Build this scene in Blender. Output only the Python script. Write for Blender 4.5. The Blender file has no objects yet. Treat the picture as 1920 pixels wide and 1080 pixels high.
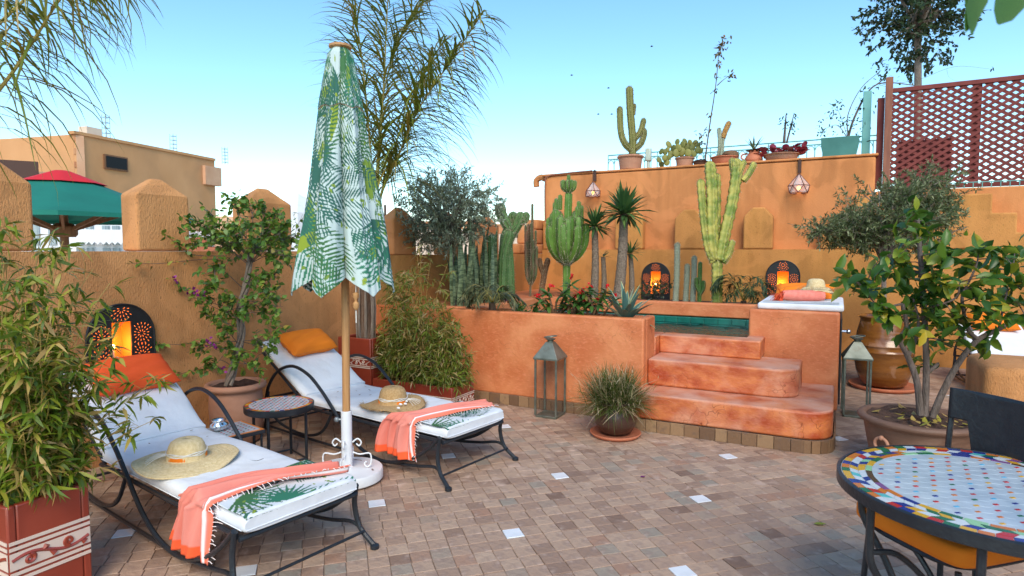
import bpy, math, random
import numpy as np
from mathutils import Matrix, Vector

sc = bpy.context.scene
R_ = math.radians
# ---------------------------------------------------------------- camera
FPX, YAW, PITCH, EYE = 1150.0, R_(28), math.atan(70 / 1150), 1.6
cam = bpy.data.cameras.new('camera'); cam.sensor_width = 36; cam.lens = 36 * FPX / 1920
cam.clip_start = 0.05; cam.clip_end = 2000
cam.dof.use_dof = True; cam.dof.focus_distance = 5.2; cam.dof.aperture_fstop = 5.0
camo = bpy.data.objects.new('camera', cam); sc.collection.objects.link(camo)
camo.location = (0, 0, EYE); camo.rotation_euler = (math.pi / 2 - PITCH, 0, YAW)
sc.camera = camo
# ---------------------------------------------------------------- sky, sun, exposure
SUN_EL, SUN_AZ = R_(42), R_(152)          # azimuth measured clockwise from +Y (behind the camera)
wd = bpy.data.worlds.new('World'); sc.world = wd; wd.use_nodes = True
wn = wd.node_tree.nodes; wl = wd.node_tree.links
sky = wn.new('ShaderNodeTexSky'); sky.sky_type = 'NISHITA'; sky.sun_disc = False
sky.sun_elevation = SUN_EL; sky.sun_rotation = SUN_AZ
sky.air_density = 1.0; sky.dust_density = 0.6; sky.ozone_density = 1.0; sky.altitude = 400
wn['Background'].inputs[1].default_value = 0.15
hs = wn.new('ShaderNodeHueSaturation'); hs.inputs['Saturation'].default_value = 1.18; wl.new(sky.outputs[0], hs.inputs['Color'])
mx = wn.new('ShaderNodeMix'); mx.data_type = 'RGBA'; mx.blend_type = 'MULTIPLY'; mx.inputs[0].default_value = 1; mx.inputs[7].default_value = (.90, 1.0, .94, 1)
wl.new(hs.outputs[0], mx.inputs[6]); wl.new(mx.outputs[2], wn['Background'].inputs[0])
sl = bpy.data.lights.new('sun', 'SUN'); sl.energy = 1.5; sl.angle = R_(32); sl.color = (1.0, 0.87, 0.70)
so = bpy.data.objects.new('sun', sl); sc.collection.objects.link(so)
sd = Vector((math.sin(SUN_AZ) * math.cos(SUN_EL), math.cos(SUN_AZ) * math.cos(SUN_EL), math.sin(SUN_EL)))
so.rotation_euler = sd.to_track_quat('Z', 'Y').to_euler(); so.location = (0, -5, 12)
sc.view_settings.view_transform = 'Standard'; sc.view_settings.look = 'None'
sc.view_settings.gamma = 1; sc.view_settings.use_curve_mapping = False
sc.view_settings.exposure = 1.03
sc.render.engine = 'CYCLES'

# ---------------------------------------------------------------- survey helpers (photo pixel -> place in the world)
_F = np.array([-math.sin(YAW) * math.cos(PITCH), math.cos(YAW) * math.cos(PITCH), -math.sin(PITCH)])
_R = np.array([math.cos(YAW), math.sin(YAW), 0]); _U = np.cross(_R, _F); _C = np.array([0, 0, EYE])
def ray(x, y): return _F + _R * (x - 960) / FPX - _U * (y - 540) / FPX
def G(x, y, h=0.0): d = ray(x, y); return _C + d * (h - EYE) / d[2]
def WY(x, y, Y): d = ray(x, y); return _C + d * Y / d[1]
def WX(x, y, X): d = ray(x, y); return _C + d * X / d[0]
def DZ(x, y, z): return _C + ray(x, y) * z
def proj(w):
    w = np.asarray(w, float) - _C; z = w @ _F
    return 960 + FPX * (w @ _R) / z, 540 - FPX * (w @ _U) / z, z

# ---------------------------------------------------------------- mesh builder
WM = {}
def link(o): sc.collection.objects.link(o); return o
def nrm(a):
    a = np.asarray(a, float); return a / (np.linalg.norm(a, axis=-1, keepdims=True) + 1e-12)
def smooth_path(pts, n):
    """Catmull-Rom through the points"""
    P = np.asarray(pts, float); P = np.vstack([2 * P[0] - P[1], P, 2 * P[-1] - P[-2]])
    out = []
    segs = len(P) - 3
    for s in np.linspace(0, segs - 1e-6, n):
        i = int(s); t = s - i; p0, p1, p2, p3 = P[i:i + 4]
        out.append(.5 * (2 * p1 + (p2 - p0) * t + (2 * p0 - 5 * p1 + 4 * p2 - p3) * t * t + (3 * p1 - p0 - 3 * p2 + p3) * t ** 3))
    return np.array(out)

class MB:
    def __init__(s, local=False): s.v = []; s.f = []; s.t = []; s.c = []; s.n = 0; s.local = local; s.hascol = False
    def add(s, V, F, tint=.5, col=None):
        V = np.asarray(V, float).reshape(-1, 3); k = len(V)
        s.v.append(V)
        if isinstance(F, np.ndarray): s.f.extend((F + s.n).tolist())
        else: s.f.extend([tuple(i + s.n for i in q) for q in F])
        s.t.append(np.broadcast_to(np.asarray(tint, float), (k,)))
        if col is not None: s.hascol = True
        c = np.ones((k, 4)); c[:, :3] = (.8, .8, .8) if col is None else col
        s.c.append(c); s.n += k; return s
    def box(s, x0, x1, y0, y1, z0, z1, **k):
        V = [(x, y, z) for z in (z0, z1) for y in (y0, y1) for x in (x0, x1)]
        return s.add(V, [(0, 2, 3, 1), (4, 5, 7, 6), (0, 1, 5, 4), (2, 6, 7, 3), (0, 4, 6, 2), (1, 3, 7, 5)], **k)
    def obox(s, c, ax, ay, az, hx, hy, hz, **k):
        c, ax, ay, az = [np.asarray(q, float) for q in (c, ax, ay, az)]
        V = [c + ax * hx * i + ay * hy * j + az * hz * l for l in (-1, 1) for j in (-1, 1) for i in (-1, 1)]
        return s.add(V, [(0, 2, 3, 1), (4, 5, 7, 6), (0, 1, 5, 4), (2, 6, 7, 3), (0, 4, 6, 2), (1, 3, 7, 5)], **k)
    def bar(s, a, b, w, h, up=(0, 0, 1), **k):
        a, b = np.asarray(a, float), np.asarray(b, float); d = b - a; L = np.linalg.norm(d); d = d / L
        sd_ = nrm(np.cross(d, up)); u = np.cross(sd_, d)
        return s.obox((a + b) / 2, d, sd_, u, L / 2, w / 2, h / 2, **k)
    def tube(s, pts, r, n=8, cap=True, ribs=0, depth=0., tint=.5, col=None, closed=False):
        P = np.asarray(pts, float); m = len(P); r = np.broadcast_to(np.asarray(r, float), (m,))
        T = np.gradient(P, axis=0) if not closed else np.roll(P, -1, 0) - np.roll(P, 1, 0)
        T = nrm(T); a = np.array([0, 0, 1.]) if abs(T[0][2]) < .9 else np.array([1., 0, 0])
        N = nrm(np.cross(T[0], a)); V = []; th = np.linspace(0, 2 * np.pi, n, endpoint=False)
        rad = np.ones(n) if not ribs else 1 - depth * (.5 - .5 * np.cos(th * ribs)) ** .8
        for i in range(m):
            N = nrm(N - T[i] * (N @ T[i])); B = np.cross(T[i], N)
            V.append(P[i] + r[i] * rad[:, None] * (np.cos(th)[:, None] * N + np.sin(th)[:, None] * B))
        F = []
        for i in range(m - (0 if closed else 1)):
            i2 = (i + 1) % m
            for j in range(n): F.append((i * n + j, i * n + (j + 1) % n, i2 * n + (j + 1) % n, i2 * n + j))
        if cap and not closed: F += [tuple(range(n - 1, -1, -1)), tuple((m - 1) * n + j for j in range(n))]
        tt = tint if np.ndim(tint) == 0 else np.repeat(np.asarray(tint), n)
        return s.add(np.concatenate(V), F, tt, col)
    def lathe(s, prof, c=(0, 0, 0), n=24, cap=True, tint=.5, ang=None):
        c = np.asarray(c, float); th = np.linspace(0, 2 * np.pi, n, endpoint=False); V = []
        for r, z in prof: V.append(np.c_[c[0] + r * np.cos(th), c[1] + r * np.sin(th), np.full(n, c[2] + z)])
        m = len(prof); F = [(i * n + j, i * n + (j + 1) % n, (i + 1) * n + (j + 1) % n, (i + 1) * n + j) for i in range(m - 1) for j in range(n)]
        if cap: F += [tuple(range(n - 1, -1, -1)), tuple((m - 1) * n + j for j in range(n))]
        return s.add(np.concatenate(V), F, tint)
    def prism(s, poly, z0, z1, axis='z', **k):
        """poly: 2D outline; axis z: (x,y) ; axis y: (x,z) ; axis x: (y,z)"""
        n = len(poly)
        def mk(p, h): return (p[0], p[1], h) if axis == 'z' else ((p[0], h, p[1]) if axis == 'y' else (h, p[0], p[1]))
        V = [mk(p, z0) for p in poly] + [mk(p, z1) for p in poly]
        F = [tuple(range(n - 1, -1, -1)), tuple(range(n, 2 * n))] + [(i, (i + 1) % n, n + (i + 1) % n, n + i) for i in range(n)]
        return s.add(V, F, **k)
    def grid(s, V, tint=.5, col=None, wrap=False):
        """V array (rows, cols, 3)"""
        a, b = V.shape[:2]; idx = np.arange(a * b).reshape(a, b)
        if wrap: idx = np.c_[idx, idx[:, :1]]
        F = np.stack([idx[:-1, :-1], idx[:-1, 1:], idx[1:, 1:], idx[1:, :-1]], -1).reshape(-1, 4)
        return s.add(V.reshape(-1, 3), F, tint if np.ndim(tint) == 0 else np.asarray(tint).reshape(-1), None if col is None else np.asarray(col).reshape(-1, 3))
    def ball(s, c, r, n=10, m=7, sq=(1, 1, 1), **k):
        c = np.asarray(c, float); V = []
        for i in range(m + 1):
            a = np.pi * i / m
            for j in range(n):
                b = 2 * np.pi * j / n; V.append(c + r * np.array([math.sin(a) * math.cos(b) * sq[0], math.sin(a) * math.sin(b) * sq[1], math.cos(a) * sq[2]]))
        F = [(i * n + j, (i + 1) * n + j, (i + 1) * n + (j + 1) % n, i * n + (j + 1) % n) for i in range(m) for j in range(n)]
        return s.add(V, F, **k)
    def leaves(s, B, D, N, L, W, bend=.25, tint=None, prof=((0, .14), (.3, 1), (.65, .8), (1, .03)), fold=0., seed=0):
        B, D, N = np.atleast_2d(np.asarray(B, float)), nrm(np.atleast_2d(D)), np.atleast_2d(np.asarray(N, float))
        n = len(B); N = nrm(N - D * (N * D).sum(1, keepdims=True)); S = np.cross(D, N)
        L = np.broadcast_to(np.asarray(L, float), (n,))[:, None]; W = np.broadcast_to(np.asarray(W, float), (n,))[:, None]
        bend = np.broadcast_to(np.asarray(bend, float), (n,))[:, None]
        rows = []; k = 3 if fold else 2
        for t, w in prof:
            c = B + D * L * t * (1 - .35 * np.abs(bend) * t * t) - N * bend * L * t * t
            if fold: rows += [c - S * W / 2 * w + N * fold * W * w, c, c + S * W / 2 * w + N * fold * W * w]
            else: rows += [c - S * W / 2 * w, c + S * W / 2 * w]
        m = len(prof); V = np.stack(rows, 1)                       # n, m*k, 3
        q = []
        for r in range(m - 1):
            for j in range(k - 1): q.append((r * k + j, r * k + j + 1, (r + 1) * k + j + 1, (r + 1) * k + j))
        F = (np.array(q)[None] + (np.arange(n) * m * k)[:, None, None]).reshape(-1, 4)
        if tint is None: tint = np.random.default_rng(seed).random(n)
        return s.add(V.reshape(-1, 3), F, np.repeat(np.broadcast_to(tint, (n,)), m * k))
    def build(s, name, mat, parent=None, smooth=True, bev=0, kind=None, loc=None, seg=2, shade=None):
        V = np.concatenate(s.v)
        me = bpy.data.meshes.new(name); o = bpy.data.objects.new(name, me)
        if parent is None:
            if loc is None: loc = ((V[:, 0].min() + V[:, 0].max()) / 2, (V[:, 1].min() + V[:, 1].max()) / 2, V[:, 2].min())
            o.location = loc; M = Matrix.Translation(loc)
        else: o.parent = parent; M = WM[parent.name]
        WM[o.name] = M
        if not s.local:
            A = np.array(M.inverted()); V = V @ A[:3, :3].T + A[:3, 3]
        me.from_pydata(V.tolist(), [], s.f)
        at = me.attributes.new('tint', 'FLOAT', 'POINT'); at.data.foreach_set('value', np.concatenate(s.t).astype(np.float32))
        if s.hascol:
            ac = me.attributes.new('Col', 'FLOAT_COLOR', 'POINT'); ac.data.foreach_set('color', np.concatenate(s.c).astype(np.float32).ravel())
        if smooth:
            me.polygons.foreach_set('use_smooth', np.ones(len(me.polygons), bool))
            if smooth != 'all':
                try: me.set_sharp_from_angle(angle=R_(40))
                except Exception: pass
        me.materials.append(mat); me.update()
        link(o)
        if bev:
            b = o.modifiers.new('bevel', 'BEVEL'); b.width = bev; b.segments = seg; b.limit_method = 'ANGLE'; b.angle_limit = R_(35); b.harden_normals = False
        if kind: o['kind'] = kind
        return o

def tag(o, label=None, cat=None, group=None, kind=None):
    if label: o['label'] = label
    if cat: o['category'] = cat
    if group: o['group'] = group
    if kind: o['kind'] = kind
    return o
def thing(name, label, cat, loc=(0, 0, 0), rz=0, group=None):
    o = bpy.data.objects.new(name, None); o.empty_display_size = .1; link(o)
    o.location = loc; o.rotation_euler = (0, 0, rz)
    WM[o.name] = Matrix.Translation(loc) @ Matrix.Rotation(rz, 4, 'Z')
    return tag(o, label, cat, group)
def copy_tree(o, parent=None, loc=None, rz=None, label=None):
    c = o.copy(); link(c); c.parent = parent
    if loc is not None: c.location = loc
    if rz is not None: c.rotation_euler = (0, 0, rz)
    if label: c['label'] = label
    if parent is None: WM[c.name] = Matrix.Translation(c.location) @ Matrix.Rotation(c.rotation_euler.z, 4, 'Z')
    else: WM[c.name] = WM[parent.name]
    for ch in list(o.children): copy_tree(ch, c)
    return c
def place(name, me, parent, M):
    """one more object over shared mesh data, M in world space"""
    o = bpy.data.objects.new(name, me); link(o); o.parent = parent
    o.matrix_basis = WM[parent.name].inverted() @ M
    WM[o.name] = M
    return o

# ---------------------------------------------------------------- materials
MT = {}
def mat(name, col, rough=.8, col2=None, nscale=5., detail=6., lo=.35, hi=.65, stretch=(1, 1, 1), bump=0., bscale=40., bstretch=None,
        metal=0., tint=None, vcol=False, col3=None, n3=1.5, lo3=.5, hi3=.7, trans=0., emit=None, estr=0., spec=.5, alpha=None, transl=0., coat=0., rand=False, dist=0.02, crack=0., pits=False, wear=None, streak=False):
    m = bpy.data.materials.new(name); m.use_nodes = True; nt = m.node_tree; N = nt.nodes; L = nt.links
    b = N['Principled BSDF']; b.inputs['Roughness'].default_value = rough; b.inputs['Metallic'].default_value = metal
    b.inputs['Specular IOR Level'].default_value = spec
    b.inputs['Coat Weight'].default_value = coat; b.inputs['Coat Roughness'].default_value = .12
    tc = N.new('ShaderNodeTexCoord')
    def noise(scale, st, det=detail, dst=0.):
        mp = N.new('ShaderNodeMapping'); mp.inputs['Scale'].default_value = st; L.new(tc.outputs['Object'], mp.inputs[0])
        n = N.new('ShaderNodeTexNoise'); n.inputs['Scale'].default_value = scale; n.inputs['Detail'].default_value = det; n.inputs['Distortion'].default_value = dst
        L.new(mp.outputs[0], n.inputs['Vector']); return n.outputs['Fac']
    def ramp(fac, stops):
        r = N.new('ShaderNodeValToRGB'); e = r.color_ramp.elements
        while len(e) < len(stops): e.new(.5)
        for q, (p, c) in zip(e, stops): q.position = p; q.color = (*c, 1)
        L.new(fac, r.inputs[0]); return r.outputs[0]
    def mix(fac, a, bb, mode='MIX'):
        x = N.new('ShaderNodeMix'); x.data_type = 'RGBA'; x.blend_type = mode
        if isinstance(fac, float): x.inputs[0].default_value = fac
        else: L.new(fac, x.inputs[0])
        for i, q in ((6, a), (7, bb)):
            if isinstance(q, tuple): x.inputs[i].default_value = (*q, 1)
            else: L.new(q, x.inputs[i])
        return x.outputs[2]
    c = None
    if tint:
        at = N.new('ShaderNodeAttribute'); at.attribute_name = 'tint'; fac = at.outputs['Fac']
        if rand:
            oi = N.new('ShaderNodeObjectInfo'); ad = N.new('ShaderNodeMath'); ad.operation = 'ADD'; L.new(fac, ad.inputs[0]); L.new(oi.outputs['Random'], ad.inputs[1])
            fr = N.new('ShaderNodeMath'); fr.operation = 'FRACT'; L.new(ad.outputs[0], fr.inputs[0]); fac = fr.outputs[0]
        c = ramp(fac, tint)
        if col2: c = mix(ramp(noise(nscale, stretch), [(lo, (0, 0, 0)), (hi, (1, 1, 1))]), c, col2)
    elif vcol:
        at = N.new('ShaderNodeAttribute'); at.attribute_name = 'Col'; c = at.outputs['Color']
    elif col2: c = ramp(noise(nscale, stretch), [(lo, col), (hi, col2)])
    if col3: c = mix(ramp(noise(n3, (1, 1, 1), 8., .6), [(lo3, (0, 0, 0)), (hi3, (1, 1, 1))]), c if c is not None else col, col3)
    if streak: c = mix(ramp(noise(2.4, (1.3, 1.3, .10), 5.), [(.44, (0, 0, 0)), (.70, (.7, .7, .7))]), c, tuple(q * .60 for q in col))
    if streak: c = mix(ramp(noise(1.7, (1, 1, 1), 7., 1.2), [(.50, (0, 0, 0)), (.56, (.4, .4, .4)), (.68, (.55, .55, .55))]), c, tuple(min(1, q * 1.22 + .015) for q in col))
    if pits: c = mix(ramp(noise(95, (1, 1, .35), 3.), [(.62, (0, 0, 0)), (.72, (.75, .75, .75))]), c, tuple(q * .42 for q in col))
    if crack:
        vo = N.new('ShaderNodeTexVoronoi'); vo.feature = 'DISTANCE_TO_EDGE'; vo.inputs['Scale'].default_value = 9; wv = N.new('ShaderNodeMix'); wv.data_type = 'VECTOR'
        nv = N.new('ShaderNodeTexNoise'); nv.inputs['Scale'].default_value = 6; L.new(tc.outputs['Object'], nv.inputs['Vector']); wv.inputs[0].default_value = .25; L.new(tc.outputs['Object'], wv.inputs[4]); L.new(nv.outputs['Color'], wv.inputs[5]); L.new(wv.outputs[1], vo.inputs['Vector'])
        ln_ = ramp(vo.outputs['Distance'], [(0., (crack, crack, crack)), (.022, (0, 0, 0))]); mk = ramp(noise(2.3, (1, 1, 1), 4.), [(.5, (0, 0, 0)), (.62, (1, 1, 1))])
        c = mix(mix(1., ln_, mk, 'MULTIPLY'), c, tuple(q * .35 for q in col))
        c = mix(ramp(noise(26, (1, 1, 2.5), 8.), [(.52, (0, 0, 0)), (.74, (.55, .55, .55))]), c, tuple(min(1, q * 1.25 + .07) for q in col))
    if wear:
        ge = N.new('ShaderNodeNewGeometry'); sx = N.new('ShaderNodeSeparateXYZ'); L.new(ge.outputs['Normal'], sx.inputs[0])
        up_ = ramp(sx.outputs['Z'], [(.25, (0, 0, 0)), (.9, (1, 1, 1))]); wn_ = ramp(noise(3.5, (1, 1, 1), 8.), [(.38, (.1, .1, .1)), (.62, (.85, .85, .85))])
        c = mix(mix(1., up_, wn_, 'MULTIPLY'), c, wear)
    if c is not None: L.new(c, b.inputs['Base Color'])
    else: b.inputs['Base Color'].default_value = (*col, 1)
    if bump:
        bp = N.new('ShaderNodeBump'); bp.inputs['Strength'].default_value = bump; bp.inputs['Distance'].default_value = dist
        L.new(noise(bscale, bstretch or stretch, 5.), bp.inputs['Height']); L.new(bp.outputs[0], b.inputs['Normal'])
    if trans: b.inputs['Transmission Weight'].default_value = trans
    if emit: b.inputs['Emission Color'].default_value = (*emit, 1); b.inputs['Emission Strength'].default_value = estr
    if alpha is not None: b.inputs['Alpha'].default_value = alpha
    if transl:
        t = N.new('ShaderNodeBsdfTranslucent'); ms = N.new('ShaderNodeMixShader'); ms.inputs[0].default_value = transl
        if c is not None: L.new(c, t.inputs[0])
        else: t.inputs[0].default_value = (*col, 1)
        L.new(b.outputs[0], ms.inputs[1]); L.new(t.outputs[0], ms.inputs[2]); L.new(ms.outputs[0], N['Material Output'].inputs[0])
    MT[name] = m; return m

def leafmat(name, stops, rough=.45, transl=.25, **k): return mat(name, stops[0][1], rough, tint=stops, transl=transl, **k)

mat('plaster_ochre', (.58, .26, .09), .92, (.64, .30, .115), 9, 10, .3, .7, (2., 2., .8), .5, 75, (1.6, 1.6, .55), col3=(.42, .17, .054), n3=1.3, lo3=.5, hi3=.85, pits=True, streak=True)
mat('plaster_cap', (.34, .165, .062), .92, (.42, .21, .085), 4, 8, bump=.6, bscale=40)
mat('plaster_orange', (.57, .215, .068), .9, (.64, .255, .085), 6, 10, .3, .7, (2, 2, .7), .3, 80, (1.6, 1.6, .5), col3=(.44, .155, .045), n3=.8, lo3=.5, hi3=.8, streak=True)
mat('plaster_yellow', (.53, .225, .055), .92, (.60, .27, .07), 6, 10, .3, .7, (2, 2, .7), .4, 80, (1.6, 1.6, .5), col3=(.38, .15, .038), n3=.9, lo3=.52, hi3=.8, pits=True, streak=True)
mat('tadelakt', (.54, .155, .05), .55, (.68, .25, .10), 4, 12, .34, .62, bump=.25, bscale=22, col3=(.50, .12, .035), n3=2.0, lo3=.45, hi3=.8, crack=.5)
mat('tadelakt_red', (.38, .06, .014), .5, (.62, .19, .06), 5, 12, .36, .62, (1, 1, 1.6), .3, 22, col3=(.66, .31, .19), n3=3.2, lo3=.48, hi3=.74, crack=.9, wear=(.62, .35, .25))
mat('render_far', (.58, .285, .12), .95, (.66, .34, .155), 1.0, 8, .3, .7, (1, 1, .5), .3, 6, col3=(.42, .225, .11), n3=.35, lo3=.52, hi3=.8)
mat('cream', (.66, .52, .40), .9, (.72, .60, .48), 1.5)
mat('pinkish', (.62, .33, .19), .9, (.70, .42, .26), 1.5)
mat('white_paint', (.78, .79, .80), .5, (.70, .71, .72), 6, 6, .4, .8)
mat('chipped_white', (.78, .80, .82), .45, (.70, .71, .72), 5, 6, .4, .8, col3=(.20, .13, .10), n3=11, lo3=.66, hi3=.69, bump=.1)
mat('brick_far', (.52, .22, .10), .95, tint=[(0, (.46, .19, .085)), (1, (.62, .31, .15))])
mat('dark_glass', (.015, .016, .018), .55, spec=.2)
mat('curtain_glass', (.35, .42, .44), .25, (.20, .25, .27), 30, 3, .4, .6, (1, 1, .03))
mat('dark_brown', (.07, .03, .02), .7)
mat('brown_wood', (.16, .07, .03), .7, (.24, .11, .05), 6, 5, stretch=(6, 6, .6))
mat('pole_wood', (.42, .20, .07), .5, (.55, .30, .12), 5, 6, .3, .7, (14, 14, .7), .15, 20, col3=(.20, .08, .03), n3=7, lo3=.66, hi3=.74)
mat('iron', (.012, .016, .022), .38, (.02, .024, .03), 20, bump=.15, bscale=60)
mat('lantern_metal', (.15, .165, .13), .5, (.25, .27, .225), 9, 6, metal=.75, col3=(.16, .11, .07), n3=7, lo3=.6, hi3=.75)
mat('glass', (.05, .06, .06), .04, trans=0., alpha=.10, spec=.6)
mat('lamp_glass', (.85, .80, .82), .15, alpha=.35)
mat('copper', (.16, .05, .035), .5, metal=.5)
mat('silver', (.75, .75, .76), .14, metal=1.)
mat('canvas', (.76, .78, .81), .85, (.70, .72, .76), 3, 6, bump=.75, bscale=4.5, dist=.03, col3=(.62, .61, .59), n3=3.5, lo3=.55, hi3=.85)
mat('fabric_red', (.86, .10, .012), .85, (.76, .08, .01), 3, 5, bump=.25, bscale=7)
mat('fabric_orange', (.86, .215, .005), .85, (.78, .185, .004), 3, 5, bump=.25, bscale=7)
mat('towel', (.8, .25, .2), .95, vcol=True, bump=.35, bscale=160, dist=.004)
mat('fringe', (.85, .72, .70), .9)
mat('print', (.8, .8, .8), .85, vcol=True, transl=.12)
mat('straw', (.62, .47, .24), .9, (.74, .59, .34), 60, 4, bump=.5, bscale=120, dist=.006)
mat('straw_rough', (.42, .25, .10), .95, (.55, .36, .17), 70, 4, bump=.8, bscale=150, dist=.008)
mat('straw_dark', (.20, .12, .055), .95, (.28, .18, .09), 70, 4, bump=.5, bscale=150)
mat('terracotta', (.40, .19, .115), .85, (.50, .26, .17), 4, 8, .3, .7, (1, 1, 2), .15, 30, col3=(.55, .36, .28), n3=3, lo3=.62, hi3=.8)
mat('terracotta_red', (.46, .13, .06), .8, (.55, .19, .10), 5, 8)
mat('red_glaze', (.255, .035, .017), .32, (.33, .055, .028), 3, 8, .3, .7, bump=.05, bscale=20, coat=.3, col3=(.20, .028, .015), n3=2.5)
mat('cream_glaze', (.70, .56, .46), .5)
mat('brown_pot', (.05, .022, .014), .4, (.09, .04, .026), 6, 8, .3, .7, (1, 1, 3), .2, 18, coat=.2)
mat('brown_pot_matte', (.13, .068, .043), .6, (.19, .105, .07), 5, 8, .3, .7, (1, 1, 4), .25, 14, col3=(.27, .17, .12), n3=5, lo3=.6, hi3=.8)
mat('amber_glaze', (.16, .055, .010), .2, (.30, .115, .022), 3, 8, .3, .7, (1, 1, 5), .25, 6, coat=.4, col3=(.40, .22, .13), n3=4, lo3=.62, hi3=.72)
mat('soil', (.055, .026, .017), .95, (.10, .05, .03), 18, 8, bump=1., bscale=60)
mat('bark', (.10, .075, .06), .9, (.17, .13, .11), 9, 6, stretch=(4, 4, .8), bump=.8, bscale=30)
mat('bark_pale', (.30, .24, .19), .9, (.20, .155, .125), 9, 6, stretch=(4, 4, .8), bump=.6, bscale=30)
mat('palm_bark', (.12, .06, .035), .95, (.20, .13, .09), 8, 6, stretch=(5, 5, .6), bump=1., bscale=20)
mat('bamboo_culm', (.42, .27, .07), .6, (.34, .25, .06), 6)
mat('rachis', (.30, .27, .05), .6, (.38, .26, .06), 5)
mat('teal_tile', (.008, .11, .085), .2, (.012, .16, .12), 8, coat=.4)
mat('grout', (.26, .185, .14), .95, (.20, .14, .11), 20)
mat('white_glaze', (.78, .80, .82), .3, (.70, .72, .74), 10)
mat('skirting_tile', (.30, .17, .075), .7, tint=[(0, (.13, .068, .036)), (.5, (.23, .125, .06)), (1, (.31, .185, .095))], col2=(.14, .085, .06), nscale=14, lo=.55, hi=.75, bump=.2, rand=True)
mat('floor_tile', (.42, .25, .18), .72, tint=[(0, (.21, .125, .085)), (.08, (.31, .195, .135)), (.3, (.385, .25, .175)), (.6, (.42, .28, .195)), (.8, (.46, .315, .22)), (.9, (.36, .20, .13)), (.96, (.34, .265, .20)), (1, (.28, .235, .185))],
    col2=(.27, .18, .14), nscale=13, lo=.5, hi=.8, bump=.4, bscale=30, rand=True, col3=(.56, .40, .31), n3=9, lo3=.54, hi3=.8)
mat('mosaic', (.5, .5, .5), .22, vcol=True, coat=.3)
mat('mosaic_white', (.56, .62, .65), .25, (.44, .50, .54), 14, coat=.3)
mat('mosaic_border', (.70, .22, .05), .3)
mat('parasol_green', (.004, .17, .12), .85, (.003, .14, .10), 2)
mat('parasol_red', (.60, .012, .02), .85)
mat('lattice_red', (.145, .024, .02), .8, (.20, .04, .032), 5)
mat('post_brown', (.30, .12, .07), .8, (.22, .08, .05), 5, stretch=(4, 4, .6))
mat('teal_paint', (.12, .36, .34), .6, (.18, .44, .41), 4)
mat('green_box', (.035, .15, .13), .7, (.055, .20, .175), 4)
mat('pale_lamp', (.50, .58, .50), .5)
mat('glow', (1, .4, .05), .8, emit=(1., .38, .03), estr=6.)
mat('bulb', (1, .8, .4), .5, emit=(1., .62, .18), estr=28.)
mat('amber_wall', (.85, .36, .05), .9)
mat('plate_black', (.012, .013, .015), .5, (.02, .02, .022), 14)
mat('cord', (.75, .72, .66), .8)
mat('ground_far', (.25, .18, .13), .95, (.34, .25, .18), .2)
mat('steel', (.25, .28, .30), .5, metal=.6)
# foliage
leafmat('leaf_bamboo', [(0, (.065, .12, .006)), (.4, (.14, .21, .012)), (.72, (.26, .30, .022)), (.82, (.42, .30, .06)), (1, (.54, .36, .14))])
leafmat('leaf_bamboo_dry', [(0, (.09, .14, .010)), (.45, (.18, .235, .022)), (.7, (.22, .21, .04)), (.82, (.40, .26, .07)), (1, (.50, .36, .18))])
leafmat('leaf_olive', [(0, (.15, .19, .11)), (.5, (.29, .33, .21)), (1, (.45, .48, .33))], transl=.35)
leafmat('leaf_olive_green', [(0, (.075, .105, .035)), (.5, (.155, .195, .075)), (1, (.29, .32, .16))], transl=.35)
leafmat('leaf_boug', [(0, (.06, .14, .018)), (.6, (.12, .23, .03)), (.9, (.21, .30, .04)), (1, (.36, .25, .05))])
leafmat('leaf_lemon', [(0, (.022, .075, .012)), (.45, (.06, .145, .018)), (.75, (.13, .23, .022)), (.9, (.28, .33, .03)), (1, (.52, .38, .03))], rough=.35, transl=.35)
leafmat('leaf_dark', [(0, (.02, .045, .018)), (1, (.06, .105, .04))])
leafmat('leaf_palm', [(0, (.11, .15, .016)), (.6, (.20, .23, .028)), (.9, (.30, .25, .04)), (1, (.38, .26, .07))])
leafmat('leaf_smallpalm', [(0, (.05, .07, .03)), (.6, (.10, .12, .05)), (1, (.22, .20, .08))])
leafmat('leaf_pachy', [(0, (.035, .10, .03)), (.7, (.08, .17, .05)), (1, (.16, .25, .06))])
leafmat('leaf_thorn', [(0, (.03, .10, .015)), (.8, (.075, .17, .03)), (1, (.19, .15, .03))])
leafmat('agave', [(0, (.05, .12, .105)), (.5, (.10, .20, .17)), (.55, (.42, .42, .16)), (1, (.50, .48, .20))], transl=.05)
leafmat('agave_pale', [(0, (.35, .47, .33)), (1, (.42, .52, .36))], transl=.05)
leafmat('grass_dry', [(0, (.05, .085, .012)), (.65, (.12, .16, .028)), (.75, (.38, .30, .15)), (1, (.58, .46, .30))])
leafmat('red_flower', [(0, (.75, .005, .012)), (1, (.85, .02, .03))])
leafmat('purple_flower', [(0, (.20, .01, .16)), (1, (.35, .03, .27))])
leafmat('red_rosette', [(0, (.30, .03, .05)), (.6, (.45, .07, .10)), (1, (.28, .16, .10))])
mat('cactus_green', (.055, .13, .03), .6, (.10, .19, .05), 7, 6, bump=.2)
mat('cactus_bright', (.075, .17, .022), .55, (.13, .25, .04), 8, 6, bump=.2)
mat('cactus_olive', (.13, .13, .022), .6, (.20, .19, .04), 6, 6, bump=.2)
mat('cactus_variegated', (.18, .25, .04), .6, (.46, .41, .09), 7, 6, .38, .6, bump=.25, col3=(.14, .20, .035), n3=6, lo3=.55, hi3=.7)
mat('cactus_dark', (.06, .085, .03), .7, (.20, .09, .06), 6, 6, .4, .7, (3, 3, .8), bump=.2)
mat('cactus_silver', (.26, .30, .21), .8, (.36, .40, .30), 40, 4, bump=.4)
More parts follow.
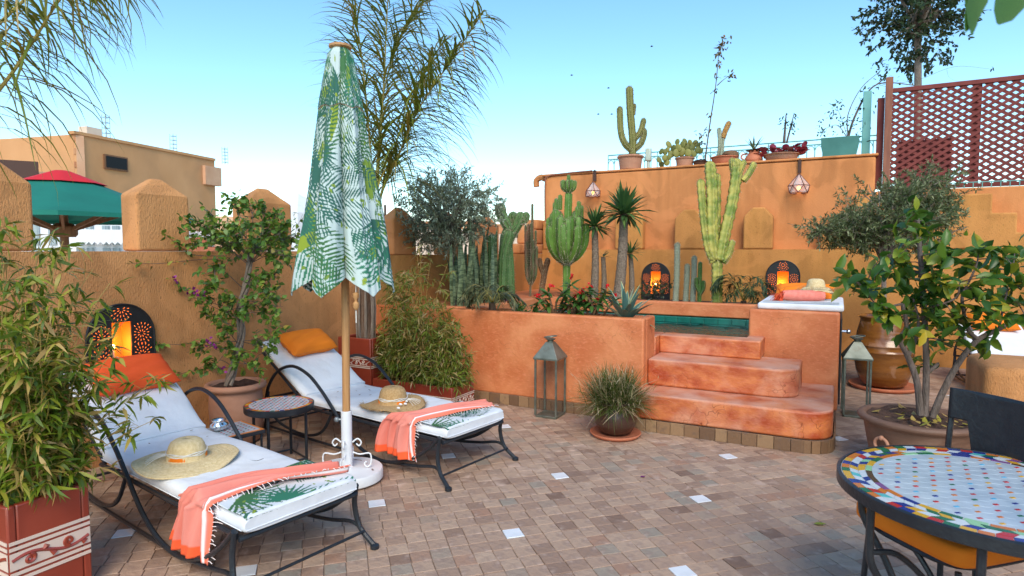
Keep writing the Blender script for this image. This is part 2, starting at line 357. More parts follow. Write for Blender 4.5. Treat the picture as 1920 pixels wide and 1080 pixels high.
mat('cactus_brown', (.14, .07, .035), .9, (.20, .11, .055), 14, 5, bump=.8)
mat('snake_plant', (.045, .08, .035), .55, (.17, .23, .11), 22, 3, .42, .6, (.4, .4, 2))
mat('pear_pad', (.14, .15, .025), .6, tint=[(0, (.11, .125, .022)), (1, (.25, .23, .05))], rand=True)
mat('pachy_trunk', (.14, .105, .075), .9, (.26, .20, .15), 45, 4, bump=1., bscale=45)
mat('water', (.004, .026, .018), .04, spec=.7, bump=.9, bscale=9, dist=.05)
# ================================================================ SETTING
rng = np.random.default_rng(7)
m = MB(); m.box(-600, 600, -600, 600, -6.2, -6.0); tag(m.build('ground', MT['ground_far'], smooth=False), kind='structure')

# ---- terrace floor and its tiles
m = MB(); m.box(-5.0, 5.6, -1.5, 10.6, -.6, -.007)
floor = m.build('terrace_floor', MT['grout'], smooth=False); floor['kind'] = 'structure'
TS = .108
U_ = np.array([1, 1, 0]) / math.sqrt(2); V_ = np.array([-1, 1, 0]) / math.sqrt(2)
white_px = [(708, 941), (963, 1004), (1066, 895), (1328, 940), (850, 855), (948, 796), (1132, 821), (1348, 853), (1285, 1076), (1576, 819), (242, 1000), (470, 1077), (1782, 741), (745, 812)]
white_uv = [((g := G(*p)) @ U_, g @ V_) for p in white_px]
def tile_mesh(k, white=False):
    r = random.Random(k); h = TS / 2 - r.uniform(.0007, .0022); b = .0022
    if white: h -= .001
    j = lambda a: a + r.uniform(-.0022, .0022)
    o = [(j(-h), j(-h)), (j(h), j(-h)), (j(h), j(h)), (j(-h), j(h))]
    tz = [r.uniform(-.0011, .0011) for _ in o]
    z = .0015 if white else 0
    V = [(x, y, -.012) for x, y in o] + [(x, y, -b + z + q) for (x, y), q in zip(o, tz)] + [(x * (1 - b / h), y * (1 - b / h), z + q) for (x, y), q in zip(o, tz)]
    F = [(8, 9, 10, 11)] + [(i, (i + 1) % 4, 4 + (i + 1) % 4, 4 + i) for i in range(4)] + [(4 + i, 4 + (i + 1) % 4, 8 + (i + 1) % 4, 8 + i) for i in range(4)]
    return V, F
VAR = 26
tile_data = [tile_mesh(k) for k in range(VAR)]
tm = []
for k in range(VAR):
    q = MB(local=True); q.add(tile_data[k][0], tile_data[k][1], tint=k / VAR)
    me = bpy.data.meshes.new('tile'); me.from_pydata([tuple(v) for v in q.v[0]], [], q.f)
    me.attributes.new('tint', 'FLOAT', 'POINT').data.foreach_set('value', np.full(12, k / VAR, np.float32)); me.materials.append(MT['floor_tile']); tm.append(me)
wq = tile_mesh(99, True); wme = bpy.data.meshes.new('white_tile'); wme.from_pydata(wq[0], [], wq[1]); wme.materials.append(MT['white_glaze'])
cells = []
for row in range(-80, 110):
    off = (hash((row // 5) * 37 % 11) % 7) * .012 + rng.uniform(-.006, .006)
    for cidx in range(-90, 160):
        u = cidx * TS + off; v = row * TS
        p = U_ * u + V_ * v
        if not (-4.85 < p[0] < 5.4 and -.5 < p[1] < 10.1): continue
        if -4.8 < p[0] < 0 and p[1] > 5.62: continue
        cells.append((u, v, p[0], p[1]))
ang0 = math.pi / 4
used_white = set()
for wu, wv in white_uv:
    i = min((i for i in range(len(cells)) if i not in used_white), key=lambda i: (cells[i][0] - wu) ** 2 + (cells[i][1] - wv) ** 2)
    used_white.add(i)
def shows(x, y):
    a, b, z = proj((x, y, 0))
    if z < .5 or not (170 < a < 1900 and 745 < b < 1080): return 0
    if (x - .52) ** 2 + (y - 2.71) ** 2 < .25: return 0
    if a > 1590 and b > 850: return 0
    if x < -2.3 and y < 2.75: return 0
    if x < -2.3 and 3.2 < y < 4.3: return 0
    if -1.62 < x < 0 and y > 5.28: return 0
    return 1 / z
order = sorted((i for i in range(len(cells)) if i not in used_white), key=lambda i: -shows(cells[i][2], cells[i][3]))
single = set(i for i in order[:286])
rest = MB()
for i, (u, v, x, y) in enumerate(cells):
    rz = ang0 + rng.normal(0, .012); dz = rng.normal(0, .0006)
    if i in used_white:
        g = min(white_uv, key=lambda w: (w[0] - u) ** 2 + (w[1] - v) ** 2)
        place('white_tile', wme, floor, Matrix.Translation((x, y, 0)) @ Matrix.Rotation(ang0, 4, 'Z'))
    elif i in single:
        place('tile', tm[rng.integers(VAR)], floor, Matrix.Translation((x, y, dz)) @ Matrix.Rotation(rz + math.pi / 2 * rng.integers(4), 4, 'Z'))
    else:
        V, F = tile_data[rng.integers(VAR)]; V = np.array(V); c, s = math.cos(rz), math.sin(rz)
        rest.add(np.c_[x + V[:, 0] * c - V[:, 1] * s, y + V[:, 0] * s + V[:, 1] * c, V[:, 2] + dz], F, tint=rng.random())
rest.build('floor_tiles', MT['floor_tile'], floor, smooth=False, kind='stuff')

# ---- niche lamp: a pierced black arched plate over a lit recess (built in local x = along the wall, y = out of the wall (towards -y), z up)
def arch(hw, z0, z1, n=18):
    zc = z1 - hw
    return [(-hw, z0), (hw, z0)] + [(hw * math.cos(a), zc + hw * math.sin(a)) for a in np.linspace(0, math.pi, n)]
def niche_lamp(label, loc, rz, hw, hgt, wx0, wx1, wz0, wz1, depth):
    t = thing('niche_lamp', label, 'wall lamp', loc, rz, 'pierced lamps set in the walls')
    # plate with a rectangular window: outline strip built as left, right, bottom and top pieces
    zc = hgt - hw
    def top(x): return zc + math.sqrt(max(hw * hw - x * x, 0))
    q = MB(local=True)
    y0, y1 = -.018, -.004
    def strip(xa, xb, lo_, n=10):
        xs = np.linspace(xa, xb, n); poly = [(xa, lo_), (xb, lo_)] + [(x, top(x)) for x in xs[::-1]]
        q.prism(poly, y0, y1, axis='y')
    strip(-hw, wx0, 0, 14); strip(wx1, hw, 0, 14); strip(wx0, wx1, wz1, 8); q.prism([(wx0, 0), (wx1, 0), (wx1, wz0), (wx0, wz0)], y0, y1, axis='y')
    plate = q.build('plate', MT['plate_black'], t, smooth=False)
    q = MB(local=True)                      # raised rim
    xs = [(-hw, 0, 0)] + [(hw * math.cos(a), 0, zc + hw * math.sin(a)) for a in np.linspace(math.pi, 0, 24)] + [(hw, 0, 0)]
    q.tube([(x, -.018, z) for x, _, z in xs], .008, 6); q.build('rim', MT['plate_black'], plate)
    q = MB(local=True)                      # pierced drops
    def drop(cx, cz, a, L, w):
        if abs(cx) > hw - .025 or cz > top(cx) - .025 or cz < .02: return
        if wx0 - .012 < cx < wx1 + .012 and wz0 - .012 < cz < wz1 + .012: return
        d = np.array([math.cos(a), math.sin(a)]); n_ = np.array([-d[1], d[0]]); c = np.array([cx, cz])
        P = [c - d * L / 2, c + d * L * .1 - n_ * w * .8, c + d * L * .42 - n_ * w * .7, c + d * L / 2, c + d * L * .42 + n_ * w * .7, c + d * L * .1 + n_ * w * .8]
        q.add([(p[0], y0 - .0015, p[1]) for p in P], [(0, 1, 2, 3, 4, 5)])
    mx = (wx0 + wx1) / 2
    for cx, cz in ((mx, wz1 + .095), (wx0 - .075, (wz0 + wz1) / 2 + .06), (wx1 + .075, (wz0 + wz1) / 2 + .06), (wx0 - .075, (wz0 + wz1) / 2 - .1), (wx1 + .075, (wz0 + wz1) / 2 - .1)):
        for rr, nn in ((.022, 8), (.05, 14), (.078, 18)):
            for k in range(nn):
                a = 2 * math.pi * k / nn + rr * 20; px, pz = cx + rr * math.cos(a), cz + rr * math.sin(a)
                if abs(px - cx) < .072: drop(px, pz, a, .019, .0036)
    q.build('pierced_pattern', MT['glow_dim'], plate, smooth=False, kind='stuff')
    q = MB(local=True)                      # lit recess behind the window
    a, b, c, d = wx0 - .012, wx1 + .012, wz0 - .012, wz1 + .012
    V = [(a, 0.002, c), (b, 0.002, c), (b, 0.002, d), (a, 0.002, d), (a, depth - .004, c), (b, depth - .004, c), (b, depth - .004, d), (a, depth - .004, d)]
    q.add(V, [(0, 4, 5, 1), (1, 5, 6, 2), (2, 6, 7, 3), (3, 7, 4, 0), (4, 7, 6, 5)]); q.build('recess', MT['amber_wall'], t, smooth=False)
    q = MB(local=True); bc = (wx0 + (wx1 - wx0) * .3, depth * .45, wz0 + (wz1 - wz0) * .42)
    q.ball(bc, .017, 12, 8, sq=(1.25, 1, .85)); q.build('bulb', MT['bulb'], t)
    q = MB(local=True); q.lathe([(.012, wz0 - .012), (.012, bc[2] - .014)], (bc[0], bc[1], 0), 8); q.build('candle', MT['cord'], t)
    l = bpy.data.lights.new('niche_light', 'POINT'); l.energy = .3; l.color = (1, .5, .10); l.shadow_soft_size = .02
    lo = bpy.data.objects.new('niche_light', l); link(lo); lo.parent = t; lo.location = (bc[0], bc[1] - .022, bc[2] + .03)
    return t
mat('glow_dim', (.8, .2, .03), .7, emit=(1., .16, .02), estr=.75)

def wall_with_holes(mb, x0, x1, z0, z1, yf, yb, holes, axis='y'):
    """front at yf, back at yb; rectangular holes (a,b,c,d) with recess depth"""
    def B(a, b, c, d, f0, f1):
        if b - a < 1e-6 or d - c < 1e-6: return
        if axis == 'y': mb.box(a, b, min(f0, f1), max(f0, f1), c, d)
        else: mb.box(min(f0, f1), max(f0, f1), a, b, c, d)
    cur = x0
    for a, b, c, d, dep in sorted(holes):
        B(cur, a, z0, z1, yf, yb); B(a, b, z0, c, yf, yb); B(a, b, d, z1, yf, yb)
        B(a, b, c, d, yf + dep * (1 if yb > yf else -1), yb); cur = b
    B(cur, x1, z0, z1, yf, yb)

# ---- left parapet
XW = -4.8
pw = thing('parapet_wall', 'rough ochre parapet wall with peaked merlons behind the two loungers', 'wall', (XW - .15, 5, 0))
m = MB(); wall_with_holes(m, -.6, 5.6, -3, 1.595, XW, XW - .28, [(2.60, 2.80, .72, 1.075, .14)], axis='x')
m.build('wall', MT['plaster_ochre'], pw, smooth=False)
m = MB(); m.box(XW - .279, XW - .001, 5.6, 10.38, -3, 1.545); m.build('wall', MT['plaster_yellow'], pw, smooth=False)
def merlon(y0, y1, zs, sh, cap, mt, x0=XW - .22, x1=XW, par=None):
    q = MB(); h = sh; e = .004
    a, b, c, d = x0, x1 - e, y0, y1
    i = .30; ym = (c + d) / 2; xm = (a + b) / 2; hw = (d - c) / 2 * .20; hx = (b - a) / 2 * .20
    V = [(a, c, zs), (b, c, zs), (b, d, zs), (a, d, zs), (a, c, h), (b, c, h), (b, d, h), (a, d, h),
         (xm - hx, ym - hw, cap), (xm + hx, ym - hw, cap), (xm + hx, ym + hw, cap), (xm - hx, ym + hw, cap)]
    F = [(3, 2, 1, 0), (8, 9, 10, 11)] + [(k, (k + 1) % 4, 4 + (k + 1) % 4, 4 + k) for k in range(4)] + [(4 + k, 4 + (k + 1) % 4, 8 + (k + 1) % 4, 8 + k) for k in range(4)]
    q.add(V, F); return q.build('merlon', MT[mt], par or pw, bev=.03, seg=4, smooth=False)
for y0, y1, sh, cap in ((.75, 1.15, 2.03, 2.2), (1.72, 2.16, 2.05, 2.215), (2.85, 3.29, 2.045, 2.18), (3.86, 4.38, 2.05, 2.195), (4.93, 5.4, 2.05, 2.19)): merlon(y0, y1, 1.597, sh, cap, 'plaster_ochre')
for y0, y1 in ((5.95, 6.42), (7.08, 7.5), (8.17, 8.6)): merlon(y0, y1, 1.547, 1.985, 2.14, 'plaster_orange')
m = MB(); m.box(XW - .24, XW - .003, 9.3, 10.36, 1.547, 1.72); m.box(XW - .243, XW - .006, 9.65, 10.37, 1.722, 1.98); m.box(XW - .24, XW - .003, 10.0, 10.375, 1.982, 2.16)
m.build('merlon', MT['plaster_orange'], pw, bev=.03, smooth='all')
niche_lamp('lit arched black pierced lamp in the ochre wall behind the red pillow', (XW, 2.69, .52), R_(90), .25, .675, -.07, .075, .215, .54, .14)

# ---- tall back building and its relief wall
YB, YR = 10.4, 10.2
tb = thing('terrace_building', 'tall smooth orange wall carrying a row of potted cacti', 'building', (-2.2, 12.5, 0))
m = MB(); m.box(-4.86, .44, YB, 15.5, -3, 2.97); m.build('wall', MT['plaster_orange'], tb, smooth=False, bev=.03)
m = MB(); m.box(-4.90, .47, YB - .02, YB + .35, 2.972, 3.01); m.build('coping', MT['plaster_orange'], tb, bev=.015)
m = MB(); m.tube(smooth_path([(-5.06, YB + .1, 2.80), (-5.06, YB + .1, 2.92), (-4.96, YB + .1, 2.97), (-4.88, YB + .1, 2.94)], 10), .06, 8); m.build('corbel', MT['plaster_orange'], tb)
m = MB(); m.tube(smooth_path([(-4.82, YB - .03, 2.1), (-4.82, YB - .03, 2.85), (-4.75, YB - .03, 2.97), (-4.4, YB - .03, 3.0), (-3.9, YB - .03, 3.015)], 24), .014, 6); m.build('cable', MT['post_brown'], tb)
rb = thing('side_building', 'lower orange wall under the red lattice', 'building', (3, 12.5, 0))
m = MB(); m.box(.442, 7, YB + .001, 15.5, -3, 2.46); m.build('wall', MT['plaster_orange'], rb, smooth=False, bev=.02)
m = MB(); m.box(5.0, 5.3, -1.5, 10.2, -.5, 2.2); tag(m.build('boundary_wall', MT['plaster_ochre'], smooth=False, bev=.02), 'plain ochre wall closing the terrace on the right', 'wall')

rw = thing('crenellated_wall', 'golden crenellated wall relief behind the pool with two lit niches', 'wall', (-1.5, YR, 0))
m = MB(); HOL = [(-2.79, -2.60, .86, 1.27, .14), (-.835, -.645, .90, 1.30, .14)]
wall_with_holes(m, -4.795, 5.0, -.5, 1.62, YR, YB - .003, HOL); m.build('wall', MT['plaster_yellow'], rw, smooth=False)
def rmerlon(x0, x1, sh, cap):
    q = MB(); a = (x1 - x0) * .30
    q.prism([(x0, 1.622), (x1, 1.622), (x1, sh), (x1 - a, cap), (x0 + a, cap), (x0, sh)], YR + .002, YB - .006, axis='y')
    q.build('merlon', MT['plaster_yellow'], rw, bev=.03, seg=4, smooth=False)
for x0, x1 in ((-3.42, -2.93), (-2.40, -1.93), (-1.33, -.90)): rmerlon(x0, x1, 2.13, 2.27)
q = MB(); q.prism([(-4.79, 1.622), (-4.1, 1.622), (-4.1, 1.9), (-4.3, 1.9), (-4.3, 2.12), (-4.79, 2.12)], YR + .002, YB - .006, axis='y'); q.build('merlon', MT['plaster_yellow'], rw, bev=.02)
st = [(-.24, 1.622), (2.32, 1.622), (2.32, 1.84), (2.05, 1.84), (2.05, 2.10), (1.78, 2.10), (1.78, 2.36), (.2, 2.36), (.2, 2.0), (-.24, 2.0)]
q = MB(); q.prism(st, YR + .002, YB - .006, axis='y'); q.build('stepped_merlon', MT['plaster_yellow'], rw, bev=.02)
niche_lamp('lit arched black pierced lamp behind the pool beside the slim silver cacti', (-2.69, YR, .78), 0, .235, .62, -.085, .08, .10, .475, .14)
niche_lamp('lit arched black pierced lamp above the white pad with the rolled towel', (-.74, YR, .82), 0, .235, .63, -.08, .08, .10, .465, .14)

# ---- pool surround, steps and beds
ps = thing('plunge_pool', 'raised orange plunge pool with rounded steps and planting beds', 'pool', (-2.4, 6.5, 0))
YF = 5.55; TOP = .97; XL, XP = -4.795, -1.57
m = MB(); m.box(XL, XP, YF, YF + .10, .1, TOP); m.box(XP - .09, XP - .001, YF + .101, YF + .40, .1, TOP - .002)
m.build('trough_front', MT['tadelakt'], ps, bev=.018, seg=3)
m = MB(); m.box(XL + .001, XP - .091, YF + .26, YF + .36, .1, TOP - .004); m.build('trough_back', MT['tadelakt'], ps, bev=.015)
m = MB(); m.box(XL + .002, XP - .092, YF + .1, YF + .26, .1, TOP - .08); m.build('soil', MT['soil'], ps, smooth=False)
m = MB(); m.box(-3.68, -3.56, YF + .362, 7.7, .1, TOP - .006); m.box(-3.56, .03, 7.7, 7.85, .79, TOP - .01); m.build('pool_rim', MT['tadelakt'], ps, bev=.015)
m = MB(); m.box(-3.55, .02, 7.66, 7.70, .1, .785); m.box(-3.562, -3.556, 5.92, 7.66, .1, .785); m.build('pool_lining', MT['teal_tile'], ps, smooth=False)
m = MB(); m.box(XL + .003, -3.69, YF + .37, 10.19, .1, TOP - .06); m.build('bed', MT['tadelakt'], ps, smooth=False)
m = MB(); m.box(-3.685, .03, 7.855, 10.19, .1, .79); m.build('bed', MT['soil'], ps, smooth=False)
# teal tiles in the far pool edge, one by one
me = None
for k in range(22):
    x = -3.5 + k * .16
    if x > -.74: break
    q = MB(); q.box(x + .003, x + .155, 7.645, 7.665, .712, .782)
    q.build('teal_tile', MT['teal_tile'], ps, smooth=False, bev=.004)
    q = MB(); q.box(x + .003, x + .155, 7.645, 7.665, .636, .706); q.build('teal_tile', MT['teal_tile'], ps, smooth=False, bev=.004)
# block that carries the pad
m = MB(); m.box(-.775, .03, 6.5, 7.69, .08, 1.02); m.build('block', MT['tadelakt'], ps, bev=.022, seg=3)
m = MB(); m.box(.034, .05, 6.62, 7.6, .12, .95); d_ = m.build('door', MT['iron'], ps, bev=.004)
m = MB(); m.tube([(.05, 6.72, .82), (.10, 6.72, .82)], .012, 8); m.ball((.105, 6.72, .82), .022); m.build('knob', MT['silver'], d_)
# steps with rounded outer corner
def step(x0, x1, y0, y1, z0, z1, r, mt, name='step'):
    pts = [(x0, y0)] + [(x1 - r + r * math.sin(a), y0 + r - r * math.cos(a)) for a in np.linspace(0, math.pi / 2, 12)] + [(x1, y1), (x0, y1)]
    q = MB(); q.prism(pts, z0, z1); return q.build(name, MT[mt], ps, bev=.02, seg=3, smooth=True)
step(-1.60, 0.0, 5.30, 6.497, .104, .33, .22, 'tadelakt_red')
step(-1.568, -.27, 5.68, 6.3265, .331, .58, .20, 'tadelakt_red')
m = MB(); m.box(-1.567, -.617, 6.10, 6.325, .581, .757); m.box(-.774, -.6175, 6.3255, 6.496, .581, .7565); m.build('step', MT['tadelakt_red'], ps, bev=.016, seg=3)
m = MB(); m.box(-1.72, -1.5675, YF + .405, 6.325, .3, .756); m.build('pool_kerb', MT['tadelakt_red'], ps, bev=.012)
m = MB(); m.box(-1.566, -.776, 6.327, 6.345, .40, .745); m.build('pool_wall', MT['teal_tile'], ps, smooth=False)
# skirting tiles
m = MB(); m.box(XL, XP - .03, YF - .008, YF + .01, 0, .105)
m.prism([(-1.59, 5.31)] + [(-.212 + .202 * math.sin(a), 5.512 - .202 * math.cos(a)) for a in np.linspace(0, math.pi / 2, 12)] + [(-.01, 6.4), (-1.59, 6.4)], 0, .10); m.build('skirting_bed', MT['grout'], ps, smooth=False)
def skirt(p, d, w, h):
    d = np.array([*d, 0.]); n = np.array([d[1], -d[0], 0]); q = MB()
    c = np.array([*p, h / 2]) + d * w / 2 + n * rng.uniform(.0, .003)
    q.obox(c, d, n, (0, 0, 1), w / 2 - .002, .008, h / 2, tint=rng.random()); q.build('skirting_tile', MT['skirting_tile'], ps, smooth=False, bev=.003)
x = -4.3
while x < -1.72: w = .118 + rng.uniform(-.01, .014); skirt((x, YF - .012), (1, 0), w, .105 + rng.uniform(0, .006)); x += w
x = -1.6
while x < -.23: w = min(.112 + rng.uniform(-.022, .02), -.215 - x + .02); skirt((x, 5.292), (1, 0), w, .102 + rng.uniform(0, .006)); x += w
for a in np.linspace(0, math.pi / 2, 6)[:-1]:
    a2 = a + math.pi / 10; r = .232; p = np.array([-.22 + r * math.sin(a), 5.52 - r * math.cos(a)]); p2 = np.array([-.22 + r * math.sin(a2), 5.52 - r * math.cos(a2)])
    skirt(p, (p2 - p) / np.linalg.norm(p2 - p), np.linalg.norm(p2 - p), .104)
y = 5.53
while y < 6.4: skirt((.012, y), (0, 1), .11, .104); y += .112
m = MB(); n1, n2 = 60, 40
gx, gy = np.meshgrid(np.linspace(-3.555, -.776, n1), np.linspace(6.346, 7.66, n2), indexing='ij')
gz = .70 + .004 * np.sin(gx * 17 + gy * 5) + .004 * np.sin(gy * 23 - gx * 9) + .003 * np.sin(gx * 31 + 2)
m.grid(np.stack([gx, gy, gz], -1).transpose(1, 0, 2)); m.add([(-3.555, 5.92, .70), (-1.575, 5.92, .70), (-1.575, 6.3455, .70), (-3.555, 6.3455, .70)], [(0, 1, 2, 3)]); tag(m.build('water', MT['water'], smooth='all'), kind='structure')

# ---- low rounded wall stub on the right
m = MB(); m.prism([(.97, 5.56), (4.9, 5.56), (4.9, 6.35), (.97, 6.35)], 0, .75)
tag(m.build('low_wall', MT['plaster_ochre'], bev=.07, seg=4, smooth='all'), 'low brown plastered wall end with rounded top behind the black chair', 'wall')

# ================================================================ BEYOND THE TERRACE
def P2(x, z): d = ray(x, 470); return (d / np.linalg.norm(d[:2]) * 0 + d * z)[:2]      # plan position at depth z under pixel column x
def wallbox(mb, a, b, th, z0, z1):
    a, b = np.array([*a, 0.]), np.array([*b, 0.]); d = b - a; L = np.linalg.norm(d); d = d / L; n = np.array([d[1], -d[0], 0])
    if n @ np.array([a[0], a[1], 0]) > 0: n = -n
    mb.obox((a + b) / 2 - n * th / 2 + np.array([0, 0, (z0 + z1) / 2]), d, n, (0, 0, 1), L / 2, th / 2, (z1 - z0) / 2); return d, n, L
A0, A1, A2, A3 = P2(151, 22), P2(407, 28.5), P2(118, 23.2), P2(10, 28)
ab = thing('apartment_house', 'big tan plastered house with blank facade and rebar on its roof', 'building', (*(A0 + A1) / 2, -6))
m = MB(); d, n, L = wallbox(m, A0, A1, 5, -6, 5.72); m.build('wall', MT['render_far'], ab, smooth=False)
m = MB(); wallbox(m, A0 - d[:2] * .1 + n[:2] * .06, A1 + n[:2] * .06, .3, 5.722, 5.83); m.build('parapet', MT['render_far'], ab, smooth=False)
def fwin(t, z, w, h, par=ab, base=A0, dd=d, nn=n, mt='dark_glass'):
    c = np.array([*(base + dd[:2] * t), z]); q = MB(); q.obox(c + nn * .02, dd, nn, (0, 0, 1), w / 2 + .06, .05, h / 2 + .06); f_ = q.build('window', MT['brown_wood'], par, smooth=False)
    q = MB(); q.obox(c + nn * .06, dd, nn, (0, 0, 1), w / 2, .03, h / 2); q.build('pane', MT[mt], f_, smooth=False)
fwin(1.55, 4.92, .88, .42); fwin(8.9, 3.45, .32, .28); fwin(9.9, 3.30, .34, .32)
q = MB(); c = np.array([*(A0 + d[:2] * 1.0), 0]) - n * .5; q.obox(c + np.array([0, 0, 6.0]), d, n, (0, 0, 1), .3, .2, .16); q.build('roof_box', MT['cream'], ab, smooth=False)
q = MB(); c = np.array([*A1, 0]) - d * .25; q.obox(c + np.array([0, 0, 5.0]) + n * .05, d, n, (0, 0, 1), .5, .1, .42); q.build('canvas_screen', MT['pinkish'], ab, smooth=False)
for t, h in ((1.75, 1.0), (5.0, .85), (8.15, .8)):
    q = MB(); c = np.array([*(A0 + d[:2] * t), 5.8]) - n * .6
    for i in (-1, 1):
        for j in (-1, 1): q.tube([c + d * .09 * i + n * .09 * j, c + d * .09 * i + n * .09 * j + np.array([0, 0, h])], .012, 4)
    for k in range(5): z_ = np.array([0, 0, h * (k + .5) / 5]); q.tube([c + d * .09 + n * .09 + z_, c - d * .09 + n * .09 + z_, c - d * .09 - n * .09 + z_, c + d * .09 - n * .09 + z_, c + d * .09 + n * .09 + z_], .009, 4)
    q.build('rebar', MT['steel'], ab, smooth=False)
# brick return face
m = MB(); d2, n2_, L2 = wallbox(m, A2, A0 - d[:2] * .002, .25, -6, 5.70); bw = m.build('brick_wall', MT['pinkish'], ab, smooth=False)
bm_ = None; row = 0; z_ = 2.2
while z_ < 5.62:
    t = -.3 * (row % 2)
    while t < L2:
        a, b = max(t, 0), min(t + .52, L2)
        if b - a > .08:
            q = MB(); q.obox(np.array([*(A2 + d2[:2] * (a + b) / 2), z_ + .11]) + n2_ * .02, d2, n2_, (0, 0, 1), (b - a) / 2 - .015, .03, .105, tint=rng.random()); q.build('brick', MT['brick_far'], bw, smooth=False)
        t += .54
    z_ += .235; row += 1
# left wing with overhanging eave
lw = thing('roof_wing', 'orange rooftop wing with deep eave left of the brick corner', 'building', (*(A2 + A3) / 2, -6))
m = MB(); d3, n3, L3 = wallbox(m, A2, A3, 4, -6, 5.1); m.build('wall', MT['plaster_orange'], lw, smooth=False)
m = MB(); wallbox(m, A2 + d3[:2] * .55 + n3[:2] * .5, A3 + n3[:2] * .5, 3, 5.102, 5.62); m.build('eave', MT['pinkish'], lw, smooth=False)
fwin(.95, 4.55, .75, .62, lw, A2, d3, n3); fwin(.18, 4.4, .28, .75, lw, A2, d3, n3); fwin(2.2, 4.5, .55, .5, lw, A2, d3, n3, 'pinkish')
q = MB(); B0, B1 = P2(2, 19), P2(78, 19.5); wallbox(q, B0, B1, .15, 3.45, 4.4); tag(q.build('screen_panel', MT['dark_brown'], smooth=False), 'dark brown railing panel on the far roof', 'railing')
q = MB(); B0, B1 = P2(-10, 19.6), P2(119, 20.2); wallbox(q, B0, B1, .3, -6, 3.4); wb = q.build('brick_parapet', MT['pinkish'], smooth=False); tag(wb, 'rough red brick parapet below the brown panel', 'wall')
q = MB(); d4, n4, L4 = wallbox(q, P2(78, 19.9), P2(119, 20.3), .3, 3.402, 4.15); q.build('wall', MT['pinkish'], wb, smooth=False)
for r_ in range(6):
    for k in range(3):
        c = np.array([*(P2(78, 19.9) + d4[:2] * (.12 + k * .24 + .1 * (r_ % 2))), 3.46 + r_ * .115]) + n4 * .02
        q = MB(); q.obox(c, d4, n4, (0, 0, 1), .11, .02, .05, tint=rng.random()); q.build('brick', MT['brick_far'], wb, smooth=False)

# neighbour roof terraces (stand under the parasol and the glazed room)
m = MB(); m.box(-17, -5.12, -2, 20, -6, .25); tag(m.build('neighbour_roof', MT['cream'], smooth=False), kind='structure')
gh = thing('glazed_room', 'white framed glazed room behind the green parasol', 'building', (*P2(150, 12.5), .25))
a, b = P2(40, 12.2), P2(262, 13.0); m = MB(); d, n, L = wallbox(m, a - n[:2] * 0, b, 2.5, .26, 2.28); m.build('wall', MT['white_paint'], gh, smooth=False)
for k in range(8):
    t = .18 + k * (L - .2) / 8 + (.05 if k % 2 else 0); w = (L - .2) / 8 - .10
    for z0, z1 in ((.4, 1.62), (1.70, 2.10)):
        pass
    f_ = None
    for z0, z1 in ((1.28, 1.66), (1.72, 2.12)):
        c = np.array([*(a + d[:2] * (t + w / 2)), (z0 + z1) / 2]); q = MB(); q.obox(c + n * .012, d, n, (0, 0, 1), w / 2, .02, (z1 - z0) / 2 ); q.build('pane', MT['curtain_glass'], gh, smooth=False)
m = MB(); 
for k in range(12):
    c = np.array([*(a + d[:2] * (L - 1.1 + k * .1)), 1.78]) + n * .25; m.add([c - d * .05 + np.array([0, 0, .25]), c + d * .05 + np.array([0, 0, .25]), c + d * .05, c + np.array([0, 0, -.06]), c - d * .05], [(0, 1, 2, 3, 4)])
m.build('scalloped_awning', MT['white_paint'], gh, smooth=False)
# green parasol
pc = P2(122, 9.0); gp = thing('market_parasol', 'open green parasol with red top beyond the parapet', 'parasol', (*pc, .25))
def pyr(mb, c, prof, n=8, sag=.03):
    """eight-sided canopy, profile (r,z) rings"""
    V = []; k = n * 6
    for r, z in prof:
        for j in range(k):
            a = 2 * math.pi * j / k + .3; s_ = 2 * math.pi / n; ph = ((a - .3) % s_) / s_; rr = r * math.cos(s_ / 2) / math.cos((ph - .5) * s_)
            V.append((c[0] + rr * math.cos(a), c[1] + rr * math.sin(a), z))
    mb.add(V, [(i * k + j, i * k + (j + 1) % k, (i + 1) * k + (j + 1) % k, (i + 1) * k + j) for i in range(len(prof) - 1) for j in range(k)])
m = MB(); pyr(m, pc, [(.42, 2.60), (1.0, 2.36), (1.72, 2.10), (1.73, 2.04)]); m.build('canopy', MT['parasol_green'], gp, smooth=True)
m = MB(); pyr(m, pc, [(.02, 2.77), (.1, 2.76), (.25, 2.70), (.56, 2.575)]); m.build('top_cap', MT['parasol_red'], gp, smooth=True)
m = MB(); m.tube([(*pc, .25), (*pc, 2.7)], .055, 10); m.build('pole', MT['brown_wood'], gp)
m = MB(); m.lathe([(.14, 1.80), (.17, 1.84), (.17, 1.95), (.10, 2.0)], (*pc, 0), 10); m.build('hub', MT['brown_wood'], gp)
for k in range(8):
    a = k * math.pi / 4 + .3; m = MB(); e = np.array([math.cos(a), math.sin(a), 0]); p = np.array([*pc, 0]); m.bar(p + e * .1 + [0, 0, 1.9], p + e * 1.05 + [0, 0, 2.27], .035, .05); m.bar(p + e * .3 + [0, 0, 2.58], p + e * 1.64 + [0, 0, 2.06], .03, .04); m.build('rib', MT['brown_wood'], gp, smooth=False)
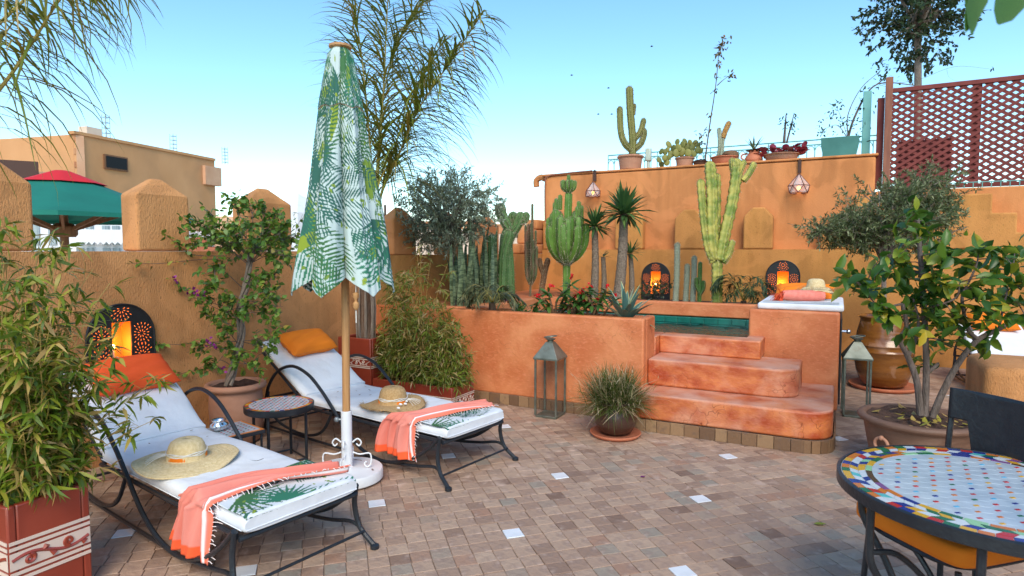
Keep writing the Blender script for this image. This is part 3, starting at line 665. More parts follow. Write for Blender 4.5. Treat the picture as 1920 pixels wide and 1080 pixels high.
# white peaked tent, low sheds and far houses
c = P2(562, 14); wt = thing('white_tent', 'white peaked tent roof between the merlon and the folded umbrella', 'tent', (*c, .25))
m = MB(); hw = .62; V = [(c[0] + hw * i, c[1] + hw * j, z) for z in (.26, 2.42) for i, j in ((-1, -1), (1, -1), (1, 1), (-1, 1))] + [(c[0], c[1], 2.9)]
m.add(V, [(0, 1, 5, 4), (1, 2, 6, 5), (2, 3, 7, 6), (3, 0, 4, 7)]); m.build('side_wall', MT['white_paint'], wt, smooth=False)
m = MB(); m.add(V[4:], [(0, 1, 4), (1, 2, 4), (2, 3, 4), (3, 0, 4)]); m.build('roof', MT['white_paint'], wt, smooth=False)
def shed(name, px0, px1, z, ztop, mt, label, cat, rows=None, zb=.25):
    a, b = P2(px0, z), P2(px1, z + .3); m = MB(); d, n, L = wallbox(m, a, b, 1.6, zb, ztop); o = thing(name, label, cat, (*(a + b) / 2, zb)); m.build('wall', MT[mt], o, smooth=False)
    return o, a, d, n, L
o, a, d, n, L = shed('roof_hut', 352, 402, 9.5, 1.9, 'white_paint', 'small white roof hut with red shelf behind the bougainvillea', 'shed')
for zz in (1.62, 1.76):
    m = MB(); m.obox(np.array([*(a + d[:2] * L / 2), zz]) + n * .2, d, n, (0, 0, 1), L / 2, .18, .04); m.build('shelf', MT['terracotta_red'], o, smooth=False)
o, a, d, n, L = shed('far_house', 400, 470, 17, 2.55, 'pinkish', 'pink far house behind the bougainvillea crown', 'building')
o, a, d, n, L = shed('far_house', 600, 905, 16, 2.16, 'cream', 'cream far house with brick parapet behind the silvery olive', 'building')
for k in range(int(L / .34)):
    for r_ in range(2):
        q = MB(); q.obox(np.array([*(a + d[:2] * (.17 + k * .34)), 2.22 + r_ * .11]) - n * .1, d, n, (0, 0, 1), .16, .1, .048, tint=rng.random()); q.build('brick', MT['brick_far'], o, smooth=False)
o, a, d, n, L = shed('far_house', 906, 1060, 18, 2.10, 'cream', 'pale far house with small dark window behind the tall cacti', 'building')
m = MB(); wallbox(m, a + n[:2] * .02, a + d[:2] * L + n[:2] * .02, .3, 2.102, 2.38); m.build('parapet', MT['brick_far'], o, smooth=False)
fwin(.95, 1.52, .3, .18, o, a, d, n)
q = MB(); c = P2(723, 15.5); q.tube([(*c, 2.0), (*c, 2.75)], .03, 6); tag(q.build('vent_pipe', MT['dark_brown']), 'thin dark pipe right of the folded umbrella', 'pipe')
# ================================================================ FURNITURE
def palm_print(w, h, seed, n=26, scale=1.):
    """printed tropical leaves as a colour field: array (h, w, 3); 5 mm per cell"""
    r = np.random.default_rng(seed); A = np.empty((h, w, 3)); A[:] = (.54, .65, .635)
    pal = [(.015, .10, .075), (.03, .19, .11), (.05, .16, .055), (.03, .13, .10), (.27, .36, .03), (.19, .30, .04)]
    def stroke(p, q, wd, c):
        x0, x1 = sorted((p[0], q[0])); y0, y1 = sorted((p[1], q[1])); b = wd + 1
        xi0, xi1, yi0, yi1 = int(max(x0 - b, 0)), int(min(x1 + b + 1, w)), int(max(y0 - b, 0)), int(min(y1 + b + 1, h))
        if xi1 <= xi0 or yi1 <= yi0: return
        X, Y = np.meshgrid(np.arange(xi0, xi1), np.arange(yi0, yi1)); d = np.subtract(q, p); L2 = d @ d + 1e-9
        t = np.clip(((X - p[0]) * d[0] + (Y - p[1]) * d[1]) / L2, 0, 1)
        dist = np.hypot(X - p[0] - t * d[0], Y - p[1] - t * d[1]); wt = wd * np.sin(np.pi * np.clip(t * .85 + .12, 0, 1)) + .15
        A[yi0:yi1, xi0:xi1][dist < wt] = c
    for k in range(n):
        gx_ = max(1, int(round(math.sqrt(n * w / h)))); gy_ = max(1, n // gx_); kx = (k * 7) % (gx_ * gy_); c0 = np.array([(kx % gx_ + r.random()) * w / gx_, (kx // gx_ + r.random()) * h / gy_]); a = r.uniform(0, 2 * np.pi); kind = r.random()
        c = pal[r.integers(4)]; L = r.uniform(50, 95) * scale
        if kind < .62:                                        # feather frond
            cur = r.uniform(-.7, .7); p = c0.copy(); stp = 4.6 * scale; N = int(L / stp)
            for i in range(N):
                t = i / N; aa = a + cur * t; d = np.array([np.cos(aa), np.sin(aa)]); q = p + d * stp; ll = L * .55 * np.sin(np.pi * (.12 + .8 * t)) ** .7
                for sg in (-1, 1):
                    la = aa + sg * (1.15 - .55 * t); m_ = p + ll * .55 * np.array([np.cos(la), np.sin(la)]); la -= sg * .3
                    e = m_ + ll * .45 * np.array([np.cos(la), np.sin(la)])
                    stroke(p, m_, 1.0 * scale, c); stroke(m_, e, .85 * scale, c)
                p = q
        elif kind < .85:                                      # fan of blades
            for i in range(14):
                la = a + (i - 7) * .22; stroke(c0, c0 + L * .5 * np.array([np.cos(la), np.sin(la)]), 1.4 * scale, c)
        else:                                                 # broad lime leaf
            cl = pal[4 + r.integers(2)]
            stroke(c0, c0 + L * .55 * np.array([np.cos(a), np.sin(a)]), 7 * scale, cl)
        for i in range(5): q = np.array([r.uniform(0, w), r.uniform(0, h)]); stroke(q, q + r.normal(0, 5, 2), 1.5 * scale, pal[4 + r.integers(2)])
    return A
def sample(A, u, v):
    h, w = A.shape[:2]; return A[(np.clip(v, 0, .9999) * h).astype(int) % h, ((u % 1.) * w).astype(int) % w]

# ---- sun loungers: local x from the hinge (0) to the foot (1.6), y across, z up
def arc(pts, n=36): return smooth_path(pts, n)
def lounger(label, loc, rz):
    t = thing('sun_lounger', label, 'sun lounger', loc, rz, 'iron framed loungers with white mattresses')
    W = .345
    for s in (-1, 1):
        q = MB(local=True); y = s * W
        P = arc([(-.55, y, .30), (-.50, y, .42), (-.36, y, .56), (-.14, y, .63), (.08, y, .585), (.26, y, .47), (.42, y, .33), (.60, y, .17), (.80, y, .075), (1.03, y, .055), (1.26, y, .12), (1.43, y, .22), (1.56, y, .335)], 56)
        q.tube(P, .0135, 8); q.build('arm_rail', MT['iron'], t)
        q = MB(local=True)
        q.tube(arc([(-.53, y * .985, .36), (-.51, y * .985, .22), (-.38, y * .985, .12), (-.16, y * .985, .075), (.07, y * .985, .075), (.26, y * .985, .15), (.40, y * .985, .34)], 26), .012, 8); q.build('belly_rail', MT['iron'], t)
        q = MB(local=True)
        q.tube(arc([(1.56, y * .985, .33), (1.54, y, .22), (1.57, y * 1.03, .10), (1.66, y * 1.08, .02)], 16), .0145, 8); lg = q.build('leg', MT['iron'], t)
        q = MB(local=True); q.lathe([(.016, 0), (.024, .004), (.024, .022), (.012, .03)], (1.665, y * 1.085, 0), 10); q.build('foot', MT['iron'], lg)
        q = MB(local=True); q.tube(arc([(-.52, y * .99, .36), (-.54, y, .20), (-.58, y, .015)], 10), .0135, 8); q.build('leg', MT['iron'], t)
        q = MB(local=True); q.tube(arc([(-.56, y * .97, .05), (-.1, y * .97, .045), (.5, y * .97, .045), (1.0, y * .97, .05), (1.32, y * .97, .085), (1.50, y * 1.0, .12), (1.58, y * 1.03, .10)], 24), .011, 8); q.build('stretcher', MT['iron'], t)
        q = MB(local=True); q.tube([(-.04, s * .315, .295), (1.575, s * .315, .295)], .013, 8); q.build('side_rail', MT['iron'], t)
        q = MB(local=True); q.tube([(-.02, s * .30, .30), (-.66, s * .30, .69)], .012, 8); q.build('back_rail', MT['iron'], t)
    for (a, b, r) in (((1.60, -.36, .085), (1.60, .36, .085), .008), ((1.575, -.33, .295), (1.575, .33, .295), .013), ((-.54, -.345, .30), (-.54, .345, .30), .012), ((-.57, -.34, .06), (-.57, .34, .06), .01), ((-.66, -.30, .69), (-.66, .30, .69), .012)):
        q = MB(local=True); q.tube([a, b], r, 8); q.build('cross_bar', MT['iron'], t)
    # mattress: one padded sheet bent at the hinge
    def pad(path, hw, th, name, seed):
        r = np.random.default_rng(seed); P = np.array(path); n = len(P); T = nrm(np.gradient(P, axis=0)); N = np.c_[-T[:, 2], np.zeros(n), T[:, 0]]
        m_ = 30; ring = []
        for k in range(m_):
            a = 2 * np.pi * k / m_; c, s_ = math.cos(a), math.sin(a); ring.append((math.copysign(abs(c) ** .28, c), math.copysign(abs(s_) ** .55, s_)))
        V = np.zeros((n, m_, 3))
        for i in range(n):
            e = min(i, n - 1 - i); sh = 1 if e > 1 else (.80, .96)[e]
            for k, (c, s_) in enumerate(ring):
                wob = .0035 * math.sin(i * 1.3 + k) + .007 * math.sin(i * 1.1 + seed) - .008 * (1 - abs(c)) * math.sin(i * .8)
                V[i, k] = P[i] + np.array([0, c * hw * (1 if e > 0 else .985), 0]) + N[i] * (s_ * th / 2 * sh + (wob if s_ > 0 else 0))
        q = MB(local=True); q.grid(V, wrap=True); q.add(np.vstack([V[0], V[-1]]), [tuple(range(m_)), tuple(range(2 * m_ - 1, m_ - 1, -1))])
        return q.build(name, MT['canvas'], t, smooth='all')
    pad([(x, 0, .352) for x in (-.02, -.005, .02, .1, .3, .5, .7, .9, 1.1, 1.3, 1.5, 1.57, 1.59, 1.6)], .318, .085, 'seat_mattress', 1)
    bx = [(-.015 - .66 * u, 0, .375 + .385 * u) for u in (0, .015, .04, .12, .25, .4, .55, .7, .85, .95, .985, 1)]
    bk = pad(bx[::-1], .318, .075, 'back_mattress', 2)
    q = MB(local=True)
    for s in (-1, 1): q.tube([(-.01, s * .321, .335), (1.58, s * .321, .335)], .0035, 4); 
    q.tube([(1.603, -.31, .335), (1.603, .31, .335)], .0035, 4); q.build('piping', MT['canvas'], bk, kind='stuff')
    return t
LZ = R_(-9)
L1c = np.array([-3.86, 2.375, 0]); L2c = np.array([-3.84, 3.965, 0]); L3c = np.array([1.72, 8.75, 0])
lg1 = lounger('white lounger nearest the camera with red pillow and wide straw hat', tuple(L1c), LZ)
lg2 = copy_tree(lg1, None, tuple(L2c), LZ, 'white lounger with orange pillow standing beyond the folded umbrella')
lg3 = copy_tree(lg1, None, tuple(L3c), R_(-82), 'white lounger half hidden by the lemon tree and low wall')
def loc2w(c, rz, p): ca, sa = math.cos(rz), math.sin(rz); return np.array([c[0] + p[0] * ca - p[1] * sa, c[1] + p[0] * sa + p[1] * ca, c[2] + p[2]])
def toworld(c, rz, V):
    V = np.asarray(V, float); ca, sa = math.cos(rz), math.sin(rz); out = V.copy(); out[..., 0] = c[0] + V[..., 0] * ca - V[..., 1] * sa; out[..., 1] = c[1] + V[..., 0] * sa + V[..., 1] * ca; out[..., 2] = c[2] + V[..., 2]; return out

# ---- pillows
def pillow(label, c, X, Y, hx, hy, th, mt, seed=0):
    """c centre, X long axis, Y short axis (world unit vectors)"""
    X, Y = nrm(X), nrm(Y); Z = np.cross(X, Y); r = np.random.default_rng(seed); n = 22; u = np.linspace(-1, 1, n); A, B = np.meshgrid(u, u, indexing='ij')
    e = (np.clip(1 - np.abs(A) ** 3.2, 0, 1) * np.clip(1 - np.abs(B) ** 3.2, 0, 1)) ** .42
    px = A * hx * (1 - .055 * (1 - B * B)) ; py = B * hy * (1 - .075 * (1 - A * A)); wr = .010 * np.sin(A * 7 + B * 4 + seed) * np.abs(A * B) + .006 * np.sin(B * 9 - A * 5)
    m = MB()
    for s in (1, -1):
        V = np.asarray(c) + px[..., None] * X + py[..., None] * Y + (s * (e * th / 2 + wr * e))[..., None] * Z
        m.grid(V if s > 0 else V[::-1])
    return tag(m.build('pillow', MT[mt], smooth='all'), label, 'pillow', 'bright lounger pillows')
bd = nrm(np.array([-.66, 0, .385]))                     # backrest direction in the lounger
def dirw(rz, p): return loc2w((0, 0, 0), rz, p)
bnorm = nrm(np.array([.385, 0, .66]))
def pillow_on(c, rz, u, y, label, mt, tilt, seed, hx=.245, hy=.15):
    cen = loc2w(c, rz, np.array([-.015 - .66 * u, y, .375 + .385 * u]) + bnorm * .105)
    X0, Y0 = dirw(rz, (0, 1, 0)), dirw(rz, bd); X = X0 * math.cos(tilt) + Y0 * math.sin(tilt); Y = Y0 * math.cos(tilt) - X0 * math.sin(tilt)
    return pillow(label, cen, X, Y, hx, hy, .155, mt, seed)
pillow_on(L1c, LZ, .74, .03, 'red orange pillow on the nearest lounger below the lit wall lamp', 'fabric_red', .03, 1, .265, .165)
pillow_on(L2c, LZ, .77, .03, 'orange pillow on the lounger beyond the folded umbrella', 'fabric_orange', .05, 2)
pillow_on(L3c, R_(-82), .74, 0, 'orange pillow on the lounger behind the lemon tree', 'fabric_orange', .0, 3)

# ---- straw hats
def hat(label, c, r, rc, hc, mt, tilt, ribbon, seed, ridges=True, sag=.012, wider=1.):
    t = thing('straw_hat', label, 'hat', tuple(c), seed)
    n = 64; rr = [(rc * .02, hc), (rc * .35, hc * .985), (rc * .62, hc * .95), (rc * .80, hc * .86), (rc * .90, hc * .70), (rc * .97, hc * .45), (rc * 1.02, hc * .18), (rc * 1.06, .012)]
    for k in range(1, 16): q = k / 15; rr.append((rc * 1.06 + (r - rc * 1.06) * q, .012 + .004 * math.sin(q * 40) * ridges - sag * q * q))
    th = np.linspace(0, 2 * np.pi, n, endpoint=False); V = np.zeros((len(rr), n, 3))
    for i, (a, z) in enumerate(rr):
        ed = max(0, (a - rc * 1.06) / (r - rc * 1.06)); V[i, :, 0] = a * np.cos(th) * wider; V[i, :, 1] = a * np.sin(th); V[i, :, 2] = z + ed ** 2 * .018 * np.sin(2 * th + seed) + ed * .006 * np.sin(5 * th + 1) + .016
    q = MB(local=True); q.grid(V, wrap=True); o = q.build('straw_body', MT[mt], t, smooth='all')
    sm = o.modifiers.new('thick', 'SOLIDIFY'); sm.thickness = .005; sm.offset = -1
    if ridges:
        q = MB(local=True)
        for k in range(9): a, z = np.interp(k / 9, np.linspace(0, 1, 8), [p[0] for p in rr[:8]]), np.interp(k / 9, np.linspace(0, 1, 8), [p[1] for p in rr[:8]]); q.tube([(a * math.cos(b), a * math.sin(b), z + .017) for b in np.linspace(0, 2 * np.pi, 32, endpoint=False)], .0022, 4, closed=True)
        for k in range(13):
            a = rc * 1.12 + (r - rc * 1.14) * k / 12; ed = (a - rc * 1.06) / (r - rc * 1.06)
            q.tube([(a * math.cos(b), a * math.sin(b), .029 - sag * ed * ed + ed ** 2 * .018 * math.sin(2 * b + seed) + ed * .006 * math.sin(5 * b + 1)) for b in np.linspace(0, 2 * np.pi, 48, endpoint=False)], .0024, 4, closed=True)
        q.build('braid', MT['straw'], o, kind='stuff')
    else:
        rs = np.random.default_rng(int(seed * 10) + 5); N = 700; b = rs.uniform(0, 2 * np.pi, N); rad = r * rs.uniform(.90, .99, N)
        B = np.c_[rad * np.cos(b), rad * np.sin(b), .02 + .018 * np.sin(2 * b + seed)]; D = np.c_[np.cos(b + rs.normal(0, .5, N)), np.sin(b + rs.normal(0, .5, N)), rs.normal(.15, .35, N)]
        q = MB(local=True); q.leaves(B, D, np.tile([0, 0, 1.], (N, 1)), rs.uniform(.02, .045, N), .0028); q.build('frayed_edge', MT['straw_rough'], o, kind='stuff')
    if ribbon:
        q = MB(local=True); zz = [(.030, 1.07), (.036, 1.075), (.052, 1.05), (.060, 1.02)]
        V = np.array([[(rc * f * math.cos(b), rc * f * math.sin(b), z + .006 * math.sin(3 * b)) for b in np.linspace(0, 2 * np.pi, 40, endpoint=False)] for z, f in zz]); q.grid(V, wrap=True)
        q.build('ribbon', MT['fabric_orange'], t, smooth='all')
        q = MB(local=True)
        for k in range(3): q.tube([(rc * (1.05 + .01 * k) * math.cos(b), rc * (1.05 + .01 * k) * math.sin(b), .064 + k * .006 + .004 * math.sin(5 * b + k * 2)) for b in np.linspace(0, 2 * np.pi, 40, endpoint=False)], .003, 5, closed=True)
        q.build('cord', MT['cord'], t)
        q = MB(local=True)
        for k in range(6):
            a0 = ribbon + k * .05; p = np.array([rc * 1.08 * math.cos(a0), rc * 1.08 * math.sin(a0), .06]); e = np.array([(rc * 1.08 + .10) * math.cos(a0 + .12 * (k - 3)), (rc * 1.08 + .10) * math.sin(a0 + .12 * (k - 3)), .035]); q.tube(smooth_path([p, (p + e) / 2 + [0, 0, .01], e], 6), .0016, 4)
        q.build('tassel', MT['cord'], t, kind='stuff')
    return t
SEAT = .392
h1 = hat('wide brimmed pale straw hat with orange ribbon on the nearest lounger', G(351, 868, SEAT), .272, .098, .125, 'straw', 0, R_(200), 0.4)
cd = MB(); P = [G(418, 862, SEAT + .006), G(440, 866, SEAT + .006), G(462, 862, SEAT + .006), G(480, 864, SEAT + .006), G(494, 860, SEAT + .006)]; cd.tube(smooth_path(P, 24), .0022, 5); cd.build('chin_cord', MT['iron'], h1)
h2 = hat('frayed tan straw hat with shells and orange band on the far lounger', G(737, 762, SEAT), .25, .105, .14, 'straw_rough', 0, R_(300), 1.3, ridges=False)
q = MB(); 
for px, py in ((751, 758), (762, 752), (760, 757), (747, 765)): q.ball(G(px, py, SEAT + .05), .011, 8, 5, sq=(1.4, .8, .8))
q.build('shell', MT['white_paint'], h2, kind='stuff')

# ---- towels draped over the foot end, and printed cloths under them
def drape(name, label, cat, c, rz, surf, nu, nv, mt, colf, thick=.005):
    V = np.zeros((nu, nv, 3)); C_ = np.zeros((nu, nv, 3))
    for i in range(nu):
        for j in range(nv): V[i, j] = surf(i / (nu - 1), j / (nv - 1)); C_[i, j] = colf(i / (nu - 1), j / (nv - 1))
    m = MB(); m.grid(toworld(c, rz, V), col=C_); t = thing(name, label, cat, tuple(toworld(c, rz, np.array([1.2, 0, SEAT])))); o = m.build('cloth', MT[mt], t, smooth='all')
    s = o.modifiers.new('thick', 'SOLIDIFY'); s.thickness = thick; s.offset = 0
    return t, toworld(c, rz, V)
def towel_surf(seed, drop):
    ph = seed * 1.7
    def f(u, v):
        # v: 0 at the far foot corner, 1 at the hanging end; u across the towel (0 towards the foot)
        L = v * 1.02; s0 = np.interp(v, [0, .25, .5, .72, 1], [1.44, 1.36, 1.24, 1.17, 1.14]); wd = np.interp(v, [0, .3, .55, .75, 1], [.17, .15, .22, .34, .42])
        yy = .32 - min(L, .655); s = s0 + (.5 - u) * wd + .02 * math.sin(v * 9 + ph)
        rid = .011 * math.sin(u * 19 + v * 5 + ph) + .008 * math.sin(u * 33 - v * 3) + .012 * math.sin(u * 8 + v * 2 + ph)
        z = SEAT + .026 + rid + .018 * math.exp(-((v - .3) / .25) ** 2)
        over = L - .655
        if over > 0:
            k = min(over / .05, 1); ang = k * math.pi / 2; rad = .035
            yy = -.335 - rad * math.sin(ang) * .55 - (rid * 1.4 if k >= 1 else 0) - .02 * max(0, over - .05); z = SEAT + .02 - rad * (1 - math.cos(ang)) - max(0, over - .05) * drop + rid * (1 - k)
        return np.array([s, yy, z])
    return f
def towel_col(u, v):
    c = np.array((.74, .245, .19)) if u < .5 else np.array((.72, .21, .155))
    if v > .93: c = np.array((.85, .11, .03))
    for a in (.09, .16): 
        if abs(u - a) < .014: c = np.array((.86, .78, .76))
    if u < .06: c = np.array((.84, .20, .12))
    return c
def towel(label, c, seed, drop):
    f = towel_surf(seed, drop); t, V = drape('beach_towel', label, 'towel', c, LZ, f, 64, 84, 'towel', towel_col)
    q = MB(); r = random.Random(seed)
    for j in range(1, 83, 2):
        p = V[0, j]; out = nrm(V[0, j] - V[4, j]); L = r.uniform(.012, .036); e = p + out * L + np.array([r.uniform(-.016, .016), r.uniform(-.016, .016), -.008]); q.tube([p, (p + e) / 2 + [0, 0, .004], e], .0021, 4)
    q.build('fringe', MT['fringe'], t, kind='stuff'); return t
towel('coral striped towel hanging off the nearest lounger', L1c, 1, .85)
towel('coral striped towel hanging off the lounger beyond the umbrella', L2c, 2, .8)
PR = palm_print(260, 260, 5, 16, 1.5); PR[PR[..., 0] > .5] = (.72, .76, .78)
def printed(label, c, seed):
    def f(u, v):
        s = 1.60 - u * .44; return np.array([s, -.31 + v * .62, SEAT + .006 + .003 * math.sin(u * 9 + v * 11 + seed) - (0 if s < 1.57 else (s - 1.57) * .5)])
    drape('printed_cloth', label, 'cloth', c, LZ, f, 90, 120, 'print', lambda u, v: np.array(PR[int(v * 170 + seed * 40) % 260, int(u * 120 + seed * 30) % 260]), .003)
printed('leaf printed cloth on the foot of the nearest lounger', L1c, 1)
printed('leaf printed cloth on the foot of the lounger beyond the umbrella', L2c, 2)

# ---- folded umbrella
UC = np.array([-2.985, 3.165, 0.])
um = thing('folded_umbrella', 'folded umbrella with green palm leaf print on a wooden pole', 'umbrella', tuple(UC))
NT, NZ = 440, 320; PRU = palm_print(520, 360, 14, 84, 1.4)
th = np.linspace(0, 2 * np.pi, NT, endpoint=False); cam_az = math.atan2(-UC[1], -UC[0]); NP = 6
r7 = np.random.default_rng(3); dep = r7.uniform(.75, 1.15, NP); off = r7.uniform(-.10, .10, NP)
edges = np.cumsum(np.r_[0, 2 * np.pi / NP + r7.uniform(-.14, .14, NP - 1)]); edges = np.r_[edges, 2 * np.pi]
def fold(thv):
    a = (thv - cam_az + .06) % (2 * np.pi); k = np.clip(np.searchsorted(edges, a, side='right') - 1, 0, NP - 1); ph = (a - edges[k]) / (edges[k + 1] - edges[k])
    return np.sin(np.pi * ph) ** .55 * dep[k], k, ph
lob, kk, ph = fold(th)
ZT, ZH = 2.955, 1.385
def canopy(z0, z1, R0, extra, amp, hemdrop, name, vs, ncell):
    V = np.zeros((ncell, NT, 3)); C_ = np.zeros((ncell, NT, 3))
    for i in range(ncell):
        t = i / (ncell - 1); z = z0 + (z1 - z0) * t; T = (ZT - z) / (ZT - ZH)
        R = np.interp(T, [0, .03, .08, .25, .5, .75, 1.0, 1.1], [.03, .066, .082, .135, .205, .285, .37, .39]) + extra
        a = np.interp(T, [0, .1, .3, 1.], [.12, .26, .44, .58]) * amp
        rad = R * (1 - a * (1 - lob)) + .012 * T * np.sin(3 * th + 9 * T) + .006 * np.sin(19 * th + 5 * T) * T ** .5 + .004 * np.sin(41 * th + 9 * T) * T
        zz = z - hemdrop * t ** 7 * (1 - 2 * np.abs(ph - .5) - .35)
        tw = .10 * T
        V[i] = np.c_[UC[0] + rad * np.cos(th + tw), UC[1] + rad * np.sin(th + tw), zz]
        C_[i] = sample(PRU, (th - cam_az) / (2 * np.pi) + .03 * np.sin(T * 5), np.full(NT, .02 + .96 * T * vs))
    m = MB(); m.grid(V, col=C_, wrap=True); o = m.build(name, MT['print'], um, smooth='all'); s = o.modifiers.new('thick', 'SOLIDIFY'); s.thickness = .004; s.offset = -1; return o, V
_, VC = canopy(2.85, ZH, 0, .012, 1, .13, 'canopy', 1., NZ)
hood, VH = canopy(ZT, 2.555, 0, .016, .8, .03, 'vent_hood', .96, 70)
m = MB(); m.tube(VH[-1], .0028, 5, closed=True); m.build('piping', MT['pinkish'], hood)
m = MB(); m.tube([(UC[0], UC[1], .47), (UC[0] + .015, UC[1] + .012, 2.9)], .0265, 14); m.build('pole', MT['pole_wood'], um)
m = MB(); m.lathe([(.02, 2.93), (.075, 2.955), (.075, 2.97), (.03, 2.985), (.01, 2.99)], (UC[0], UC[1], 0), 16); m.build('finial', MT['pole_wood'], um)
ub = thing('umbrella_base', 'chipped white round steel stand holding the umbrella pole', 'umbrella stand', tuple(UC))
m = MB(); m.lathe([(.235, .012), (.245, .02), (.245, .075), (.238, .084), (.05, .09), (.037, .095)], (*UC[:2], 0), 40); m.build('disc', MT['chipped_white'], ub)
m = MB(); m.lathe([(.037, .09), (.037, .49), (.030, .492), (.029, .47)], (*UC[:2], 0), 20); m.build('sleeve', MT['chipped_white'], ub)
m = MB(); kd = nrm(np.array([-.88, -.46, 0])); m.tube([UC + [0, 0, .43], UC + kd * .06 + [0, 0, .43]], .007, 6); m.ball(UC + kd * .068 + [0, 0, .43], .019, 8, 6); m.build('screw_knob', MT['steel'], ub)
for a in (0, 1, 2, 3):
    e = np.array([math.cos(a * math.pi / 2 + .5), math.sin(a * math.pi / 2 + .5), 0]); m = MB()
    S = [e * .04 + [0, 0, .27], e * .075 + [0, 0, .295], e * .10 + [0, 0, .27], e * .085 + [0, 0, .245], e * .065 + [0, 0, .26]]
    S2 = [e * .04 + [0, 0, .20], e * .09 + [0, 0, .185], e * .16 + [0, 0, .19], e * .165 + [0, 0, .12], e * .14 + [0, 0, .095], e * .12 + [0, 0, .115], e * .135 + [0, 0, .135]]
    m.tube(UC + smooth_path(S, 18), .0055, 5); m.tube(UC + smooth_path(S2, 24), .0055, 5); m.build('scroll', MT['chipped_white'], ub)
# pull cord with its wooden toggle hanging under the canopy
c = DZ(667, 548, 3.98); pcn = thing('pull_cord', 'thin cord with wooden toggle hanging from the folded umbrella', 'cord', tuple(c - [0, 0, .2]))
m = MB(); m.tube([c + [0, 0, .08], c - [0, 0, .01]], .0022, 5); m.tube([c - [0, 0, .12], c - [0, 0, .20]], .0035, 5); m.build('cord', MT['cord'], pcn)
m = MB(); m.lathe([(.006, 0), (.021, -.008), (.021, -.032), (.010, -.045), (.010, -.060), (.021, -.072), (.021, -.098), (.008, -.115)], tuple(c), 12); m.build('toggle', MT['pole_wood'], pcn)

# ---- small mosaic tables
COLS = {'r': (.50, .02, .02), 'b': (.012, .03, .22), 'g': (.01, .14, .06), 'o': (.62, .17, .02), 'y': (.68, .36, .02), 'w': (.62, .66, .68), 't': (.10, .46, .46), 'p': (.22, .08, .24), 'n': (.10, .045, .02), 'c': (.12, .42, .62), 'l': (.30, .56, .30)}
sc_ = np.array([-3.685, 3.2, 0]); stb = thing('side_table', 'round mosaic side table with black iron legs between the loungers', 'side table', tuple(sc_))
m = MB(); m.lathe([(.10, .405), (.246, .405), (.25, .41), (.25, .452), (.244, .455), (.243, .448), (.01, .448)], (*sc_[:2], 0), 40); m.build('rim', MT['iron'], stb)
m = MB(); m.lathe([(.242, .4485), (.242, .4525), (.002, .4525)], (*sc_[:2], 0), 40, cap=False); m.build('top', MT['mosaic_white'], stb, smooth=False)
m = MB()
for k in range(44):
    a0, a1 = 2 * np.pi * k / 44 + .01, 2 * np.pi * (k + 1) / 44 - .01; cc = COLS['ooyor gob'.replace(' ', '')[k % 8]] if k % 8 < 8 else COLS['o']
    V = [(sc_[0] + r * math.cos(a), sc_[1] + r * math.sin(a), z) for z in (.4527, .4542) for r, a in ((.213, a0), (.2415, a0), (.2415, a1), (.213, a1))]; m.add(V, [(4, 5, 6, 7), (0, 1, 5, 4), (1, 2, 6, 5), (2, 3, 7, 6), (3, 0, 4, 7)], col=cc)
m.build('mosaic_rim', MT['mosaic'], stb, smooth=False, kind='stuff')
m = MB()
for i in range(-8, 9):
    for j in range(-8, 9):
        x, y = (i + .5 * (j % 2)) * .036, j * .032
        if x * x + y * y < .20 ** 2: m.box(sc_[0] + x - .006, sc_[0] + x + .006, sc_[1] + y - .006, sc_[1] + y + .006, .4527, .4540, col=COLS['rrnbr'[(i * 3 + j) % 5]])
m.build('mosaic_dots', MT['mosaic'], stb, smooth=False, kind='stuff')
for k in range(4):
    a = k * np.pi / 2 + .45; e = np.array([math.cos(a), math.sin(a), 0]); m = MB(); m.tube([sc_ + e * .2 + [0, 0, .41], sc_ + e * .2], .011, 8); m.build('leg', MT['iron'], stb)
    e2 = np.array([math.cos(a + np.pi / 2), math.sin(a + np.pi / 2), 0]); m = MB(); m.tube([sc_ + e * .2 + [0, 0, .035], sc_ + e2 * .2 + [0, 0, .035]], .008, 6); m.build('foot_rail', MT['iron'], stb)
g = G(437, 808, .36); tc_ = np.array([g[0] - .06, g[1] + .02, 0]); sq = thing('low_table', 'small square mosaic table with red border beside the nearest lounger', 'side table', tuple(tc_), R_(-12))
m = MB(local=True); m.box(-.17, .17, -.17, .17, .325, .352); m.build('frame', MT['iron'], sq, smooth=False, bev=.004)
m = MB(local=True); m.box(-.165, .165, -.165, .165, .3525, .355); m.build('border', MT['mosaic_border'], sq, smooth=False)
m = MB(local=True); m.box(-.143, .143, -.143, .143, .3555, .358); m.build('top', MT['mosaic_white'], sq, smooth=False)
m = MB(local=True)
for i in range(-3, 4):
    for j in range(-3, 4): m.box(i * .038 - .006 + .01 * (j % 2), i * .038 + .006 + .01 * (j % 2), j * .038 - .006, j * .038 + .006, .3582, .3592, col=COLS['rnr'[(i + j) % 3]])
m.build('mosaic_dots', MT['mosaic'], sq, smooth=False, kind='stuff')
for i in (-1, 1):
    for j in (-1, 1): m = MB(local=True); m.tube([(i * .15, j * .15, .33), (i * .15, j * .15, 0)], .009, 6); m.build('leg', MT['iron'], sq)
c = G(411, 806, .36); m = MB(); m.lathe([(.03, 0), (.052, .01), (.062, .028), (.058, .044), (.042, .056), (.040, .062), (.050, .074), (.047, .075), (.036, .062), (.03, .02)], tuple(c), 24); tag(m.build('silver_pot', MT['silver'], smooth='all'), 'small polished silver pot on the square table', 'pot')

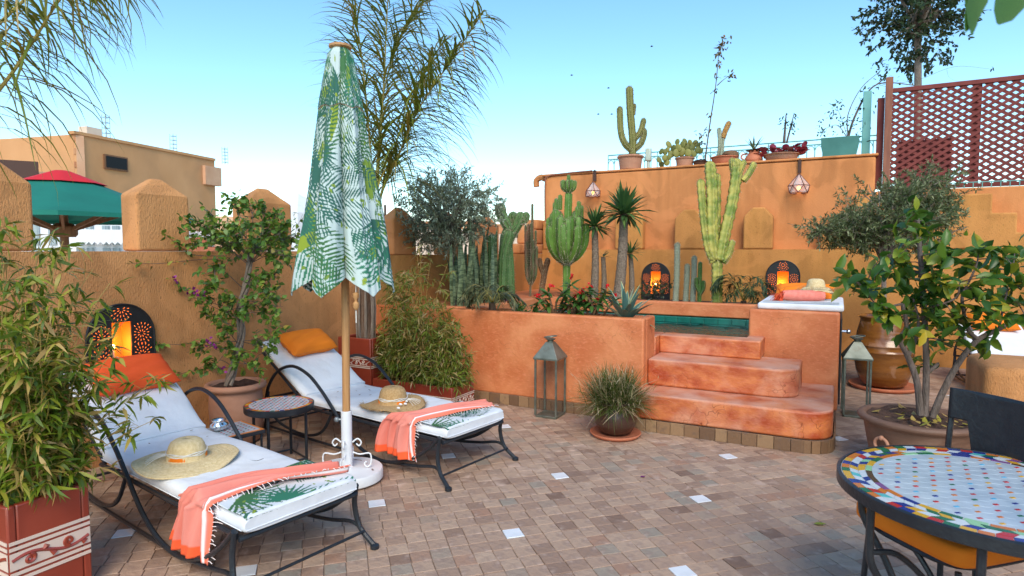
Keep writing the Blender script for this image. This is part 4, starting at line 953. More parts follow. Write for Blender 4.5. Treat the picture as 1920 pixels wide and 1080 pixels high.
# ---- pad with rolled towel, hat and pillow on the pool block
pd = thing('bench_pad', 'white pad lying on the orange block by the pool', 'mattress', (-.37, 7.1, 1.02))
m = MB(); m.box(-.70, .06, 6.52, 7.72, 1.022, 1.085); m.build('pad', MT['canvas'], pd, bev=.022, seg=3, smooth='all')
m = MB(); m.box(-.64, 0, 6.60, 6.95, 1.086, 1.089); V = np.stack(np.meshgrid(np.linspace(-.66, .02, 70), np.linspace(6.56, 6.85, 34), indexing='ij') + [np.full((70, 34), 1.089)], -1)
m = MB(); m.grid(V, col=[[PR[(j * 3) % 260, (i * 3) % 260] * .4 + .42 for j in range(34)] for i in range(70)]); tag(m.build('printed_cloth', MT['print'], smooth='all'), 'pale leaf printed cloth on the pool pad', 'cloth')
pillow('orange pillow at the back of the pool pad below the right lamp', np.array([-.32, 7.45, 1.15]), (1, .05, 0), (0, .9, .35), .30, .17, .12, 'fabric_orange', 5)
m = MB(); a, b = np.array([-.50, 6.86, 1.142]), np.array([.0 - .12, 7.0, 1.142]); P = [a + (b - a) * t for t in np.linspace(0, 1, 8)]; m.tube(P, [.048, .054, .056, .056, .055, .055, .052, .046], 16); 
rt = thing('rolled_towel', 'rolled coral towel with loose fringe on the pool pad', 'towel', tuple((a + b) / 2 - [0, 0, .055])); 
mat('towel_plain', (.80, .25, .19), .95, (.72, .19, .14), 30, bump=.4, bscale=120, dist=.004); m.build('roll', MT['towel_plain'], rt)
r = np.random.default_rng(3); N = 260; B = a + nrm(r.normal(0, 1, (N, 3))) * .045 * r.random((N, 1)) ; D = np.c_[r.normal(-.7, .45, N), r.normal(-.5, .5, N), r.normal(-.12, .35, N)]
m = MB(); m.leaves(B, D, np.tile([0, 0, 1.], (N, 1)), r.uniform(.07, .15, N), .006, bend=.35, prof=((0, 1), (.5, 1), (1, .8))); mat('fringe_red', (.80, .11, .04), .9); m.build('fringe', MT['fringe_red'], rt, kind='stuff')
h3 = hat('small straw hat lying on the rolled towel by the pool', np.array([-.20, 7.12, 1.19]), .17, .085, .10, 'straw', 0, None, 2.2, ridges=False, sag=.05)

# ---- floor lanterns
def lantern(label, loc, rz=0):
    t = thing('floor_lantern', label, 'lantern', loc, rz, 'tall glass floor lanterns'); h = .56; w = .108
    m = MB(local=True); m.box(-w, w, -w, w, 0, .022); m.build('base', MT['lantern_metal'], t, bev=.004)
    for i in (-1, 1):
        for j in (-1, 1): m = MB(local=True); m.box(i * w - .009, i * w + .009, j * w - .009, j * w + .009, .0225, h); m.build('corner_post', MT['lantern_metal'], t, smooth=False, bev=.002)
    for i, j in ((1, 0), (-1, 0), (0, 1), (0, -1)):
        m = MB(local=True)
        if i: m.add([(i * w, -w + .009, .023), (i * w, w - .009, .023), (i * w, w - .009, h - .012), (i * w, -w + .009, h - .012)], [(0, 1, 2, 3)])
        else: m.add([(-w + .009, j * w, .023), (w - .009, j * w, .023), (w - .009, j * w, h - .012), (-w + .009, j * w, h - .012)], [(0, 1, 2, 3)])
        m.build('glass_pane', MT['glass'], t, smooth=False)
    m = MB(local=True); a, b = w + .018, .034
    V = [(x * a, y * a, h) for x, y in ((-1, -1), (1, -1), (1, 1), (-1, 1))] + [(x * a, y * a, h + .018) for x, y in ((-1, -1), (1, -1), (1, 1), (-1, 1))] + [(x * b, y * b, h + .165) for x, y in ((-1, -1), (1, -1), (1, 1), (-1, 1))]
    m.add(V, [(3, 2, 1, 0), (8, 9, 10, 11)] + [(k, (k + 1) % 4, 4 + (k + 1) % 4, 4 + k) for k in range(4)] + [(4 + k, 4 + (k + 1) % 4, 8 + (k + 1) % 4, 8 + k) for k in range(4)]); rf = m.build('roof', MT['lantern_metal'], t, smooth=False, bev=.003)
    m = MB(local=True); m.lathe([(.03, h + .165), (.03, h + .18), (.048, h + .188), (.05, h + .195), (.02, h + .20)], (0, 0, 0), 12); m.build('cap', MT['lantern_metal'], rf)
    m = MB(local=True); m.tube([(.062 * math.cos(a), .062 * math.sin(a) * .9, h + .214 + .010 * math.cos(a)) for a in np.linspace(0, 2 * np.pi, 24, endpoint=False)], .006, 6, closed=True); m.build('handle', MT['lantern_metal'], t)
    return t
ln = lantern('tall grey green glass lantern against the pool wall left of the dry grass pot', (-2.43, 5.36, 0))
copy_tree(ln, None, (.185, 6.76, 0), R_(4), 'tall grey green glass lantern between the steps and the glazed jar')

# ---- hanging glass lanterns on the tall wall
def hang_lantern(label, top, size, Y):
    t = thing('hanging_lantern', label, 'lantern', tuple(top - [0, 0, size * 1.9]), 0, 'faceted glass lanterns on the tall wall'); n = 6
    ap = top - np.array([0, 0, size * .55]); r1, r2 = size * .5, size * .30
    R1 = [ap + [r1 * math.cos(a), r1 * math.sin(a), -size * .62] for a in np.linspace(0, 2 * np.pi, n, endpoint=False)]
    R2 = [ap + [r1 * .93 * math.cos(a), r1 * .93 * math.sin(a), -size * .98] for a in np.linspace(0, 2 * np.pi, n, endpoint=False) + math.pi / n]
    m = MB()
    for k in range(n):
        for p, q in ((ap, R1[k]), (R1[k], R1[(k + 1) % n]), (R1[k], R2[k]), (R1[(k + 1) % n], R2[k]), (R2[k], R2[(k + 1) % n])): m.tube([p, q], .0055, 5)
    m.build('frame', MT['copper'], t); m = MB(); V = [ap] + R1 + R2
    m.add(V, [(0, 1 + k, 1 + (k + 1) % n) for k in range(n)] + [(1 + k, 7 + k, 1 + (k + 1) % n) for k in range(n)] + [(7 + k, 7 + (k + 1) % n, 1 + (k + 1) % n) for k in range(n)]); m.build('glass', MT['lamp_glass'], t, smooth=False)
    m = MB(); m.ball(ap - [0, 0, size * .74], size * .085, 8, 6, sq=(1, 1, 1.2)); m.build('bulb', MT['glow'], t)
    m = MB(); m.tube([top + [0, .1, .06], top + [0, .0, .03], top, ap], .007, 6); m.bar(top + [0, Y - .02 - top[1], -size * .5], top + [0, Y - .02 - top[1], .05], .045, .03, up=(0, 1, 0)); m.build('bracket', MT['dark_brown'], t)
hang_lantern('small faceted glass lantern hanging above the candelabra cactus', WY(1112, 324, 10.28), .27, YB)
hang_lantern('faceted glass lantern hanging on the wall left of the right olive tree', WY(1499, 304, 10.28), .30, YB)

# ---- round mosaic table (right foreground)
TC = np.array([.51, 2.742, 0]); KT = .937; tb_ = thing('mosaic_table', 'round table with colourful mosaic top and black iron legs', 'table', tuple(TC)); RT = .487
m = MB(); m.lathe([(.2, .695), (RT, .695), (RT + .006, .699), (RT + .006, .738), (RT, .742), (RT - .007, .7415), (RT - .008, .734), (.01, .734)], (*TC[:2], 0), 96); m.build('rim', MT['iron'], tb_)
m = MB(); m.lathe([(RT - .009, .7345), (RT - .009, .7365), (.002, .7365)], (*TC[:2], 0), 64, cap=False); m.build('mortar', MT['mortar'] if 'mortar' in MT else mat('mortar', (.58, .58, .56), .8), tb_, smooth=False)
count = [0]; mstuff = MB(); wstuff = MB()
def piece(poly, col, z1=.7395):
    P = np.array(poly) * KT + TC[:2]; c = P.mean(0); P = c + (P - c) * .93; n = len(P)
    z1 = z1 + rng.uniform(-.0005, .0005)
    V = [(x, y, .7362) for x, y in P] + [(x, y, z1) for x, y in P]; F = [tuple(range(n, 2 * n))] + [(i, (i + 1) % n, n + (i + 1) % n, n + i) for i in range(n)]
    area = 0
    for i in range(n): area += P[i][0] * P[(i + 1) % n][1] - P[(i + 1) % n][0] * P[i][1]
    if area < 0: V = V[:n][::-1] + V[n:][::-1]
    vis = proj((*c, .74))[0] < 1925
    if vis and count[0] < 298: q = MB(); q.add(V, F, col=col); q.build('mosaic_piece', MT['mosaic'], tb_, smooth=False); count[0] += 1
    else: mstuff.add(V, F, col=col)
pol = lambda r, a: (r * math.cos(a), r * math.sin(a))
N = 66; rr = random.Random(5)
for k in range(N):
    a, s = 2 * np.pi * k / N, 2 * np.pi / N
    piece([pol(.508, a), pol(.508, a + s), pol(.478, a + s * 1.0), pol(.478, a)], COLS[rr.choice('yyoobrwgy')])
    piece([pol(.478, a), pol(.478, a + s), pol(.447, a + s * 1.5), pol(.447, a + s * .5)], COLS['wbywgwbwrw'[k % 10]] if rr.random() < .8 else COLS[rr.choice('bgypt')])
    piece([pol(.447, a + s * .5), pol(.447, a + s * 1.5), pol(.420, a + s), pol(.420, a)], COLS[rr.choice('wywoybwgl')])
for k in range(36):
    a, s = 2 * np.pi * k / 36, 2 * np.pi / 36; piece([pol(.420, a), pol(.420, a + s), pol(.396, a + s), pol(.396, a)], COLS['oogylnnpobygl'[k % 13]])
du, dv = .078, .048; ca, sa = math.cos(.6), math.sin(.6)
for i in range(-9, 10):
    for j in range(-11, 12):
        x, y = (i + .5 * (j % 2)) * du, j * dv; X, Y = x * ca - y * sa, x * sa + y * ca
        if math.hypot(X, Y) > .378: continue
        hw, hh = .0095, .0055; cr = [(x - hw, y - hh), (x + hw, y - hh), (x + hw, y + hh), (x - hw, y + hh)]
        piece([(u * ca - v * sa, u * sa + v * ca) for u, v in cr], COLS['orgybrocr'[(i * 5 + j * 3) % 9]], .7400)
# white field of elongated hexagons
for i in range(-10, 11):
    for j in range(-12, 13):
        x, y = (i + .5 * (j % 2)) * du + du / 2, j * dv
        P = [(x - .024, y - .010), (x - .008, y - .034), (x + .008, y - .034), (x + .024, y - .010), (x + .024, y + .010), (x + .008, y + .0125), (x - .008, y + .0125), (x - .024, y + .010)]
        P = [(x - du / 2 + .0115, y - .0065), (x, y - .020), (x + du / 2 - .0115, y - .0065), (x + du / 2 - .0115, y + .0065), (x, y + .020), (x - du / 2 + .0115, y + .0065)]
        Q = np.array([(u * ca - v * sa, u * sa + v * ca) for u, v in P])
        if np.hypot(*Q.mean(0)) > .372: continue
        Q = Q * KT + TC[:2]; V = [(u, v, .7362) for u, v in Q] + [(u, v, .7390) for u, v in Q]; wstuff.add(V, [tuple(range(6, 12))] + [(k, (k + 1) % 6, 6 + (k + 1) % 6, 6 + k) for k in range(6)])
m = MB(); m.lathe([(.3955 * KT, .7366), (.3955 * KT, .7384), (.002, .7384)], (*TC[:2], 0), 64, cap=False); m.build('field', MT['mosaic_white'], tb_, smooth=False)
if mstuff.n: mstuff.build('mosaic_pieces', MT['mosaic'], tb_, smooth=False, kind='stuff')
wstuff.build('white_pieces', MT['mosaic_white'], tb_, smooth=False, kind='stuff')
for la_ in (213, 258, 325, 30, 85, 150):
    a = R_(la_); e = np.array([math.cos(a), math.sin(a), 0]); m = MB()
    m.tube(smooth_path([TC + e * .455 + [0, 0, .70], TC + e * .455 + [0, 0, .55], TC + e * .44 + [0, 0, .46], TC + e * .34 + [0, 0, .30], TC + e * .30 + [0, 0, .17], TC + e * .40 + [0, 0, .03], TC + e * .46 + [0, 0, .012]], 28), .0135, 8); lgx = m.build('leg', MT['iron'], tb_)
    m = MB(); m.tube(smooth_path([TC + e * .455 + [0, 0, .52], TC + e * .34 + [0, 0, .50], TC + e * .2 + [0, 0, .36], TC + e * .08 + [0, 0, .16], TC + [0, 0, .12]], 18), .011, 8); m.build('brace', MT['iron'], lgx)

# ---- black chair tucked under the table
A_, B_, C__, D_ = [np.array([*p, 0.]) for p in ((.07, 3.04), (.43, 2.66), (.80, 3.02), (.44, 3.40))]
cc = (A_ + B_ + C__ + D_) / 4; ch = thing('iron_chair', 'black iron chair with curved metal back behind the mosaic table', 'chair', tuple(cc))
fx = nrm(C__ - D_); fy = nrm((A_ + B_) / 2 - (C__ + D_) / 2); w2 = .235
m = MB(); 
V = [cc + fx * (.225 * math.copysign(abs(math.cos(a)) ** .5, math.cos(a))) + fy * (.235 * math.copysign(abs(math.sin(a)) ** .5, math.sin(a))) for a in np.linspace(0, 2 * np.pi, 40, endpoint=False)]
m.prism([(v[0], v[1]) for v in V], .415, .432); m.build('seat', MT['iron'], ch, bev=.003)
m = MB(); m.tube([v + [0, 0, .420] for v in V], .011, 6, closed=True); m.build('seat_rim', MT['iron'], ch)
for sx in (-1, 1):
    m = MB(); p = cc + fx * sx * .215 - fy * .235; m.tube(smooth_path([p + [0, 0, .0], p + [0, 0, .45] , p - fy * .015 + [0, 0, .72], p - fy * .04 + [0, 0, .975]], 16), .0125, 8); m.build('back_leg', MT['iron'], ch)
    m = MB(); p = cc + fx * sx * .20 + fy * .20; m.tube([p + [0, 0, .40], p + fx * sx * .02 + fy * .02], .012, 8); m.build('front_leg', MT['iron'], ch)
nU, nV = 30, 22; V = np.zeros((nU, nV, 3)); 
for i in range(nU):
    u = -1 + 2 * i / (nU - 1); lo = .845 if abs(u) > .62 else (.845 - .22 * min(1, ((.62 - abs(u)) / .16)) ** .7)
    for j in range(nV):
        v = j / (nV - 1); z = lo + (.98 - lo) * v; V[i, j] = cc + fx * u * .222 - fy * (.235 + .015 * (z - .45) / .3 + .035 * (1 - u * u)) + np.array([0, 0, z])
m = MB(); m.grid(V); o = m.build('back_panel', MT['iron'], ch, smooth='all'); s_ = o.modifiers.new('thick', 'SOLIDIFY'); s_.thickness = .012
m = MB(); m.prism([tuple((cc + fx * (.262 * math.copysign(abs(math.cos(a)) ** .28, math.cos(a))) + fy * (.262 * math.copysign(abs(math.sin(a)) ** .28, math.sin(a))))[:2]) for a in np.linspace(0, 2 * np.pi, 48, endpoint=False)], .434, .512)
tag(m.build('seat_cushion', MT['fabric_orange'], bev=.022, seg=3, smooth='all'), 'flat orange seat cushion on the black chair under the mosaic table', 'cushion')
# ================================================================ POTS AND PLANTS
def rot_about(v, k, a): v = np.asarray(v, float); k = nrm(k); return v * math.cos(a) + np.cross(k, v) * math.sin(a) + k * (k @ v) * (1 - math.cos(a))
def perp(D, r): return nrm(np.cross(D, r.normal(0, 1, np.shape(D))))
UP = np.array([0, 0, 1.])
def unit_leaf(mt, tint, bend, prof, fold, name='leaf'):
    q = MB(local=True); q.leaves([[0, 0, 0]], [[0, 1, 0]], [[0, 0, 1]], 1., 1., bend, tint=np.array([tint]), prof=prof, fold=fold)
    V = np.concatenate(q.v); 
    me = bpy.data.meshes.new(name); me.from_pydata(V.tolist(), [], q.f); me.attributes.new('tint', 'FLOAT', 'POINT').data.foreach_set('value', np.full(len(V), tint, np.float32))
    me.polygons.foreach_set('use_smooth', np.ones(len(me.polygons), bool)); me.materials.append(MT[mt]); return me
def leaf_parts(parent, B, D, N, L, W, mt, nmax=280, bend=.3, prof=((0, .14), (.3, 1), (.65, .8), (1, .03)), fold=0., seed=0, bulk='foliage', nvar=14):
    """the leaves that show largest become parts of their own, the rest one mesh"""
    r = np.random.default_rng(seed); n = len(B); D = nrm(D); N = nrm(N - D * (N * D).sum(1, keepdims=True)); S = np.cross(D, N)
    px = np.array([proj(b) for b in B]); score = L * W / px[:, 2] ** 2 * ((px[:, 0] > 0) & (px[:, 0] < 1920) & (px[:, 1] > 0) & (px[:, 1] < 1080))
    idx = np.argsort(-(score + 1e-9 * r.random(n))); big = idx[:nmax]; rest_ = idx[nmax:]
    var = [unit_leaf(mt, (k + .5) / nvar, bend * r.uniform(.4, 1.6), prof, fold) for k in range(nvar)]
    for i in big:
        M = Matrix(((S[i][0] * W[i], D[i][0] * L[i], N[i][0] * L[i], B[i][0]), (S[i][1] * W[i], D[i][1] * L[i], N[i][1] * L[i], B[i][1]), (S[i][2] * W[i], D[i][2] * L[i], N[i][2] * L[i], B[i][2]), (0, 0, 0, 1)))
        place('leaf', var[r.integers(nvar)], parent, M)
    if len(rest_):
        q = MB(); q.leaves(B[rest_], D[rest_], N[rest_], L[rest_], W[rest_], bend * r.uniform(.4, 1.6, len(rest_)), seed=seed, prof=prof, fold=fold); q.build(bulk, MT[mt], parent, smooth='all', kind='stuff')

# ---- glazed red planters with a cream scroll band
def planter(name, label, x0, x1, y0, y1, h, zb0, zb1, wall=.035, inv=False):
    c = ((x0 + x1) / 2, (y0 + y1) / 2, 0); t = thing(name, label, 'planter', c)
    m = MB(); m.box(x0, x1, y0, y0 + wall, 0.003, h); m.box(x0, x1, y1 - wall, y1, .003, h); m.box(x0, x0 + wall, y0 + wall, y1 - wall, .003, h); m.box(x1 - wall, x1, y0 + wall, y1 - wall, .003, h)
    m.build('body', MT['red_glaze'], t, bev=.008, seg=2)
    m = MB(); m.box(x0 + wall, x1 - wall, y0 + wall, y1 - wall, .1, h - .05); m.build('soil', MT['soil'], t, smooth=False)
    bh = zb1 - zb0
    for face in ('x', 'y'):
        a, b = (y0, y1) if face == 'x' else (x0, x1); L = b - a
        def pt(u, z, o=.0035): return (x1 + o, a + u, z) if face == 'x' else (a + u, y0 - o, z)
        for z in (zb0, zb0 + bh * .16, zb1 - bh * .16, zb1):
            m = MB(); hh = .0045 * bh / .1
            V = [pt(.004, z - hh, .0005), pt(L - .004, z - hh, .0005), pt(L - .004, z + hh, .0005), pt(.004, z + hh, .0005), pt(.004, z - hh), pt(L - .004, z - hh), pt(L - .004, z + hh), pt(.004, z + hh)]
            m.add(V, [(4, 5, 6, 7), (0, 1, 5, 4), (2, 3, 7, 6), (0, 4, 7, 3), (1, 2, 6, 5)]); m.build('stripe', MT['cream_glaze'], t, smooth=False)
        if inv:
            m = MB(); lo_, hi_ = zb0 + bh * .27, zb1 - bh * .27
            V = [pt(.004, lo_, .0005), pt(L - .004, lo_, .0005), pt(L - .004, hi_, .0005), pt(.004, hi_, .0005), pt(.004, lo_, .002), pt(L - .004, lo_, .002), pt(L - .004, hi_, .002), pt(.004, hi_, .002)]
            m.add(V, [(4, 5, 6, 7), (0, 1, 5, 4), (2, 3, 7, 6), (0, 4, 7, 3), (1, 2, 6, 5)]); m.build('band', MT['cream_glaze'], t, smooth=False)
        zm = (zb0 + zb1) / 2; A = bh * .20 * (.62 if inv else 1); per = bh * 1.9; m = MB()
        us = np.linspace(.012, L - .012, max(30, int(L / .006))); vine = [pt(u, zm + A * math.sin(2 * np.pi * u / per), .001) for u in us]; m.tube(vine, bh * (.05 if inv else .035), 5)
        k = 0; u = per / 4
        while u < L - .03:
            sg = 1 if k % 2 == 0 else -1; cz = zm - sg * A * .35; R0 = bh * (.13 if inv else .17)
            sp = [pt(min(max(u + R0 * (1 - q / 26) * math.sin(q * .42 + (0 if sg > 0 else 3.1)), .012), L - .012), cz + R0 * (1 - q / 26) * math.cos(q * .42) * sg, .001) for q in range(22)]; m.tube(sp, np.linspace(bh * .05, bh * .028, 22) * (1.3 if inv else 1), 5)
            for s2 in (-1, 1):
                uu = u + s2 * bh * .38
                if .02 < uu < L - .02: m.tube([pt(uu - .02 * bh / .1 * .5, zm + sg * A * .3, .001), pt(uu, zm + sg * A * 1.1, .001), pt(uu + .02 * bh / .1 * .5, zm + sg * A * .9, .001)], [bh * .02, bh * (.085 if inv else .06), bh * .01], 5)
            u += per / 2; k += 1
        m.build('scroll_band', MT['red_glaze' if inv else 'cream_glaze'], t, kind='stuff')
    return t
planter('red_planter', 'dark red planter with cream scroll band in the left foreground', -3.50, -3.115, 1.245, 1.575, .50, .17, .335, inv=True)
planter('red_planter', 'tall red planter holding the palm behind the folded umbrella', -4.62, -4.18, 4.79, 5.2, .70, .40, .505)
planter('red_planter', 'long low red planter with scroll band against the pool wall', -4.16, -3.19, 4.79, 5.19, .30, .10, .20)

# ---- bamboo
def bamboo(name, label, rect, n, hts, lean, per_node, Lr, Wr, mt, seed, nmax, z0, tall=(), thick=.004, peak=None):
    r = np.random.default_rng(seed); x0, x1, y0, y1 = rect; t = thing(name, label, 'bamboo', ((x0 + x1) / 2, (y0 + y1) / 2, z0)); cx, cy = (x0 + x1) / 2, (y0 + y1) / 2
    B, D, N = [], [], []; spec = []
    for k in range(n):
        b = np.array([r.uniform(x0, x1), r.uniform(y0, y1), z0]); a = math.atan2(b[1] - cy, b[0] - cx) + r.normal(0, .7); H = r.uniform(*hts) * (1 if peak is None else max(.32, 1 - 1.45 * abs(b[0] - peak))); spec.append((b, np.array([math.cos(a), math.sin(a), 0]) * r.uniform(*lean) * H, H, .12))
    for b, ln_, H, st in tall: spec.append((np.array(b), np.array(ln_), H, st))
    cm = MB(); tm_ = MB()
    for b, ln_, H, st in spec:
        ts = np.linspace(0, 1, 12); P = b + ln_ * (ts ** 2)[:, None] + UP * (H * (ts - .12 * ts ** 3))[:, None] + np.c_[np.cumsum(r.normal(0, .004, (12, 2)), 0), np.zeros(12)]
        cm.tube(P, np.linspace(thick, thick * .35, 12), 5)
        for u in np.arange(st, 1.0, .075):
            p = np.array([np.interp(u, ts, P[:, i]) for i in range(3)]); 
            for br in range(r.integers(1, per_node + 1)):
                a = r.uniform(0, 2 * np.pi); d = np.array([math.cos(a), math.sin(a), r.uniform(-.15, .7)]); bl = r.uniform(.05, .16) * (1.1 - .4 * u); q = p + nrm(d) * bl; tm_.tube([p, q], .0011, 3, cap=False)
                for lf in range(r.integers(4, 8)):
                    s = r.uniform(.35, 1.0); dd = nrm(d) * .7 + r.normal(0, .55, 3) + [0, 0, -.28]; B.append(p + (q - p) * s); D.append(dd); N.append(UP + r.normal(0, .45, 3))
    cm.build('culm', MT['bamboo_culm'], t, kind='stuff'); tm_.build('twig', MT['bamboo_culm'], t, kind='stuff')
    B, D, N = np.array(B), np.array(D), np.array(N); n_ = len(B)
    leaf_parts(t, B, D, N, r.uniform(*Lr, n_), r.uniform(*Wr, n_), mt, nmax, .35, ((0, .2), (.25, 1), (.6, .75), (1, .02)), 0, seed)
    return t
tl = [((-3.42, 1.40, .45), (-.04, .03, 0), 1.45, .45), ((-3.30, 1.42, .45), (.02, .15, 0), 1.36, .45), ((-3.46, 1.52, .45), (-.05, .25, 0), 1.05, .4), ((-3.25, 1.5, .45), (-.1, .42, 0), .9, .3), ((-3.2, 1.5, .45), (.14, .38, 0), .55, .3), ((-3.17, 1.50, .45), (.10, .36, 0), .32, .3), ((-3.4, 1.3, .45), (-.02, -.05, 0), 1.3, .4), ((-3.45, 1.45, .45), (-.08, .1, 0), 1.2, .35), ((-3.35, 1.35, .45), (.0, .1, 0), 1.15, .3), ((-3.3, 1.35, .45), (.05, .18, 0), 1.05, .3), ((-3.4, 1.5, .45), (0, .3, 0), 1.2, .4), ((-3.25, 1.45, .45), (-.02, .32, 0), 1.12, .35), ((-3.46, 1.35, .45), (-.1, .0, 0), 1.5, .3), ((-3.43, 1.5, .45), (-.08, .12, 0), 1.4, .3), ((-3.38, 1.42, .45), (-.04, .2, 0), 1.42, .3), ((-3.48, 1.4, .45), (-.12, .1, 0), 1.3, .25), ((-3.33, 1.3, .45), (-.02, .06, 0), 1.45, .35)]
bamboo('bamboo_clump', 'leafy green bamboo in the foreground planter on the left', (-3.46, -3.15, 1.28, 1.54), 48, (.35, 1.0), (.08, .28), 2, (.07, .125), (.012, .020), 'leaf_bamboo', 21, 290, .45, tl, .0045)
tl2 = [((-3.66, 5.0, .26), (-.02, .0, 0), 1.62, .5), ((-3.85, 5.0, .26), (-.1, .0, 0), 1.25, .3), ((-3.35, 4.95, .26), (.28, -.1, 0), .62, .4)]
bamboo('bamboo_clump', 'yellowing bamboo filling the long red planter by the pool wall', (-4.10, -3.24, 4.84, 5.14), 84, (.5, 1.75), (.06, .24), 3, (.06, .115), (.009, .0145), 'leaf_bamboo_dry', 22, 120, .26, tl2, .0035, peak=-3.75)

# ---- terracotta pots
def pot(name, label, c, prof, mt, soilr, soilz, n=36, cat='pot'):
    t = thing(name, label, cat, tuple(c)); m = MB(); m.lathe(prof, tuple(c), n); m.build('body', MT[mt], t, smooth='all')
    m = MB(); k = 24; V = [(c[0], c[1], c[2] + soilz + .012)]; rs = np.random.default_rng(4)
    rings = [(soilr * f, soilz + .014 * rs.normal()) for f in (.35, .7, 1.0)]; V = [(c[0] + a * math.cos(b), c[1] + a * math.sin(b), c[2] + z + rs.normal() * .006) for a, z in [(soilr * .02, soilz + .012)] + rings for b in np.linspace(0, 2 * np.pi, k, endpoint=False)]
    m.grid(np.array(V).reshape(4, k, 3), wrap=True); m.build('soil', MT['soil'], t, smooth='all'); return t
BP = np.array([-4.43, 3.40, 0])
pot('terracotta_pot', 'large rounded terracotta pot with the bougainvillea by the ochre wall', BP, [(.15, 0), (.185, .02), (.205, .15), (.212, .30), (.205, .42), (.205, .445), (.235, .455), (.242, .475), (.235, .498), (.212, .502), (.195, .49), (.19, .40)], 'terracotta', .193, .455)
GP = np.array([-1.665, 5.04, 0])
gpt = pot('grass_pot', 'dark brown glazed pot of dry grass beside the steps', GP + [0, 0, .03], [(.10, 0), (.14, .02), (.178, .09), (.185, .15), (.165, .22), (.148, .245), (.165, .262), (.17, .275), (.155, .282), (.138, .27)], 'brown_pot', .14, .25)
m = MB(); m.lathe([(.12, .002), (.20, .008), (.222, .035), (.215, .04), (.20, .022), (.02, .018)], tuple(GP), 36); tag(m.build('saucer', MT['terracotta_red'], smooth='all'), 'red clay saucer under the dry grass pot', 'saucer')
JP = np.array([.50, 8.28, 0])
pot('glazed_jar', 'tall shiny amber glazed jar beside the far lantern', JP + [0, 0, .035], [(.19, 0), (.235, .03), (.285, .17), (.302, .28), (.300, .395), (.308, .40), (.308, .412), (.300, .42), (.298, .47), (.306, .475), (.306, .487), (.298, .495), (.285, .62), (.255, .74), (.25, .775), (.268, .79), (.272, .81), (.25, .82), (.225, .80), (.22, .7)], 'amber_glaze', .225, .76, cat='jar')
m = MB(); m.lathe([(.2, .002), (.33, .008), (.36, .05), (.35, .052), (.33, .025), (.02, .02)], tuple(JP), 40); tag(m.build('saucer', MT['terracotta_red'], smooth='all'), 'red clay saucer under the amber glazed jar', 'saucer')
LP = np.array([.535, 5.17, 0])
lp = pot('wide_pot', 'wide dark brown pot with ring handles holding the lemon tree', LP, [(.24, 0), (.27, .02), (.30, .15), (.325, .28), (.338, .355), (.345, .372), (.372, .385), (.382, .402), (.375, .42), (.345, .428), (.325, .415), (.315, .36)], 'brown_pot_matte', .322, .385)
for a in (-1.18, -2.3):
    e = np.array([math.cos(a), math.sin(a), 0]); sdv = np.array([-e[1], e[0], 0]); cen = LP + e * .345 + [0, 0, .255]; m = MB(); m.tube([cen + sdv * .05 * math.cos(q) + UP * .045 * math.sin(q) + e * .008 for q in np.linspace(0, 2 * np.pi, 20, endpoint=False)], .0105, 8, closed=True); m.ball(cen + UP * .045 + e * .01, .018, 8, 6); m.build('ring_handle', MT['terracotta'], lp)
m = MB(); r = np.random.default_rng(9); N = 34; a = r.uniform(0, 2 * np.pi, N); q = .30 * np.sqrt(r.random(N)); m.leaves(np.c_[LP[0] + q * np.cos(a), LP[1] + q * np.sin(a), np.full(N, .412)], np.c_[r.normal(0, 1, (N, 2)), r.normal(0, .15, N)], np.tile(UP, (N, 1)), r.uniform(.04, .08, N), r.uniform(.02, .035, N), r.uniform(-.4, .2, N), tint=r.uniform(.75, 1., N)); m.build('fallen_leaves', MT['leaf_bamboo'], lp, kind='stuff')
pot('clay_pot', 'small clay pot half hidden behind the lemon tree pot', np.array([.93, 5.36, 0]) + [.0, .0, 0], [(.06, 0), (.075, .2), (.08, .33), (.095, .34), (.098, .37), (.08, .375), (.07, .36)], 'terracotta', .07, .34)

# ---- bougainvillea
bg = thing('bougainvillea', 'airy bougainvillea with braided trunk and few purple flowers', 'shrub', tuple(BP + [0, 0, .46])); r = np.random.default_rng(31)
def bpx(x, y, dz=0): return DZ(x, y, 5.02 + dz)
tr = smooth_path([bpx(428, 722), bpx(440, 680), bpx(452, 630), bpx(450, 580), bpx(462, 530), bpx(470, 478)], 30)
m = MB()
for k in range(4):
    ph_ = np.linspace(0, 9, 30) + k * np.pi / 2; off_ = np.c_[np.cos(ph_), np.sin(ph_), np.zeros(30)] * np.linspace(.026, .014, 30)[:, None]; m.tube(tr + off_, np.linspace(.015, .011, 30), 6)
m.build('trunk', MT['bark_pale'], bg)
B, D, N = [], [], []; bm2 = MB(); FB = []
def spray(p0, p1, nt, tl_, nl, rad=.004, up=.25, side=1.):
    P = smooth_path([p0, (np.array(p0) + p1) / 2 + r.normal(0, .03, 3) + UP * .03, p1], 10); bm2.tube(P, np.linspace(rad, rad * .35, 10), 5)
    for k in range(nt):
        u = r.uniform(.25, 1) ** .8; q0 = np.array([np.interp(u, np.linspace(0, 1, 10), P[:, i]) for i in range(3)]); d = nrm(nrm(np.array(p1) - p0) * .6 + r.normal(0, .7, 3) * side + UP * up); L = tl_ * r.uniform(.5, 1.2); q1 = q0 + d * L; bm2.tube([q0, (q0 + q1) / 2 + r.normal(0, .012, 3), q1], [.0024, .0017, .0009], 4, cap=False)
        for l in range(nl):
            s = r.uniform(.3, 1.03); B.append(q0 + (q1 - q0) * s + r.normal(0, .006, 3)); D.append(d * .3 + r.normal(0, .7, 3) + [0, 0, -.15]); N.append(UP + r.normal(0, .5, 3))
top = tr[-1]
